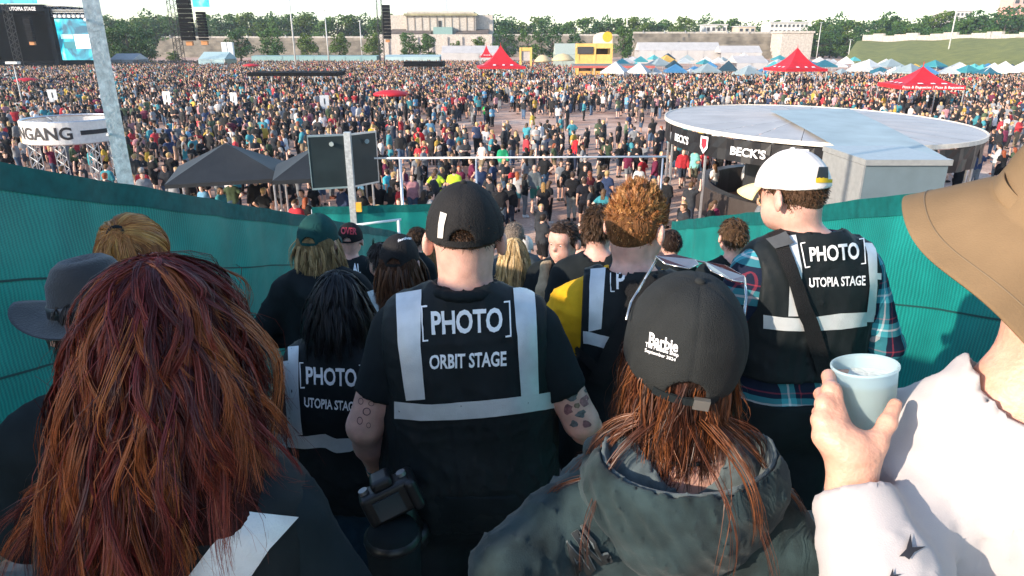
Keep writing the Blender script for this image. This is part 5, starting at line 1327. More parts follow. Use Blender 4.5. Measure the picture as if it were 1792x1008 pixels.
special = [  # px, py of feet, variant, top, bottom, hair, heading, label
 (735, 283, 12, ((.62, .02, .03), 'red', 1), ((.60, .02, .03), 'red', 1), ((.55, .02, .03), 'red', 1), .4, 'person hidden in a bright red hooded poncho left of the open gravel'),
 (905, 372, 15, ((.55, .52, .48), 'white', 1), ((.08, .30, .36), 'blue', 1), ((.30, .09, .03), 'red', 1), .1, 'woman with white crop top and light blue shorts walking away'),
 (950, 398, 3, ((.015, .015, .017), 'black', 1), ((.02, .02, .025), 'black', 1), ((.28, .16, .05), 'blond', 1), -.1, 'person with long dark blond hair walking beside the white crop top'),
 (1000, 386, 0, ((.015, .015, .017), 'black', 1), ((.25, .27, .25), 'grey', 1), ((.05, .03, .02), 'brown', 1), 0, 'man in black shirt with yellow back print and grey shorts'),
 (1030, 372, 1, ((.10, .02, .03), 'maroon', 1), ((.35, .02, .03), 'red', 1), ((.20, .06, .03), 'red', 1), .3, 'woman in dark red dress at the foot of the steps'),
 (875, 412, 0, ((.014, .014, .016), 'black', 1), ((.10, .13, .16), 'denim', 1), ((.35, .25, .14), 'blond', 1), 3.1, 'blond man in black printed shirt and jeans walking towards the steps'),
 (935, 368, 14, ((.10, .12, .13), 'grey', 1), ((.05, .22, .18), 'green', 1), ((.5, .33, .25), 'bald', 1), 0, 'person in grey top and green shorts walking away'),
 (1020, 398, 2, ((.013, .014, .02), 'black', 1), ((.012, .012, .016), 'black', 1), ((.05, .03, .02), 'dark', 1), .0, 'person in plain black clothes walking away behind the ginger man'),
 (765, 375, 10, ((.55, .75, .05), 'yellow', 1), ((.02, .03, .05), 'black', 1), ((.05, .03, .02), 'dark', 1), .1, 'steward in fluorescent yellow vest, the left of two'),
 (797, 376, 0, ((.55, .75, .05), 'yellow', 1), ((.02, .03, .05), 'black', 1), ((.04, .03, .02), 'dark', 1), -.1, 'steward in fluorescent yellow vest, the right of two'),
 (1010, 300, 12, ((.58, .03, .04), 'red', 1), ((.02, .03, .06), 'dark', 1), ((.05, .03, .02), 'dark', 1), 0, 'person in bright red hooded sweater before the open gravel'),
 (880, 315, 14, ((.02, .30, .14), 'green', 1), ((.16, .17, .18), 'grey', 1), ((.06, .04, .02), 'dark', 1), .1, 'person in bright green shirt and grey shorts'),
 (1055, 255, 9, ((.72, .60, .58), 'white', 1), ((.72, .60, .60), 'white', 1), ((.42, .28, .12), 'blond', 1), .5, 'person all in pale pink and white on the open gravel'),
 (1212, 330, 6, ((.18, .45, .42), 'aqua', 1), ((.10, .10, .07), 'olive', 1), ((.05, .03, .02), 'dark', 1), -1.2, 'big man in aqua shirt and olive shorts before the round bar'),
 (655, 270, 0, ((.65, .42, .03), 'yellow', 1), ((.03, .04, .06), 'dark', 1), ((.42, .28, .12), 'blond', 1), .2, 'person in bright yellow top above the double sign'),
 (850, 218, 5, ((.03, .55, .10), 'lime', 1), ((.05, .09, .15), 'denim', 1), ((.05, .03, .02), 'dark', 1), .2, 'person in lime green top at the far edge of the gravel'),
 (682, 374, 2, ((.06, .42, .52), 'turquoise', 1), ((.03, .04, .06), 'dark', 1), ((.05, .03, .02), 'dark', 1), 1.0, 'person in turquoise jacket bending behind the short green fence'),
 (1245, 355, 1, ((.70, .68, .64), 'white', 1), ((.05, .09, .15), 'denim', 1), ((.10, .05, .02), 'brown', 1), .5, 'person in white shirt by the right fence end'),
 (1300, 350, 0, ((.70, .66, .62), 'white', 1), ((.03, .03, .03), 'black', 1), ((.05, .03, .02), 'dark', 1), 1.4, 'man in plain white shirt before the black fascia'),
 (1170, 262, 0, ((.42, .33, .10), 'mustard', 1), ((.05, .09, .15), 'denim', 1), ((.1, .06, .03), 'brown', 1), .4, 'person in mustard top left of the round bar'),
]
taken = []
for px, py, var, tc, bc, hc, rz, lab in special:
    g = G(px, py); place(g.x, g.y, var, tc, bc, hc, rz, label=lab); taken.append((g.x, g.y, .55))
pts = [p for p in pts if not near_seg(p[0], p[1], taken)]
NEAR = 272
for x, y in pts[:NEAR]: place(x, y)
rest = np.array(pts[NEAR:])

# the mass of the crowd: one object
def crowd_mass(rest):
    r = np.random.RandomState(5); V = []; F = []; S = []; vid = []; n = 0
    K = 0
    for i, sp in enumerate(specs[:16:2]+specs[1:16:4]):
        g = crowd_variant(*sp[:3], bool(sp[3]), sp[4], .05, seed=i)
        for sl, k in ((0, 'body'), (1, 'shirt'), (2, 'trousers'), (3, 'hair'), (2, 'shoes')):
            v, f = g[k]; V.append(v); F.append(f+n); n += len(v); S.append(np.full(len(f), sl)); vid.append(np.full(len(v), K))
        K += 1
    m = len(rest); pv = np.concatenate([rest, np.zeros((m, 1))], 1); V.append(pv); vid.append(np.full(m, 100))
    V = np.concatenate(V); F = np.concatenate(F)
    ms = [mat('mass skin', inst='scol', rough=.6, var=.05), mat('mass top', inst='tcol', rough=.85, var=.2, scale=6), mat('mass trousers', inst='bcol', rough=.85, var=.1), mat('mass hair', inst='hcol', rough=.6, var=.2)]
    me = mesh_np('crowd', V, F, ms, np.concatenate(S)); N = len(V)
    def at(name, ty, data, prop):
        a = me.attributes.new(name, ty, 'POINT'); a.data.foreach_set(prop, data.ravel())
    at('vid', 'INT', np.concatenate(vid).astype(np.int32), 'value')
    b = N-m
    def full(d, w=None):
        z = np.zeros((N,)+d.shape[1:], np.float32); z[b:] = d; return z
    at('pick', 'INT', full(r.randint(0, K, m)).astype(np.int32), 'value'); at('rz', 'FLOAT', full(np.where(r.uniform(size=m) < .6, r.normal(.9, .7, m), r.uniform(0, 6.28, m))).astype(np.float32), 'value'); at('sc', 'FLOAT', full(r.uniform(.92, 1.08, m)).astype(np.float32), 'value')
    def cols(tab):
        p = np.array([t[2] for t in tab], float); p /= p.sum(); c = np.array([t[0] for t in tab])[r.choice(len(tab), m, p=p)]; c = c*r.uniform(.7, 1.4, (m, 1)); return np.concatenate([c, np.ones((m, 1))], 1)
    far = [(c, n_, w*(1.15 if n_ in ('white', 'teal', 'light blue', 'pink', 'grey', 'red', 'mustard') else .75)) for c, n_, w in TOPC]
    at('tcol', 'FLOAT_COLOR', full(cols(far)), 'color'); at('bcol', 'FLOAT_COLOR', full(cols(BOTC)), 'color'); at('hcol', 'FLOAT_COLOR', full(cols(HAIC)), 'color'); at('scol', 'FLOAT_COLOR', full(cols([(c, '', 1) for c in SKNC])), 'color')
    o = add('crowd', me); tag(o, 'dense mass of festival visitors filling the far field', 'crowd', kind='stuff')
    ng = bpy.data.node_groups.new('crowd spread', 'GeometryNodeTree'); ng.interface.new_socket('Geometry', in_out='INPUT', socket_type='NodeSocketGeometry'); ng.interface.new_socket('Geometry', in_out='OUTPUT', socket_type='NodeSocketGeometry')
    Nn = ng.nodes.new; L = ng.links.new; gi = Nn('NodeGroupInput'); go = Nn('NodeGroupOutput')
    def named(nm, ty):
        q = Nn('GeometryNodeInputNamedAttribute'); q.data_type = ty; q.inputs[0].default_value = nm; return next(s for s in q.outputs if s.enabled and s.name == 'Attribute')
    va = named('vid', 'INT'); jn = Nn('GeometryNodeJoinGeometry')
    def sel(i):
        c = Nn('FunctionNodeCompare'); c.data_type = 'INT'; c.operation = 'EQUAL'
        ins = [s for s in c.inputs if s.enabled]; L(va, ins[0]); ins[1].default_value = i
        s = Nn('GeometryNodeSeparateGeometry'); s.domain = 'POINT'; L(gi.outputs[0], s.inputs[0]); L(c.outputs[0], s.inputs['Selection']); return s.outputs['Selection']
    for i in range(K):
        gt = Nn('GeometryNodeGeometryToInstance'); L(sel(i), gt.inputs[0]); L(gt.outputs[0], jn.inputs[0])
    ip = Nn('GeometryNodeInstanceOnPoints'); mp = Nn('GeometryNodeMeshToPoints'); L(sel(100), mp.inputs[0]); L(mp.outputs[0], ip.inputs['Points']); L(jn.outputs[0], ip.inputs['Instance']); ip.inputs['Pick Instance'].default_value = True
    L(named('pick', 'INT'), ip.inputs['Instance Index']); cx = Nn('ShaderNodeCombineXYZ'); L(named('rz', 'FLOAT'), cx.inputs[2]); L(cx.outputs[0], ip.inputs['Rotation']); L(named('sc', 'FLOAT'), ip.inputs['Scale']); L(ip.outputs[0], go.inputs[0])
    md = o.modifiers.new('spread', 'NODES'); md.node_group = ng
    return o
crowd_mass(rest)
print('CROWD', len(pts), 'mass', len(rest))
# ================================================================== PEOPLE ON THE STEPS
mat('black print', (.02, .02, .025), .6)
def vest(fig, m, xw=.205, hem=.86, h=.008, off=.034, wr=.009, seed=5, neckr=.085, neckz=1.49, w=1.0):
    pr = fig.tags('torso')
    cuts = [lambda X, Y, Z: hem-Z+0*X+0*Y, lambda X, Y, Z: np.abs(X)-xw+0*Y-np.clip(1.30-Z, 0, .2)*.35]
    subs = [(caps((0, -.0, neckz), (0, .02, neckz+.2), neckr, neckr+.01), .012)]
    VF = fig.solid(pr, h, off, cuts, wr, 14, seed, subs=subs, aniso=(1.3, 1, .45), clipz=(hem-.05, 1.6)); o = fig.part('vest', VF, m); return o, VF
def beard_free(): pass
M_shoe = mat('shoe leather', (.02, .02, .02), .5)
M_skinlight = mat('fair skin', (.63, .36, .285), .5, var=.18, scale=26, bump=.12, bscale=260, sss=.3)  # slightly paler skin tone
def tape(fig, bv, vobj, strips):
    for l, r, n in strips: fig.strip(bv, 'reflective_stripe', l, r, M_refl, vobj, n)

# ---- the big man in the middle
f = Fig('big man in black cap and vest reading PHOTO ORBIT STAGE', (812, 342), 1.78, yaw=0.0, w=1.05, fat=.030, neck=.073, hs=1.03,
        arms={'L': ((-.285, -.06, 1.12), (-.285, .05, .905)), 'R': ((.315, -.05, 1.13), (.37, .10, .98))}, legs={'L': ((-.11, .03, .49), (-.115, -.02, .09), (-.14, .14, .035)), 'R': ((.115, .03, .49), (.12, -.02, .09), (.15, .14, .035))})
f.body(.0085, M_skinlight)
shirt(f, M_black, sleeve=.66, cutr=.2, hem=.80, h=.010, off=.012, wr=.004, neckr=.082, neckz=1.495, name='t_shirt', seed=3)
vo, VF = vest(f, M_vest, xw=.215, h=.0075, off=.030, wr=.008, hem=.84); bv = f.bvh(VF)
tape(f, bv, vo, (([(694, 516), (697, 600), (712, 700)], [(739, 508), (736, 600), (744, 698)], 16), ([(897, 506), (905, 590), (911, 694)], [(934, 503), (939, 590), (941, 690)], 16), ([(692, 702), (751, 707), (810, 703), (867, 698), (920, 692), (971, 684)], [(692, 732), (751, 735), (810, 733), (867, 728), (920, 721), (974, 713)], 26)))
f.letters(bv, 'PHOTO', [(756, 586), (879, 581), (879, 538), (754, 545)], M_print, vo, bold=.028)
f.letters(bv, 'ORBIT STAGE', [(752, 646), (886, 640), (886, 614), (752, 621)], M_print, vo, bold=.028)
f.letters(bv, bracket_geo(), [(740, 598), (750, 597), (748, 535), (738, 536)], M_print, vo); f.letters(bv, bracket_geo(True), [(884, 590), (895, 589), (892, 527), (881, 528)], M_print, vo)
q = [(caps((.082*math.cos(a), -.022+.080*math.sin(a), 1.513-.004*math.sin(a)), (.082*math.cos(b), -.022+.080*math.sin(b), 1.513-.004*math.sin(b)), .014), .006) for a, b in [(k*.35, k*.35+.36) for k in range(18)]]; f.part('collar', f.solid(q, .005), M_black)
trousers(f, M_black, leg=.5, waist=.98, name='shorts', off=.03)
M_capk = fabric('faded black cap cloth', (.020, .019, .019), .8, bump=.3, bscale=260)
hair(f, n=2600, locks=500, length=(.008, .02), steps=4, mask=lambda q: (q[:, 2] > .012) & (q[:, 1] < .03) & (q[:, 2] < .08), lift=.7, comb=(0, 0, -1), grav=.3, curl=0, clump=.2, width=.0011, colors=((.05, .028, .016), (.08, .045, .025)), under=scalp(f, -.001, low=-.01), under_col=(.12, .07, .05), basecut=[lambda X, Y, Z: np.maximum(Y-f.hc[1]-.05, f.hc[2]-.0-Z)+0*X])
co, CVF = cap(f, M_capk, rim=.018, tilt=.05, strap=M_capk, slope=-.02, rad=(.100, .121, .128), cen=(0, -.0, .022), h=.004)
cb = f.bvh(CVF); f.strip(cb, 'side_label', [(772, 371), (768, 395), (767, 416)], [(783, 375), (778, 395), (776, 417)], mat('pale label', (.62, .58, .52), .6), co, 6, 2, .003, 1.6)
# tattoos on the arms
fb = BVHTree.FromPolygons([tuple(v.co) for v in f.root.children[0].data.vertices], [tuple(p.vertices) for p in f.root.children[0].data.polygons])
mt = mat('tattoo ink', (.10, .05, .06), .5, var=.3)
def ring_geo(n=14, t=.22):
    V = []; F = []
    for i in range(n):
        a = 6.283*i/n
        for r_ in (.5, .5-t*.5): V.append((.5+r_*math.cos(a), .5+r_*math.sin(a), 0))
    for i in range(n): j = (i+1) % n; F.append((2*i, 2*j, 2*j+1, 2*i+1))
    return np.array(V), np.array(F)
for (x, y, w_, h_) in ((632, 702, 9, 12), (642, 720, 14, 14), (650, 706, 10, 9), (630, 736, 10, 14), (645, 744, 8, 10), (638, 690, 8, 8)):
    f.letters(fb, ring_geo(), [(x-w_/2, y+h_/2), (x+w_/2, y+h_/2), (x+w_/2, y-h_/2), (x-w_/2, y-h_/2)], mt, f.root.children[0], off=.0015, name='tattoo')
def blob_geo(seed):
    r_ = random.Random(seed); n = 11; V = [(.5, .5, 0)]+[(.5+(.26+.26*r_.random())*math.cos(6.283*i/n), .5+(.26+.26*r_.random())*math.sin(6.283*i/n), 0) for i in range(n)]
    return np.array(V), np.array([(0, 1+i, 1+(i+1) % n) for i in range(n)])
for (x, y, w_, h_, c) in tuple((x+10, y+30, w, h, c) for x, y, w, h, c in ((990, 664, 26, 20, (.10, .13, .14)), (1012, 672, 20, 24, (.38, .06, .07)), (984, 686, 22, 20, (.30, .05, .06)), (1006, 694, 24, 18, (.09, .12, .12)), (1018, 652, 16, 14, (.09, .11, .11)), (996, 648, 18, 14, (.28, .06, .06)), (1000, 680, 14, 12, (.34, .20, .08)), (1016, 712, 18, 16, (.30, .05, .06)), (994, 712, 16, 16, (.10, .13, .14)))):
    f.letters(fb, blob_geo(x*7+y), [(x-w_/2, y+h_/2), (x+w_/2, y+h_/2), (x+w_/2, y-h_/2), (x-w_/2, y-h_/2)], mat('tattoo %.2f %.2f' % c[:2], tuple(.45*k+.06 for k in c), .5, var=.5, scale=90), f.root.children[0], off=.0015, name='tattoo')
q = MB(); Wl = np.array(f.A['L'][1]); El = np.array(f.A['L'][0]); dW = (Wl-El)/np.linalg.norm(Wl-El); q.tube(Wl-dW*.022, Wl-dW*.006, .033, .032, 16); q.build('wristband', fabric('teal wristband', (.02, .12, .14)), f.root, True)
shoes(f, M_shoe)
MAN = f
# camera hanging from his left hand
def photo_camera():
    c = P(682, 872, 1.74); t = empty('photo_camera', c); tag(t, 'black camera with long lens hanging at the big man\'s left hand', 'camera')
    M = Matrix.Rotation(-.35, 4, 'Y') @ Matrix.Rotation(.3, 4, 'Z')
    def rounded(lo, hi, r, name, mm, par):
        fd = Field(np.array(lo)-.02, np.array(hi)+.02, .004); c_ = (np.array(lo)+np.array(hi))/2; b = (np.array(hi)-np.array(lo))/2-r
        X, Y, Z = fd.grid(); qx, qy, qz = np.abs(X-c_[0])-b[0], np.abs(Y-c_[1])-b[1], np.abs(Z-c_[2])-b[2]
        fd.F = (np.sqrt(np.maximum(qx, 0)**2+np.maximum(qy, 0)**2+np.maximum(qz, 0)**2)+np.minimum(np.maximum(qx, np.maximum(qy, qz)), 0)-r).astype(np.float32)
        V, F = fd.mesh(); V = np.array([M @ Vector(v) for v in V]); return add(name, mesh_np(name, V, F, mm), par)
    o = rounded((-.068, -.032, -.045), (.068, .032, .045), .012, 'body', M_plastic_black, t); rounded((-.028, -.03, .04), (.028, .035, .072), .012, 'prism', M_plastic_black, t); rounded((.045, -.04, -.05), (.078, .05, .04), .014, 'grip', M_plastic_black, t)
    q = MB(); q.box((-.04, -.036, -.03), (.03, -.0325, .025)); q.v = [tuple(M @ Vector(v)) for v in q.v]; q.build('display', mat('camera display', (.04, .05, .055), .12), t)
    q = MB(); ax = [((0, .03, -.0), (0, .06, -.05), .038), ((0, .06, -.05), (0, .075, -.16), .041), ((0, .075, -.16), (0, .08, -.2), .047)]
    for k, (a, b, r) in enumerate(ax): q = MB(); q.tube(M @ Vector(a), M @ Vector(b), r, r*.97, 24); q.build('lens_barrel', M_plastic_black, t, True)
    for x in (-.05, .052): q = MB(); q.tube(M @ Vector((x, .0, .044)), M @ Vector((x, .0, .055)), .012, None, 14); q.build('dial', mat('silver dial', (.3, .3, .3), .4, .6), t)
    c2 = P(690, 970, 1.76); t2 = empty('lens_pouch', c2); tag(t2, 'black padded lens bag hanging below the camera', 'bag'); q = MB(); q.lathe([(.01, -.12), (.055, -.115), (.066, -.09), (.07, .06), (.06, .085), (.03, .097), (.001, .1)], 20, (0, 0, 0)); q.build('pouch', M_black, t2, True); q = MB(); q.lathe([(.071, .045), (.074, .05), (.074, .062), (.066, .07)], 20); q.build('zip_rim', M_plastic_black, t2, True)
photo_camera()

# ---- woman with black hair and vest
f = Fig('black-haired woman in vest reading PHOTO UTOPIA STAGE beside the big man', (587, 482), 2.22, yaw=-.06, w=.98, fat=.012, arms={'L': ((-.26, .02, 1.14), (-.18, .20, 1.02)), 'R': ((.26, .02, 1.14), (.18, .2, 1.02))})
f.body(.015); shirt(f, M_black, sleeve=.9, hem=.70, h=.013, off=.014, wr=.005, seed=8, name='t_shirt')
vo, VF = vest(f, M_vest, xw=.20, h=.0095, off=.034, wr=.009, seed=9, hem=.84, neckr=.075); bv = f.bvh(VF)
tape(f, bv, vo, (([(495, 597), (499, 680), (507, 764)], [(524, 594), (523, 680), (530, 760)], 14), ([(497, 760), (532, 763), (569, 758), (587, 767), (612, 766), (640, 757)], [(497, 781), (532, 785), (569, 782), (587, 792), (612, 790), (640, 778)], 20), ([(645, 600), (648, 680), (642, 757)], [(668, 600), (668, 680), (662, 757)], 10)))
f.letters(bv, 'PHOTO', [(537, 672), (625, 677), (624, 645), (536, 641)], M_print, vo, bold=.028); f.letters(bv, 'UTOPIA STAGE', [(533, 712), (627, 720), (627, 703), (533, 694)], M_print, vo, bold=.025)
f.letters(bv, bracket_geo(), [(526, 679), (534, 679), (532, 634), (525, 634)], M_print, vo); f.letters(bv, bracket_geo(True), [(629, 684), (637, 684), (636, 638), (628, 638)], M_print, vo)
trousers(f, fabric('dark blue jeans', (.02, .05, .08)), waist=.98, h=.016); shoes(f, M_shoe, .016)
rad_flow = lambda R, n: np.stack([R[:, 0]*5, R[:, 1]*5, np.full(len(R), -.7)], 1)
T_ = lambda f, q: f.hc+f.HR @ (np.array(q)*f.hs)
hair(f, n=5500, locks=260, length=(.17, .235), steps=10, mask=hl_mask(.06, -.05), lift=.12, flow=rad_flow, curl=.010, cfreq=16, clump=.55, width=.0013, colors=((.010, .010, .011), (.016, .014, .014), (.008, .009, .012)), under=scalp(f, .006)+[(caps(T_(f, (-.03, -.03, -.02)), (-.03, -.03, 1.51), .065, .055), .05), (caps(T_(f, (.03, -.03, -.02)), (.03, -.03, 1.51), .065, .055), .05)], coll=f.tags('torso', 'neck'), seed=4, under_col=(.006, .006, .007), jit=.4, lenfn=lambda R: np.where(R[:, 2] > .07, 1.0, .85))

# ---- ginger man in the yellow shirt
f = Fig('ginger man in yellow shirt and black photo vest with camera harness', (1118, 330), 2.12, yaw=-.12, w=1.04, fat=.01, neck=.058, hs=.93, head_yaw=-.55, head_pitch=.0,
        arms={'L': ((-.285, -.03, 1.15), (-.20, .20, 1.06)), 'R': ((.27, 0, 1.14), (.18, .22, 1.05))})
f.body(.010, M_skinlight); shirt(f, fabric('yellow cotton', (.72, .40, .015)), sleeve=.85, hem=.80, h=.010, off=.014, wr=.012, seed=12, name='t_shirt')
q = MB(); pr = [(caps((.075*math.cos(a)*1.0, -.02+.075*math.sin(a), 1.495+.012*math.sin(a)), (.075*math.cos(b), -.02+.075*math.sin(b), 1.495+.012*math.sin(b)), .016), .01) for a, b in [(k*.4, k*.4+.4) for k in range(16)]]
f.part('collar', f.solid(pr, .006), fabric('dark collar rib', (.03, .04, .05)))
vo, VF = vest(f, M_vest, xw=.150, h=.0095, off=.034, wr=.009, seed=14, hem=.86, neckr=.095); bv = f.bvh(VF)
tape(f, bv, vo, (([(1037, 443), (1032, 500), (1030, 580)], [(1062, 441), (1058, 500), (1052, 575)], 14), ([(990, 576), (1030, 580), (1060, 588), (1095, 592)], [(992, 598), (1030, 601), (1060, 610), (1095, 616)], 14)))
f.letters(bv, bracket_geo(), [(1068, 511), (1076, 511), (1076, 466), (1068, 466)], M_print, vo); f.letters(bv, 'P', [(1079, 506), (1094, 506), (1094, 474), (1079, 474)], M_print, vo, bold=.02)
M_strap = fabric('black webbing', (.012, .012, .013), .55, bump=.4, bscale=500)
f.strip(bv, 'harness_strap', [(1062, 440), (1090, 500), (1120, 560), (1140, 600)], [(1088, 432), (1112, 490), (1140, 540), (1165, 585)], M_strap, f.root, 14, 3, .012); f.strip(bv, 'harness_strap', [(1150, 450), (1100, 520), (1060, 600), (1030, 660)], [(1170, 470), (1125, 535), (1085, 610), (1055, 672)], M_strap, f.root, 14, 3, .016)
f.strip(bv, 'harness_strap', [(1000, 610), (1030, 640), (1060, 668)], [(1010, 600), (1042, 628), (1070, 655)], M_strap, f.root, 8, 2, .012)
trousers(f, M_black, waist=.98, h=.016); shoes(f, M_shoe, .016)
hair(f, n=7000, locks=650, length=(.014, .034), steps=5, mask=hl_mask(.06, -.035, .0), lift=.22, flow=lambda R, n: np.tile(np.array([-.25, .15, 1.0]), (len(R), 1))*np.clip(R[:, 2:3]*14-.3, -.8, 1), grav=-.05, curl=.004, cfreq=60, clump=.8, width=.0012, colors=((.36, .155, .050), (.28, .105, .035), (.46, .23, .08)), under=scalp(f, .004, low=-.015), under_col=(.14, .06, .022), basecut=[lambda X, Y, Z: f.hc[2]-.05-Z+0*X+0*Y], seed=6, lenfn=lambda R: np.clip(.05+R[:, 2]*8.5, .16, 1.05), jit=.4)

# ---- man with white cap and plaid shirt
def plaid():
    m = bpy.data.materials.new('plaid flannel'); m.use_nodes = True; nt = m.node_tree; N = nt.nodes.new; L = nt.links.new; b = nt.nodes['Principled BSDF']; b.inputs['Roughness'].default_value = .85; b.inputs['Specular IOR Level'].default_value = .2
    tc = N('ShaderNodeTexCoord'); sp = N('ShaderNodeSeparateXYZ'); ns = N('ShaderNodeTexNoise'); ns.inputs['Scale'].default_value = 5; mxv = N('ShaderNodeVectorMath'); mxv.operation = 'MULTIPLY_ADD'; L(tc.outputs['Object'], ns.inputs['Vector']); L(ns.outputs['Color'], mxv.inputs[0]); mxv.inputs[1].default_value = (.03, .03, .03); L(tc.outputs['Object'], mxv.inputs[2]); L(mxv.outputs[0], sp.inputs[0])
    def stripes(sock, f, ph):
        a = N('ShaderNodeMath'); a.operation = 'MULTIPLY_ADD'; a.inputs[1].default_value = f; a.inputs[2].default_value = ph; L(sock, a.inputs[0]); fr = N('ShaderNodeMath'); fr.operation = 'FRACT'; L(a.outputs[0], fr.inputs[0])
        r = N('ShaderNodeValToRGB'); r.color_ramp.interpolation = 'CONSTANT'; e = r.color_ramp.elements; e[0].position = 0; e[0].color = (.006, .012, .03, 1); e[1].position = .34; e[1].color = (.05, .30, .36, 1)
        for p, c in ((.52, (.60, .62, .64, 1)), (.58, (.05, .30, .36, 1)), (.74, (.008, .014, .035, 1)), (.87, (.25, .03, .05, 1)), (.91, (.008, .014, .035, 1))): x = e.new(p); x.color = c
        L(fr.outputs[0], r.inputs[0]); return r.outputs[0]
    sm = N('ShaderNodeMath'); sm.operation = 'ADD'; L(sp.outputs[0], sm.inputs[0]); L(sp.outputs[1], sm.inputs[1])
    mx = N('ShaderNodeMix'); mx.data_type = 'RGBA'; mx.inputs['Factor'].default_value = .5; L(stripes(sm.outputs[0], 8.5, .2), mx.inputs['A']); L(stripes(sp.outputs[2], 8.5, .1), mx.inputs['B']); L(mx.outputs['Result'], b.inputs['Base Color']); return m
M_plaid = plaid()
f = Fig('tall man in white cap, plaid shirt and PHOTO UTOPIA STAGE vest', (1396, 276), 2.34, yaw=.10, head_off=(-.062, .01, 0), w=1.0, fat=.008, neck=.062, head_yaw=.55, head_pitch=-.12, arms={'L': ((-.28, .0, 1.14), (-.20, .18, 1.0)), 'R': ((.29, -.05, 1.13), (.27, .09, .92))})
f.body(.010, M_skinlight); shirt(f, M_plaid, long=True, cuff=.25, hem=.85, h=.010, off=.022, wr=.007, seed=22, name='plaid_shirt', neckr=.08)
q = [(caps((.074*math.cos(a), -.02+.078*math.sin(a), 1.49+.01*math.cos(a*2)), (.074*math.cos(b), -.02+.078*math.sin(b), 1.49+.01*math.cos(b*2)), .024), .01) for a, b in [(k*.4, k*.4+.4) for k in range(16)]]
f.part('collar', f.solid(q, .007), M_plaid)
vo, VF = vest(f, M_vest, xw=.195, h=.009, off=.040, wr=.009, seed=24, hem=1.06, neckr=.092, neckz=1.475); bv = f.bvh(VF)
tape(f, bv, vo, (([(1376, 404), (1382, 470), (1379, 553)], [(1391, 401), (1403, 470), (1399, 553)], 14), ([(1497, 396), (1516, 440), (1521, 500), (1513, 563)], [(1516, 401), (1541, 440), (1540, 500), (1536, 563)], 16), ([(1336, 550), (1370, 555), (1407, 557), (1469, 548), (1515, 546)], [(1336, 574), (1370, 578), (1407, 579), (1469, 576), (1515, 570)], 20)))
f.letters(bv, 'PHOTO', [(1417, 458), (1503, 454), (1500, 424), (1415, 433)], M_print, vo, bold=.028); f.letters(bv, 'UTOPIA STAGE', [(1416, 503), (1513, 499), (1513, 482), (1415, 486)], M_print, vo, bold=.025)
f.letters(bv, bracket_geo(), [(1408, 469), (1417, 467), (1409, 424), (1400, 426)], M_print, vo); f.letters(bv, bracket_geo(True), [(1505, 463), (1514, 462), (1511, 418), (1502, 419)], M_print, vo)
f.strip(bv, 'shoulder_strap', [(1346, 415), (1376, 490), (1405, 580), (1440, 690)], [(1372, 407), (1400, 490), (1432, 575), (1470, 680)], M_strap, f.root, 18, 3, .012); f.strip(bv, 'strap_pad', [(1343, 424), (1356, 440)], [(1376, 412), (1388, 428)], fabric('grey pad', (.07, .075, .08)), f.root, 5, 3, .018)
trousers(f, M_black, leg=.5, waist=.98, name='shorts', off=.035); shoes(f, M_shoe, .016)
hair(f, n=2000, locks=400, length=(.008, .016), steps=4, mask=lambda q: hl_mask(.05, -.04, -.01)(q) & (q[:, 2] < .035), lift=.6, comb=(0, 0, -1), grav=.3, curl=0, clump=.2, width=.0012, colors=((.11, .06, .03), (.08, .042, .022)), under=scalp(f, .001, low=-.02), under_col=(.09, .05, .03), basecut=[lambda X, Y, Z: f.hc[2]-.035-Z+0*X+0*Y])
co, CVF = cap(f, fabric('white cap cloth', (.78, .72, .68), .8), fabric('pale yellow brim', (.78, .64, .32), .7), rim=.030, tilt=-.02, opening=False, strap=fabric('yellow strap', (.72, .47, .03)), slope=.05, rad=(.098, .119, .120), h=.0042)
f.strip(f.bvh(CVF), 'back_panel', [(1432, 293), (1428, 312)], [(1453, 293), (1455, 312)], mat('dark mesh panel', (.02, .025, .025)), co, 5, 4, .003); f.strip(f.bvh(CVF), 'back_band', [(1427, 311), (1427, 320)], [(1455, 311), (1455, 320)], MATS['yellow strap'], co, 3, 4, .003)

# ---- woman with black cap and grey-green hoodie
f = Fig('woman in black cap and washed dark green hoodie, sunglasses on her cap', (1205, 508), 1.00, yaw=-.05, w=.90, fat=.008, neck=.05, head_yaw=-.12, head_pitch=.22, head_roll=.10, ears=False, drop=.08, hs=1.05)
lp = lambda px, py, d: np.array(f.Mi @ P(px, py, d))
f.__init__('woman in black cap and washed dark green hoodie, sunglasses on her cap', (1205, 508), 1.00, yaw=-.05, w=.90, fat=.008, neck=.05, head_yaw=-.12, head_pitch=.22, head_roll=.10, ears=False, drop=.08, hs=1.05, make=False,
           arms={'L': (lp(886, 1000, 1.0), lp(965, 1100, 1.12)), 'R': (lp(1410, 985, 1.03), lp(1330, 1080, 1.2))})
f.root = next(o for o in col.objects if o.get('label') == 'woman in black cap and washed dark green hoodie, sunglasses on her cap')
f.body(.012)
M_hood = mat('washed dark green fleece', (.020, .034, .037), .95, var=.5, scale=14, bump=.14, bscale=420, spec=.15, sheen=.1)
M_hood_in = mat('grey hood lining', (.085, .108, .112), .95, var=.2, scale=60, bump=.2, bscale=700, spec=.1, sheen=.2)
hx = [(caps((sg*.09, -.035, 1.43), f.p['armU_'+sd][0][0][1]*.5+np.array(f.A[sd][0])*.5, .04, .04), .05) for sd, sg in (('L', -1), ('R', 1))]
ho, HVF = shirt(f, M_hood, long=True, hem=.80, h=.010, off=.018, wr=.014, wfreq=19, seed=31, name='hoodie', neckr=.088, neckz=1.465, extra=hx, aniso=(1.5, 1, .4))
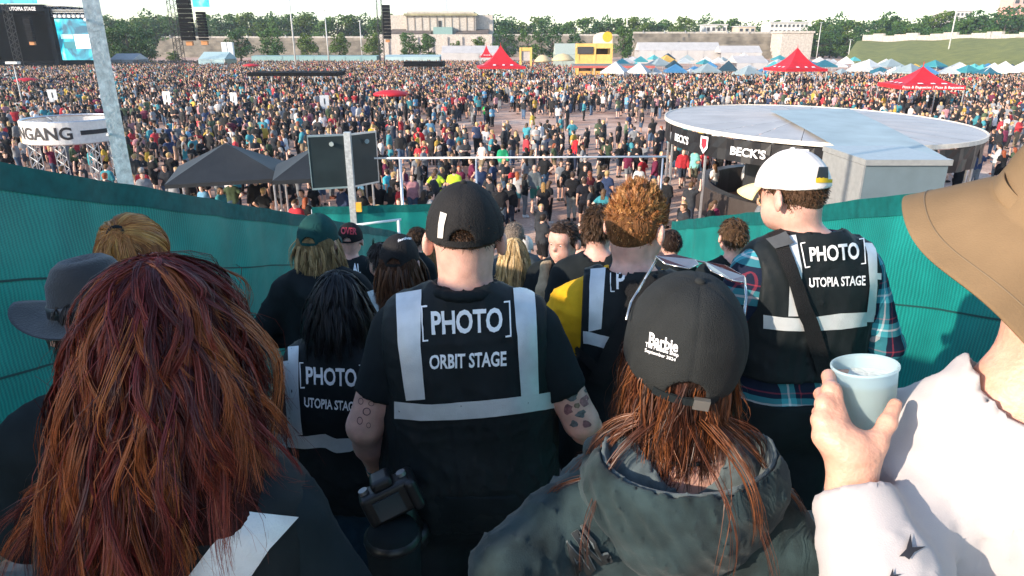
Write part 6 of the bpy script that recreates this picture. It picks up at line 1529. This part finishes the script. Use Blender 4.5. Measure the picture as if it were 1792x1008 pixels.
def hood():
    lo, hi, h = (-.27, -.36, 1.10), (.27, .16, 1.62), .0065; a, b = wob(3, 14, 5), wob(8, 30, 4); up = .035
    fd = Field(lo, hi, h); fd.add(ell((0, -.085, 1.38+up), (.172, .105, .175)), 0); fd.add(caps((-.14, .0, 1.41+up), (-.12, -.10, 1.40+up), .034), .05); fd.add(caps((.14, .0, 1.41+up), (.12, -.10, 1.40+up), .034), .05)
    hcr = crease(12, 46, 6, (1.2, 1, .7)); fd.disp(lambda X, Y, Z: .010*a(X, Y, Z)+.003*b(X, Y, Z)-.026*hcr(X, Y, Z)+.005); O = fd.F.copy()
    fi = Field(lo, hi, h); fi.add(ell((0, -.075, 1.475+up), (.150, .105, .125)), 0); fi.disp(lambda X, Y, Z: .006*a(X, Y, Z)+.002*b(X, Y, Z))
    pl = lambda X, Y, Z: (Z-1.485-up-.30*(Y+.02)-.014*np.sin(9*X+1))*.9
    fd.F = np.maximum(O, -fi.F); fd.cut(pl); V, F = fd.mesh(); o = f.part('hood', (V, F), M_hood)
    fl = Field(lo, hi, h*.8); fl.add(ell((0, -.075, 1.475+up), (.150, .105, .125)), 0, -.001); fl.disp(lambda X, Y, Z: .006*a(X, Y, Z)+.002*b(X, Y, Z)); I = fl.F.copy(); fl.F = np.maximum(I, -(I+.008))
    fo = Field(lo, hi, h*.8); fo.add(ell((0, -.085, 1.38+up), (.172, .105, .175)), 0); fo.add(caps((-.14, .0, 1.41+up), (-.12, -.10, 1.40+up), .034), .05); fo.add(caps((.14, .0, 1.41+up), (.12, -.10, 1.40+up), .034), .05)
    fl.F = np.maximum(fl.F, fo.F-.006); fl.cut(lambda X, Y, Z: pl(X, Y, Z)+.006); f.part('hood_lining', fl.mesh(), M_hood_in, o); return V, F
HD = hood(); hb = f.bvh(HVF)
ho.data.materials.append(M_hood_in); cc = HVF[0][HVF[1]].mean(1); q = (cc-np.array((0, -.075, 1.51)))/np.array((.156, .111, .130)); ho.data.polygons.foreach_set('material_index', ((q**2).sum(1) < 1).astype(np.int32))
M_emb = mat('black embroidery', (.008, .010, .011), .6); M_embo = mat('grey embroidery outline', (.11, .13, .135), .6)
for mm, bd, of in ((M_embo, .05, .006), (M_emb, .028, .0075)): f.letters(hb, 'ARL', [(1012, 1030), (1072, 978), (1030, 915), (978, 965)], mm, ho, bold=bd, off=of, bend=-12)
trousers(f, fabric('pale jeans', (.25, .36, .40)), waist=.95, h=.018); shoes(f, M_shoe, .018)
hm = lambda q: (q[:, 2] < .04) & (q[:, 2] > -.05) & (q[:, 1] < .055)
hair(f, n=6000, locks=620, length=(.13, .22), steps=11, mask=hm, lift=.10, comb=(0, -.15, -1), curl=.010, cfreq=18, clump=.45, width=.0008, colors=((.060, .018, .009), (.11, .034, .013), (.03, .012, .008), (.18, .060, .02)), under=scalp(f, .002, low=-.06), under_col=(.02, .009, .006), coll=f.tags('neck'), seed=15, jit=.4, frizz=.006)
hair(f, n=1000, locks=70, length=(.26, .48), steps=14, mask=lambda q: (q[:, 2] < .0) & (q[:, 1] < .03), lift=.04, comb=(0, -.1, -1), grav=1.6, curl=.020, cfreq=12, clump=.55, width=.0006, colors=((.11, .034, .014), (.16, .055, .02), (.075, .024, .011)), coll=f.tags('torso', 'neck')+[(caps((-.1, -.08, 1.34), (.1, -.08, 1.34), .10), 0), (caps((0, -.07, 1.40), (0, -.07, 1.42), .125), 0)], seed=17, frizz=.003, name='loose_strand')
co, CVF = cap(f, fabric('washed black cotton twill', (.022, .024, .024), .82, bump=.35, bscale=500, var=.25), rim=-.005, tilt=-.0, strap=M_black, buckle=mat('brushed buckle', (.7, .68, .62), .3, .9), slope=.02, rad=(.100, .122, .124), cen=(0, -.0, .02), h=.0038)
cb = f.bvh(CVF)
f.letters(cb, 'Barbie', [(1136, 604), (1186, 617), (1188, 598), (1138, 581)], M_print, co, bold=.025, off=.0015, dflt=.9, name='script_lettering')
f.letters(cb, 'The Possible Shop', [(1130, 609), (1187, 627), (1188, 618), (1131, 598)], M_print, co, bold=.012, off=.0015, dflt=.9); f.letters(cb, 'September 2024', [(1129, 617), (1182, 634), (1183, 627), (1130, 609)], M_print, co, bold=.012, off=.0015, dflt=.9)
q = MB(); nk = [(.066*math.cos(a)*1.05, -.025+.066*math.sin(a), 1.475-.004*math.sin(a)) for a in [k*.3 for k in range(22)]]
for a, b in zip(nk, nk[1:]): q.tube(a, b, .004, None, 6)
q.build('choker', M_black, f.root, True)
def sunglasses():
    c = P(1225, 468, 1.115); t = empty('sunglasses', c); tag(t, 'dark mirrored sunglasses pushed up on the black cap', 'sunglasses')
    lm = mat('reddish mirror lens', (.10, .03, .02), .06, .6, var=.5, scale=40); fm = mat('silver frame', (.6, .58, .55), .25, .9)
    def lens(pts):
        v = [P(*p)-c for p in pts]; q = MB(); n = len(v); cc = sum(v, Vector())/n; nn = (v[1]-v[0]).cross(v[2]-v[0]).normalized()*.0015
        q.poly([x+nn for x in v]); q.poly([x-nn for x in reversed(v)])
        for i in range(n): q.quad(v[i]-nn, v[(i+1) % n]-nn, v[(i+1) % n]+nn, v[i]+nn)
        o = q.build('lens', lm, t); q = MB()
        for i in range(n): q.tube(v[i], v[(i+1) % n], .0016, None, 6)
        q.build('frame', fm, o, True)
    lens([(1148, 449, 1.145), (1180, 446, 1.160), (1216, 455, 1.155), (1222, 463, 1.130), (1205, 470, 1.105), (1165, 462, 1.120)])
    lens([(1234, 459, 1.155), (1268, 465, 1.145), (1302, 484, 1.120), (1303, 495, 1.095), (1280, 490, 1.090), (1245, 474, 1.110)])
    q = MB(); q.tube(P(1216, 456, 1.155)-c, P(1234, 459, 1.155)-c, .002, None, 6); q.build('bridge', fm, t)
    for pl in ([(1303, 487, 1.115), (1306, 520, 1.030), (1299, 575, 0.995), (1288, 612, 0.985)], [(1150, 452, 1.145), (1128, 490, 1.105), (1104, 530, 1.030), (1096, 560, 1.010)]):
        q = MB()
        for a, b in zip(pl, pl[1:]): q.tube(P(*a)-c, P(*b)-c, .0022, None, 6)
        q.build('temple', fm, t, True)
sunglasses()

# ---- woman with long red hair, nearest on the left
f = Fig('woman with long dark red layered hair seen from behind', (262, 478), .92, yaw=.04, w=.90, fat=.008, neck=.05, hs=1.08, drop=.03, head_off=(0, 0, .06), arms={'L': ((-.26, .0, 1.13), (-.2, .18, 1.0)), 'R': ((.27, 0, 1.13), (.2, .18, 1.0))})
f.body(.018); shirt(f, fabric('dark teal-black jacket', (.010, .017, .020)), long=True, hem=.75, h=.009, off=.020, wr=.006, seed=41, name='jacket', neckr=.072)
vo, VF = vest(f, M_vest, xw=.225, h=.010, off=.036, wr=.005, seed=42, hem=.80); bv = f.bvh(VF)
tape(f, bv, vo, (([(320, 1020), (370, 955), (425, 895)], [(430, 1020), (470, 960), (520, 905)], 14),))
trousers(f, M_black, h=.02); shoes(f, M_shoe, .02)
redflow = lambda R, n: np.stack([R[:, 0]*7, R[:, 1]*5-.15, np.full(len(R), -.65)], 1)
colr = f.tags('torso', 'neck', 'armU_L', 'armU_R')
under = scalp(f, .001)+[(caps(T_(f, (-.035, -.03, -.0)), (-.10, -.06, 1.42), .060, .07), .06), (caps(T_(f, (.035, -.03, -.0)), (.10, -.06, 1.42), .060, .07), .06), (caps(T_(f, (0, -.04, 0)), (0, -.09, 1.40), .06, .06), .06)]
hair(f, n=21000, locks=900, length=(.27, .43), steps=10, mask=hl_mask(.05, -.05), lift=.10, flow=redflow, grav=1.0, flare=.22, fly=.05, curl=.030, cfreq=14, clump=.58, width=.0006, colors=((.11, .016, .013), (.16, .022, .020), (.19, .030, .016), (.33, .085, .024), (.065, .010, .009), (.08, .012, .011)), under=under, under_col=(.030, .006, .005), coll=colr, seed=21, jit=.35, frizz=.003, lenfn=lambda R: np.where(R[:, 2] > .09, .8, 1.0)*np.where(R[:, 0] > .015, .64, 1.05), spread=1.0)

hair(f, n=2400, locks=46, length=(.34, .50), steps=13, mask=hl_mask(.05, -.05), lift=.18, flow=redflow, grav=.9, curl=.034, cfreq=11, clump=.65, width=.00045, colors=((.30, .075, .022), (.22, .035, .018), (.36, .11, .03)), coll=colr, seed=77, jit=.3, frizz=.004, flare=.3, fly=.08, name='loose_lock', lenfn=lambda R: np.where(R[:, 0] > .0, .72, 1.0))
# ---- person with felt hat
f = Fig('person in black with dark grey brimmed hat behind the red-haired woman', (162, 500), 1.36, yaw=.2, w=1.0, arms={'L': ((-.25, .0, 1.13), (-.2, .18, 1.0))})
f.body(.018); shirt(f, M_black, long=True, hem=.75, h=.013, off=.026, wr=.008, seed=51, name='jacket'); trousers(f, M_black, h=.02); shoes(f, M_shoe, .02)
hair(f, n=1500, locks=120, length=(.06, .10), steps=6, mask=hl_mask(.05, -.05), lift=.2, comb=(0, -.2, -1), clump=.5, width=.0015, colors=((.03, .02, .014),), under=scalp(f, .004), under_col=(.015, .01, .008))
def felt_hat(f):
    q = MB(); felt = mat('dark grey felt', (.018, .019, .022), .8, var=.25, scale=12, bump=.2, bscale=200, sheen=.2)
    prof = [(.001, .118), (.03, .122), (.055, .124), (.072, .112), (.080, .08), (.088, .035), (.092, .012), (.10, .004), (.125, .0), (.150, .002), (.158, .004), (.150, -.003), (.12, -.006), (.088, -.004), (.001, .05)]
    def mod(t, j, r, z):
        if j >= 8 and j < 14: k = (r-.09)/.07; return (.0, .050*k*max(0, abs(math.cos(t)))**2-.018*k*abs(math.sin(t)))
        if j <= 3: return (-.012*abs(math.cos(t))*(r > .02), -.022*abs(math.cos(t))**2*0-(.02 if j < 2 else 0))
        return (0, 0)
    q.lathe(prof, 48, (0, 0, 0), mod=mod); V = np.array(q.v); V = f.hc+(V*1.02+np.array([0, .0, .055])) @ (f.HR @ rotx(-.10) @ roty(-.12)).T; q.v = [tuple(v) for v in V]; o = q.build('hat', felt, f.root, True)
    q = MB(); q.lathe([(.0935, .012), (.091, .036), (.0895, .036), (.092, .012)], 40); V = f.hc+(np.array(q.v)*1.02+np.array([0, 0, .055])) @ (f.HR @ rotx(-.10) @ roty(-.12)).T; q.v = [tuple(v) for v in V]; q.build('hat_band', M_plastic_black, o, True)
felt_hat(f)

# ---- ginger hair tied at the crown
f = Fig('person with ginger hair tied at the back of the crown', (222, 392), 1.88, yaw=.05, w=.92, hs=1.05, head_pitch=-.1)
f.body(.018); shirt(f, M_black, long=True, hem=.8, h=.014, off=.022, seed=61, name='jacket'); trousers(f, M_black, h=.02); shoes(f, M_shoe, .02)
tie = np.array([0, -.075, .09])
hair(f, n=4200, locks=300, length=(.95, 1.1), steps=8, mask=hl_mask(.06, -.05), lift=.06, seek=(0, -.083, .098), flow=lambda R, n: (tie-R)*8-n*.0, grav=.0, curl=.001, clump=.15, width=.0009, colors=((.40, .16, .045), (.50, .22, .06), (.32, .11, .03), (.58, .31, .09)), under=scalp(f, .006), under_col=(.20, .075, .025), seed=25, frizz=.0015, lenfn=lambda R: np.linalg.norm(R-tie, axis=1))
hair(f, n=2000, locks=60, length=(.18, .26), steps=10, mask=lambda q: np.linalg.norm(q-tie, axis=1) < .032, lift=.35, comb=(0, -.8, -.5), grav=2.0, curl=.014, cfreq=18, clump=.3, width=.0010, colors=((.42, .19, .045), (.52, .27, .07), (.36, .15, .04)), seed=26, frizz=.006, coll=f.tags('neck', 'torso'), name='ponytail', spread=1.6)
q = MB(); c0 = f.hc+f.HR @ (tie*f.hs*1.08); q.lathe([(.02+.006*math.cos(a), .006*math.sin(a)) for a in [k*1.05 for k in range(6)]], 18, (0, 0, 0), closed=True); V = np.array(q.v) @ rotx(1.0).T+c0; q.v = [tuple(v) for v in V]; q.build('hair_tie', M_black, f.root, True)

# ---- man with wide hat and cup, nearest on the right
LAB = 'man in white sweatshirt and khaki bucket hat holding a cup'
HT = dict(top=(1925, 262), depth=.80, head_off=(0, 0, .045), yaw=-.50, w=.84, fat=.004, neck=.06, head_yaw=.40, head_pitch=.1, hs=1.05, drop=.065)
f = Fig(LAB, **HT); lp = lambda px, py, d: np.array(f.Mi @ P(px, py, d)); root = f.root
E_, W_ = lp(1562, 1085, .80), lp(1490, 850, .872)
f = Fig(None, make=False, arms={'L': (E_, W_), 'R': ((.26, 0, 1.13), (.2, .2, 1.1))}, **HT); f.root = root
hd = []
def hc_(a, b, r, r2=None, k=.010): hd.append((caps(lp(*a), lp(*b), r, r2), k))
wr = (1490, 850, .872)
kn = [(1455, 683, .897), (1443, 708, .888), (1437, 736, .880), (1440, 764, .874)]
for i, k_ in enumerate(kn): hc_((1486, 812-3*i, .868), k_, .0165, .0118, .010); hc_(k_, (k_[0]+.01, k_[1], k_[2]), .0132, .0132, .006)
hc_((1480, 860, .872), (1483, 800, .868), .026, .024, .02); hc_((1500, 855, .872), (1500, 800, .866), .024, .020, .02); hc_((1470, 770, .868), (1495, 780, .862), .020, .020, .02)
for k_, p1, p2 in zip(kn, [(1450, 658, .935), (1437, 690, .930), (1434, 722, .924), (1440, 755, .916)], [(1486, 655, .968), (1476, 690, .966), (1474, 726, .960), (1480, 760, .950)]):
    hc_(k_, p1, .0104, .0094, .004); hc_(p1, p2, .0092, .008, .004)
hc_((1505, 822, .866), (1533, 776, .862), .019, .0145, .014); hc_((1533, 776, .862), (1553, 740, .872), .0125, .0115, .008); hc_((1553, 740, .872), (1567, 708, .888), .0112, .0088, .006)
f.p['hand_L'] = [(caps(W_, lp(1490, 830, .87), .024, .024), .01)]
V, F = f.solid(f.tags('torso', 'armU_L', 'armU_R', 'armF_L', 'armF_R', 'hand_L', 'hand_R', 'thigh_L', 'thigh_R', 'calf_L', 'calf_R', 'foot_L', 'foot_R', 'neck', 'head'), .012)
wk = wob(4, 120, 4); V2, F2 = f.solid(hd, .0032, extra=lambda X, Y, Z: .0006*wk(X, Y, Z)); V2 = relax(V2, F2, 1, .4)
f.part('body', (np.concatenate([V, V2]), np.concatenate([F, F2+len(V)])), mat('warm hand skin', (.62, .33, .235), .48, var=.16, scale=30, bump=.16, bscale=120, sss=.2))
q = MB(); tn = [np.array(lp(1563, 712, .878)), np.array(lp(1571, 700, .884)), np.array(lp(1574, 708, .886)), np.array(lp(1568, 718, .879))]
q.poly(tn); q.build('thumbnail', mat('nail', (.75, .48, .42), .25), f.root)
M_sweat = mat('white sweatshirt cotton', (.44, .41, .405), .9, var=.06, scale=8, bump=.10, bscale=500, spec=.15, sheen=.1)
so_, SVF = shirt(f, M_sweat, long=True, hem=.78, h=.010, off=.024, wr=.009, wfreq=18, seed=72, name='sweatshirt', neckr=.082, neckz=1.49, cuff=.97, cutr=.062)
d = W_-E_; d /= np.linalg.norm(d); cf = [(caps(W_-d*.075, W_-d*.012, .046, .041), .01)]
wv = wob(5, 200, 3, (1, 1, .2)); f.part('cuff', f.solid(cf, .004, extra=lambda X, Y, Z: .0012*np.sin(np.arctan2(Y-W_[1], X-W_[0])*34)+.0008*wv(X, Y, Z), cuts=[lambda X, Y, Z: ((X-W_[0])*d[0]+(Y-W_[1])*d[1]+(Z-W_[2])*d[2])+.012]), M_sweat)
sb = f.bvh(SVF)
bird = (np.array([(.1, .2, 0), (.35, .45, 0), (.5, 1, 0), (.55, .5, 0), (1, .55, 0), (.62, .35, 0), (.45, .1, 0), (.3, .2, 0)]), np.array([(0, 1, 7, 7), (1, 2, 3, 3), (1, 3, 5, 6), (1, 6, 7, 7), (3, 4, 5, 5)]))
for qd in ([(1566, 985), (1615, 985), (1615, 935), (1566, 935)], [(1545, 1018), (1575, 1018), (1575, 995), (1545, 995)]): f.letters(sb, (bird[0], [tuple(dict.fromkeys(t)) for t in bird[1].tolist()]), qd, MATS['black print'], so_, off=.004, name='print', dflt=.8)
trousers(f, M_black, h=.02); shoes(f, M_shoe, .02)
def bucket_hat(f):
    kh = mat('khaki cotton', (.195, .130, .072), .88, var=.16, scale=9, bump=.10, bscale=420, spec=.15)
    prof = [(.001, .150), (.05, .149), (.082, .139), (.097, .118), (.102, .082), (.105, .035), (.107, .004), (.113, -.002), (.122, -.011), (.131, -.0215), (.141, -.0335), (.152, -.0468), (.163, -.060), (.172, -.0708), (.180, -.080), (.183, -.084), (.180, -.0855), (.161, -.063), (.138, -.036), (.117, -.015), (.104, .0)]
    def mod(t, j, r, z):
        if j >= 6: k = max(0, (r-.107)/.08); return (.004*math.sin(3*t+.5)*k, .015*math.sin(2*t+.8)*k+.007*math.sin(5*t+1)*k+.02*k*math.cos(t-2.6))
        if j >= 2: return (.003*math.sin(4*t+j)+.002*math.sin(9*t+2*j), .002*math.sin(6*t+j))
        return (0, 0)
    R = f.HR @ rotx(.26) @ roty(.20); up = np.array([0, -.0, .030])
    q = MB(); q.lathe(prof, 96, (0, 0, 0), mod=mod); q.v = [tuple(v) for v in f.hc+(np.array(q.v)*1.06+up) @ R.T]; o = q.build('bucket_hat', kh, f.root, True)
    for rr, zz in ((.1635, -.0602),):
        q = MB(); q.lathe([(rr, zz), (rr+.0007, zz+.0004), (rr+.0014, zz-.0012)], 96, mod=lambda t, j, r, z: mod(t, 7, r, z)); q.v = [tuple(v) for v in f.hc+(np.array(q.v)*1.06+up) @ R.T]; q.build('stitching', mat('khaki thread', (.18, .125, .07)), o, True)
    q = MB(); q.lathe([(.1085, .005), (.1072, .022), (.1052, .022), (.1062, .003)], 96, mod=lambda t, j, r, z: mod(t, 3, r, z)); q.v = [tuple(v) for v in f.hc+(np.array(q.v)*1.06+up) @ R.T]; q.build('hat_band', kh, o, True)
bucket_hat(f)
def cup():
    b, tp = P(1517, 800, .957), P(1513, 638, .925); ax = (tp-b); L = ax.length; t = empty('plastic_cup', b); tag(t, 'frosted bluish plastic cup held in the raised left hand', 'cup')
    t.rotation_euler = ax.to_track_quat('Z', 'Y').to_euler(); cm_ = mat('frosted plastic', (.74, .88, .90), .35, var=.04, transl=.7, spec=.4)
    q = MB(); q.lathe([(.001, .002), (.029, .002), (.031, .006), (.0405, L-.004), (.0425, L-.003), (.0425, L), (.040, L), (.0392, L-.006), (.030, .008), (.001, .006)], 48); q.build('wall', cm_, t, True)
    q = MB(); q.lathe([(.001, L*.86), (.02, L*.862), (.0375, L*.86)], 40); o = q.build('drink', mat('pale foam', (.66, .70, .66), .7, var=.1, scale=90, bump=.3, bscale=200), t, True)
    q = MB(); n = 8
    for i in range(n):
        a0, a1 = math.radians(195+i*6), math.radians(195+(i+1)*6)
        def p_(a, z): r = .031+(.0405-.031)*z/L+.0006; return (r*math.cos(a), r*math.sin(a), z)
        q.quad(p_(a0, L*.42), p_(a1, L*.42), p_(a1, L*.78), p_(a0, L*.78))
    q.build('print', mat('teal cup print', (.03, .32, .40), .4), t, True)
    q = MB()
    for i in range(3):
        a0 = math.radians(262+i*6); q.poly([((.0368)*math.cos(a0), .0368*math.sin(a0), L*.40), ((.0368)*math.cos(a0+.07), .0368*math.sin(a0+.07), L*.40), ((.0374)*math.cos(a0+.035), .0374*math.sin(a0+.035), L*.50)])
    q.build('print', mat('faded red print', (.55, .18, .22)), t)
cup()

# ------------------------------------------------------------------ people farther down the steps
def simple(label, top, d, yaw=0, shirtm=None, sname='t_shirt', long=False, sleeve=.75, hcol=((.05, .03, .02),), hlen=(.02, .04), hmask=None, head_yaw=0, w=1.0, fat=.005, h=.016, capm=None, bott=None, leg=1.0, body=True, n=1600, long_hair=None, skin=None, arms=None, head_pitch=0, hoodb=False, cap_back=False, lift=.30, skirt=False, **k):
    f = Fig(label, top, d, yaw=yaw, w=w, fat=fat, head_yaw=head_yaw, head_pitch=head_pitch, arms=arms, **k); f.body(h, skin or M_skinlight)
    ex = [(caps((-.10, -.06, 1.45), (0, -.115, 1.40), .045, .055), .05), (caps((.10, -.06, 1.45), (0, -.115, 1.40), .045, .055), .05)] if hoodb else []
    so, VF = shirt(f, shirtm or M_black, long=long, sleeve=sleeve, hem=.80, h=h, off=.022 if long else .016, wr=.008, seed=int(top[0]), name=sname, extra=ex); trousers(f, bott or M_black, leg=leg, h=h*1.3, skirt=skirt, waist=.98); shoes(f, M_shoe, h*1.3)
    if long_hair: hair(f, n=n, locks=150, length=long_hair, steps=12, mask=hmask or hl_mask(.06, -.05), lift=.1, flow=rad_flow, curl=k.get('curl', .010), cfreq=20, clump=.6, width=.0016, colors=hcol, under=scalp(f, .004)+[(caps(T_(f, (-.03, -.045, -.02)), (-.035, -.085, 1.42), .06, .055), .05), (caps(T_(f, (.03, -.045, -.02)), (.035, -.085, 1.42), .06, .055), .05)], under_col=tuple(np.array(hcol).mean(0)*.5), coll=f.tags('torso', 'neck'), seed=int(top[0]), jit=.35, hbase=.01)
    elif hlen: hair(f, n=n, locks=260, length=hlen, steps=5, mask=hmask or hl_mask(.055, -.04, -.01), lift=lift, comb=(0, -.3, -.6), grav=.3, curl=.002, clump=.5, width=.0016, colors=hcol, under=scalp(f, .004, low=-.02), under_col=tuple(np.array(hcol).mean(0)*.6), seed=int(top[0]), hbase=.009, basecut=[lambda X, Y, Z: np.maximum(f.hc[2]-.05-Z, -1)+0*X+0*Y, facecut(f)])
    c = None
    if capm: c = cap(f, capm, h=.006, strap=capm if not cap_back else None, opening=not cap_back, backward=cap_back, rim=.012, slope=-.02, rad=(.098, .119, .122))
    return f, so, VF, c
under_cap = lambda q: (q[:, 2] < .04) & (q[:, 2] > -.05) & (q[:, 1] < .05)
f, so, VF, c = simple('person in dark green cap with blond hair and black hoodie by the left fence', (553, 384), 3.42, .1, sname='hoodie', long=True, hcol=((.36, .24, .10), (.46, .32, .15), (.26, .16, .07)), long_hair=(.12, .2), hmask=under_cap, capm=fabric('dark green cap cloth', (.010, .055, .052)), hoodb=True, n=2200, h=.014, arms={'L': ((-.33, -.02, 1.15), (-.12, .2, 1.05)), 'R': ((.30, 0, 1.15), (.12, .2, 1.05))}, head_yaw=-.25)
f, so, VF, c = simple('man in black hoodie and black cap with red lettering', (611, 396), 5.5, 0, sname='hoodie', long=True, hlen=None, capm=fabric('flat black cap', (.014, .014, .015)), hoodb=True, w=1.08, fat=.015)
bv = f.bvh(VF); f.letters(bv, 'AL', [(617, 478), (631, 479), (630, 462), (617, 461)], M_print, so, bold=.03, dflt=5.2, off=.006); f.letters(bv, 'N', [(636, 515), (644, 516), (643, 500), (636, 500)], M_print, so, bold=.03, dflt=5.2, off=.006)
f.letters(f.bvh(c[1]), 'OVER', [(597, 410), (624, 411), (624, 399), (597, 398)], mat('red embroidery', (.42, .03, .05), .6), c[0], bold=.04, dflt=5.2, off=.004)
f, so, VF, c = simple('person with long wavy brown hair, black cap and pale denim jacket', (697, 420), 3.3, -.1, shirtm=mat('pale grey-blue denim', (.40, .47, .48), .85, var=.2, scale=10, bump=.2, bscale=300), sname='jacket', long=True, hcol=((.10, .04, .018), (.07, .028, .014), (.16, .065, .028)), long_hair=(.20, .29), hmask=lambda q: (q[:, 2] < .05) & (q[:, 2] > -.05) & (q[:, 1] < .055), capm=M_capk, n=3200, h=.014, w=.95)
f.letters(f.bvh(c[1]), 'festival', [(696, 425), (719, 420), (719, 415), (696, 420)], M_print, c[0], bold=.03, dflt=3.1, off=.003, bend=-2)
f, so, VF, c = simple('woman with long straight blond hair and black tour shirt', (899, 420), 4.6, -.1, hcol=((.62, .44, .20), (.70, .52, .27), (.52, .34, .14)), long_hair=(.30, .40), n=2600, w=.92, h=.014)
bv = f.bvh(VF)
f.letters(bv, 'TOUR', [(905, 489), (922, 489), (922, 481), (905, 481)], M_print, so, bold=.02, dflt=4.4, off=.006)
f, so, VF, c = simple('man facing the camera with a beige towel round his neck', (988, 390), 4.3, 2.75, sname='t_shirt', hcol=((.05, .03, .02), (.07, .04, .025)), hlen=(.012, .03), h=.0095, n=2000, arms={'L': ((-.25, .02, 1.14), (-.05, .24, 1.10)), 'R': ((.25, .02, 1.14), (.05, .24, 1.10))}, head_yaw=-.25)
f.eyes()
tw = [(caps((sg*.06, -.045, 1.49), (sg*.105, .05, 1.47), .028), .02) for sg in (-1, 1)]+[(caps((-.06, -.05, 1.495), (.06, -.05, 1.495), .03), .03)]+[(caps((sg*.105, .05, 1.47), (sg*.10, .125, 1.34), .032, .036), .03) for sg in (-1, 1)]+[(caps((sg*.10, .125, 1.34), (sg*.11, .135, 1.08), .036, .040), .03) for sg in (-1, 1)]+[(caps((sg*.07, .125, 1.34), (sg*.07, .14, 1.08), .028), .03) for sg in (-1, 1)]
f.part('towel', f.solid(tw, .008, wr=.006, wfreq=30, seed=3), mat('beige towelling', (.42, .34, .22), .95, var=.15, scale=25, bump=.6, bscale=300))
f, so, VF, c = simple('dark-haired man in black shirt left of the ginger man', (1050, 362), 3.85, -.15, hcol=((.07, .04, .02), (.10, .055, .03)), hlen=(.025, .05), head_yaw=-.3, n=2000, h=.014, w=1.02)
simple('dark-haired man in black jacket just past the right fence end', (1176, 405), 6.4, .1, sname='jacket', long=True, hcol=((.04, .022, .014),), hoodb=True)
simple('brown-haired man in plain black t-shirt before the right fence', (1287, 386), 4.6, .05, hcol=((.13, .075, .035), (.10, .055, .028)), hlen=(.02, .045), h=.014, n=2000)
simple('dark-haired man with short hair left of the big man, far down the steps', (729, 400), 7.4, -.7, sname='jacket', long=True, hcol=((.06, .035, .02),))
f, so, VF, c = simple('person with sunglasses half hidden behind the brown-haired one', (668, 428), 4.4, .9, hcol=((.03, .02, .015),), hlen=(.05, .09), long=True, sname='jacket')
simple('grey-haired man in front of the blond woman on the steps', (900, 392), 6.5, .1, hcol=((.30, .24, .19),), hlen=(.006, .012), shirtm=fabric('dull blue-grey cloth', (.06, .075, .085)))
simple('person in white cap and black printed shirt lower on the steps', (918, 372), 7.4, 2.9, hlen=None, capm=fabric('off-white cap', (.66, .60, .52)), scale=1.02)
simple('person in light turquoise jacket right at the fence corner', (752, 356), 8.2, .4, sname='jacket', long=True, shirtm=fabric('turquoise rain jacket', (.05, .38, .46), .5), hcol=((.36, .2, .08), (.28, .14, .05)), long_hair=(.2, .3), scale=1.0)
simple('dark-haired man facing sideways behind the towel man', (1026, 398), 6.6, -1.2, hcol=((.04, .025, .016),), shirtm=fabric('mid grey tee', (.12, .12, .12)))

# ================================================================== AIR
hz = MB(); hz.box((-480, -6, -1), (480, 500, 48)); h_ = hz.mesh('haze', []) if False else None
me = bpy.data.meshes.new('haze'); me.from_pydata(hz.v, [], hz.f); hm_ = bpy.data.materials.new('thin pale air'); hm_.use_nodes = True; nt = hm_.node_tree; nt.nodes.clear(); ho_ = nt.nodes.new('ShaderNodeOutputMaterial'); hv = nt.nodes.new('ShaderNodeVolumePrincipled')
hv.inputs['Density'].default_value = .00022; hv.inputs['Color'].default_value = (.86, .93, 1.0, 1); hv.inputs['Anisotropy'].default_value = .2; nt.links.new(hv.outputs[0], ho_.inputs['Volume']); me.materials.append(hm_)
h_ = add('haze', me); h_['kind'] = 'stuff'; h_['label'] = 'thin pale haze lying over the whole festival field'; h_['category'] = 'haze'

for o in col.objects:                                            # people are named by clothing, pose and what they hold
    if o.get('label'):
        t = ' '.join({'man': 'person', 'woman': 'person', "man's": "person's"}.get(w_.strip(','), w_.strip(','))+(',' if w_.endswith(',') else '') for w_ in o['label'].split()); o['label'] = t.replace('person person', 'person')
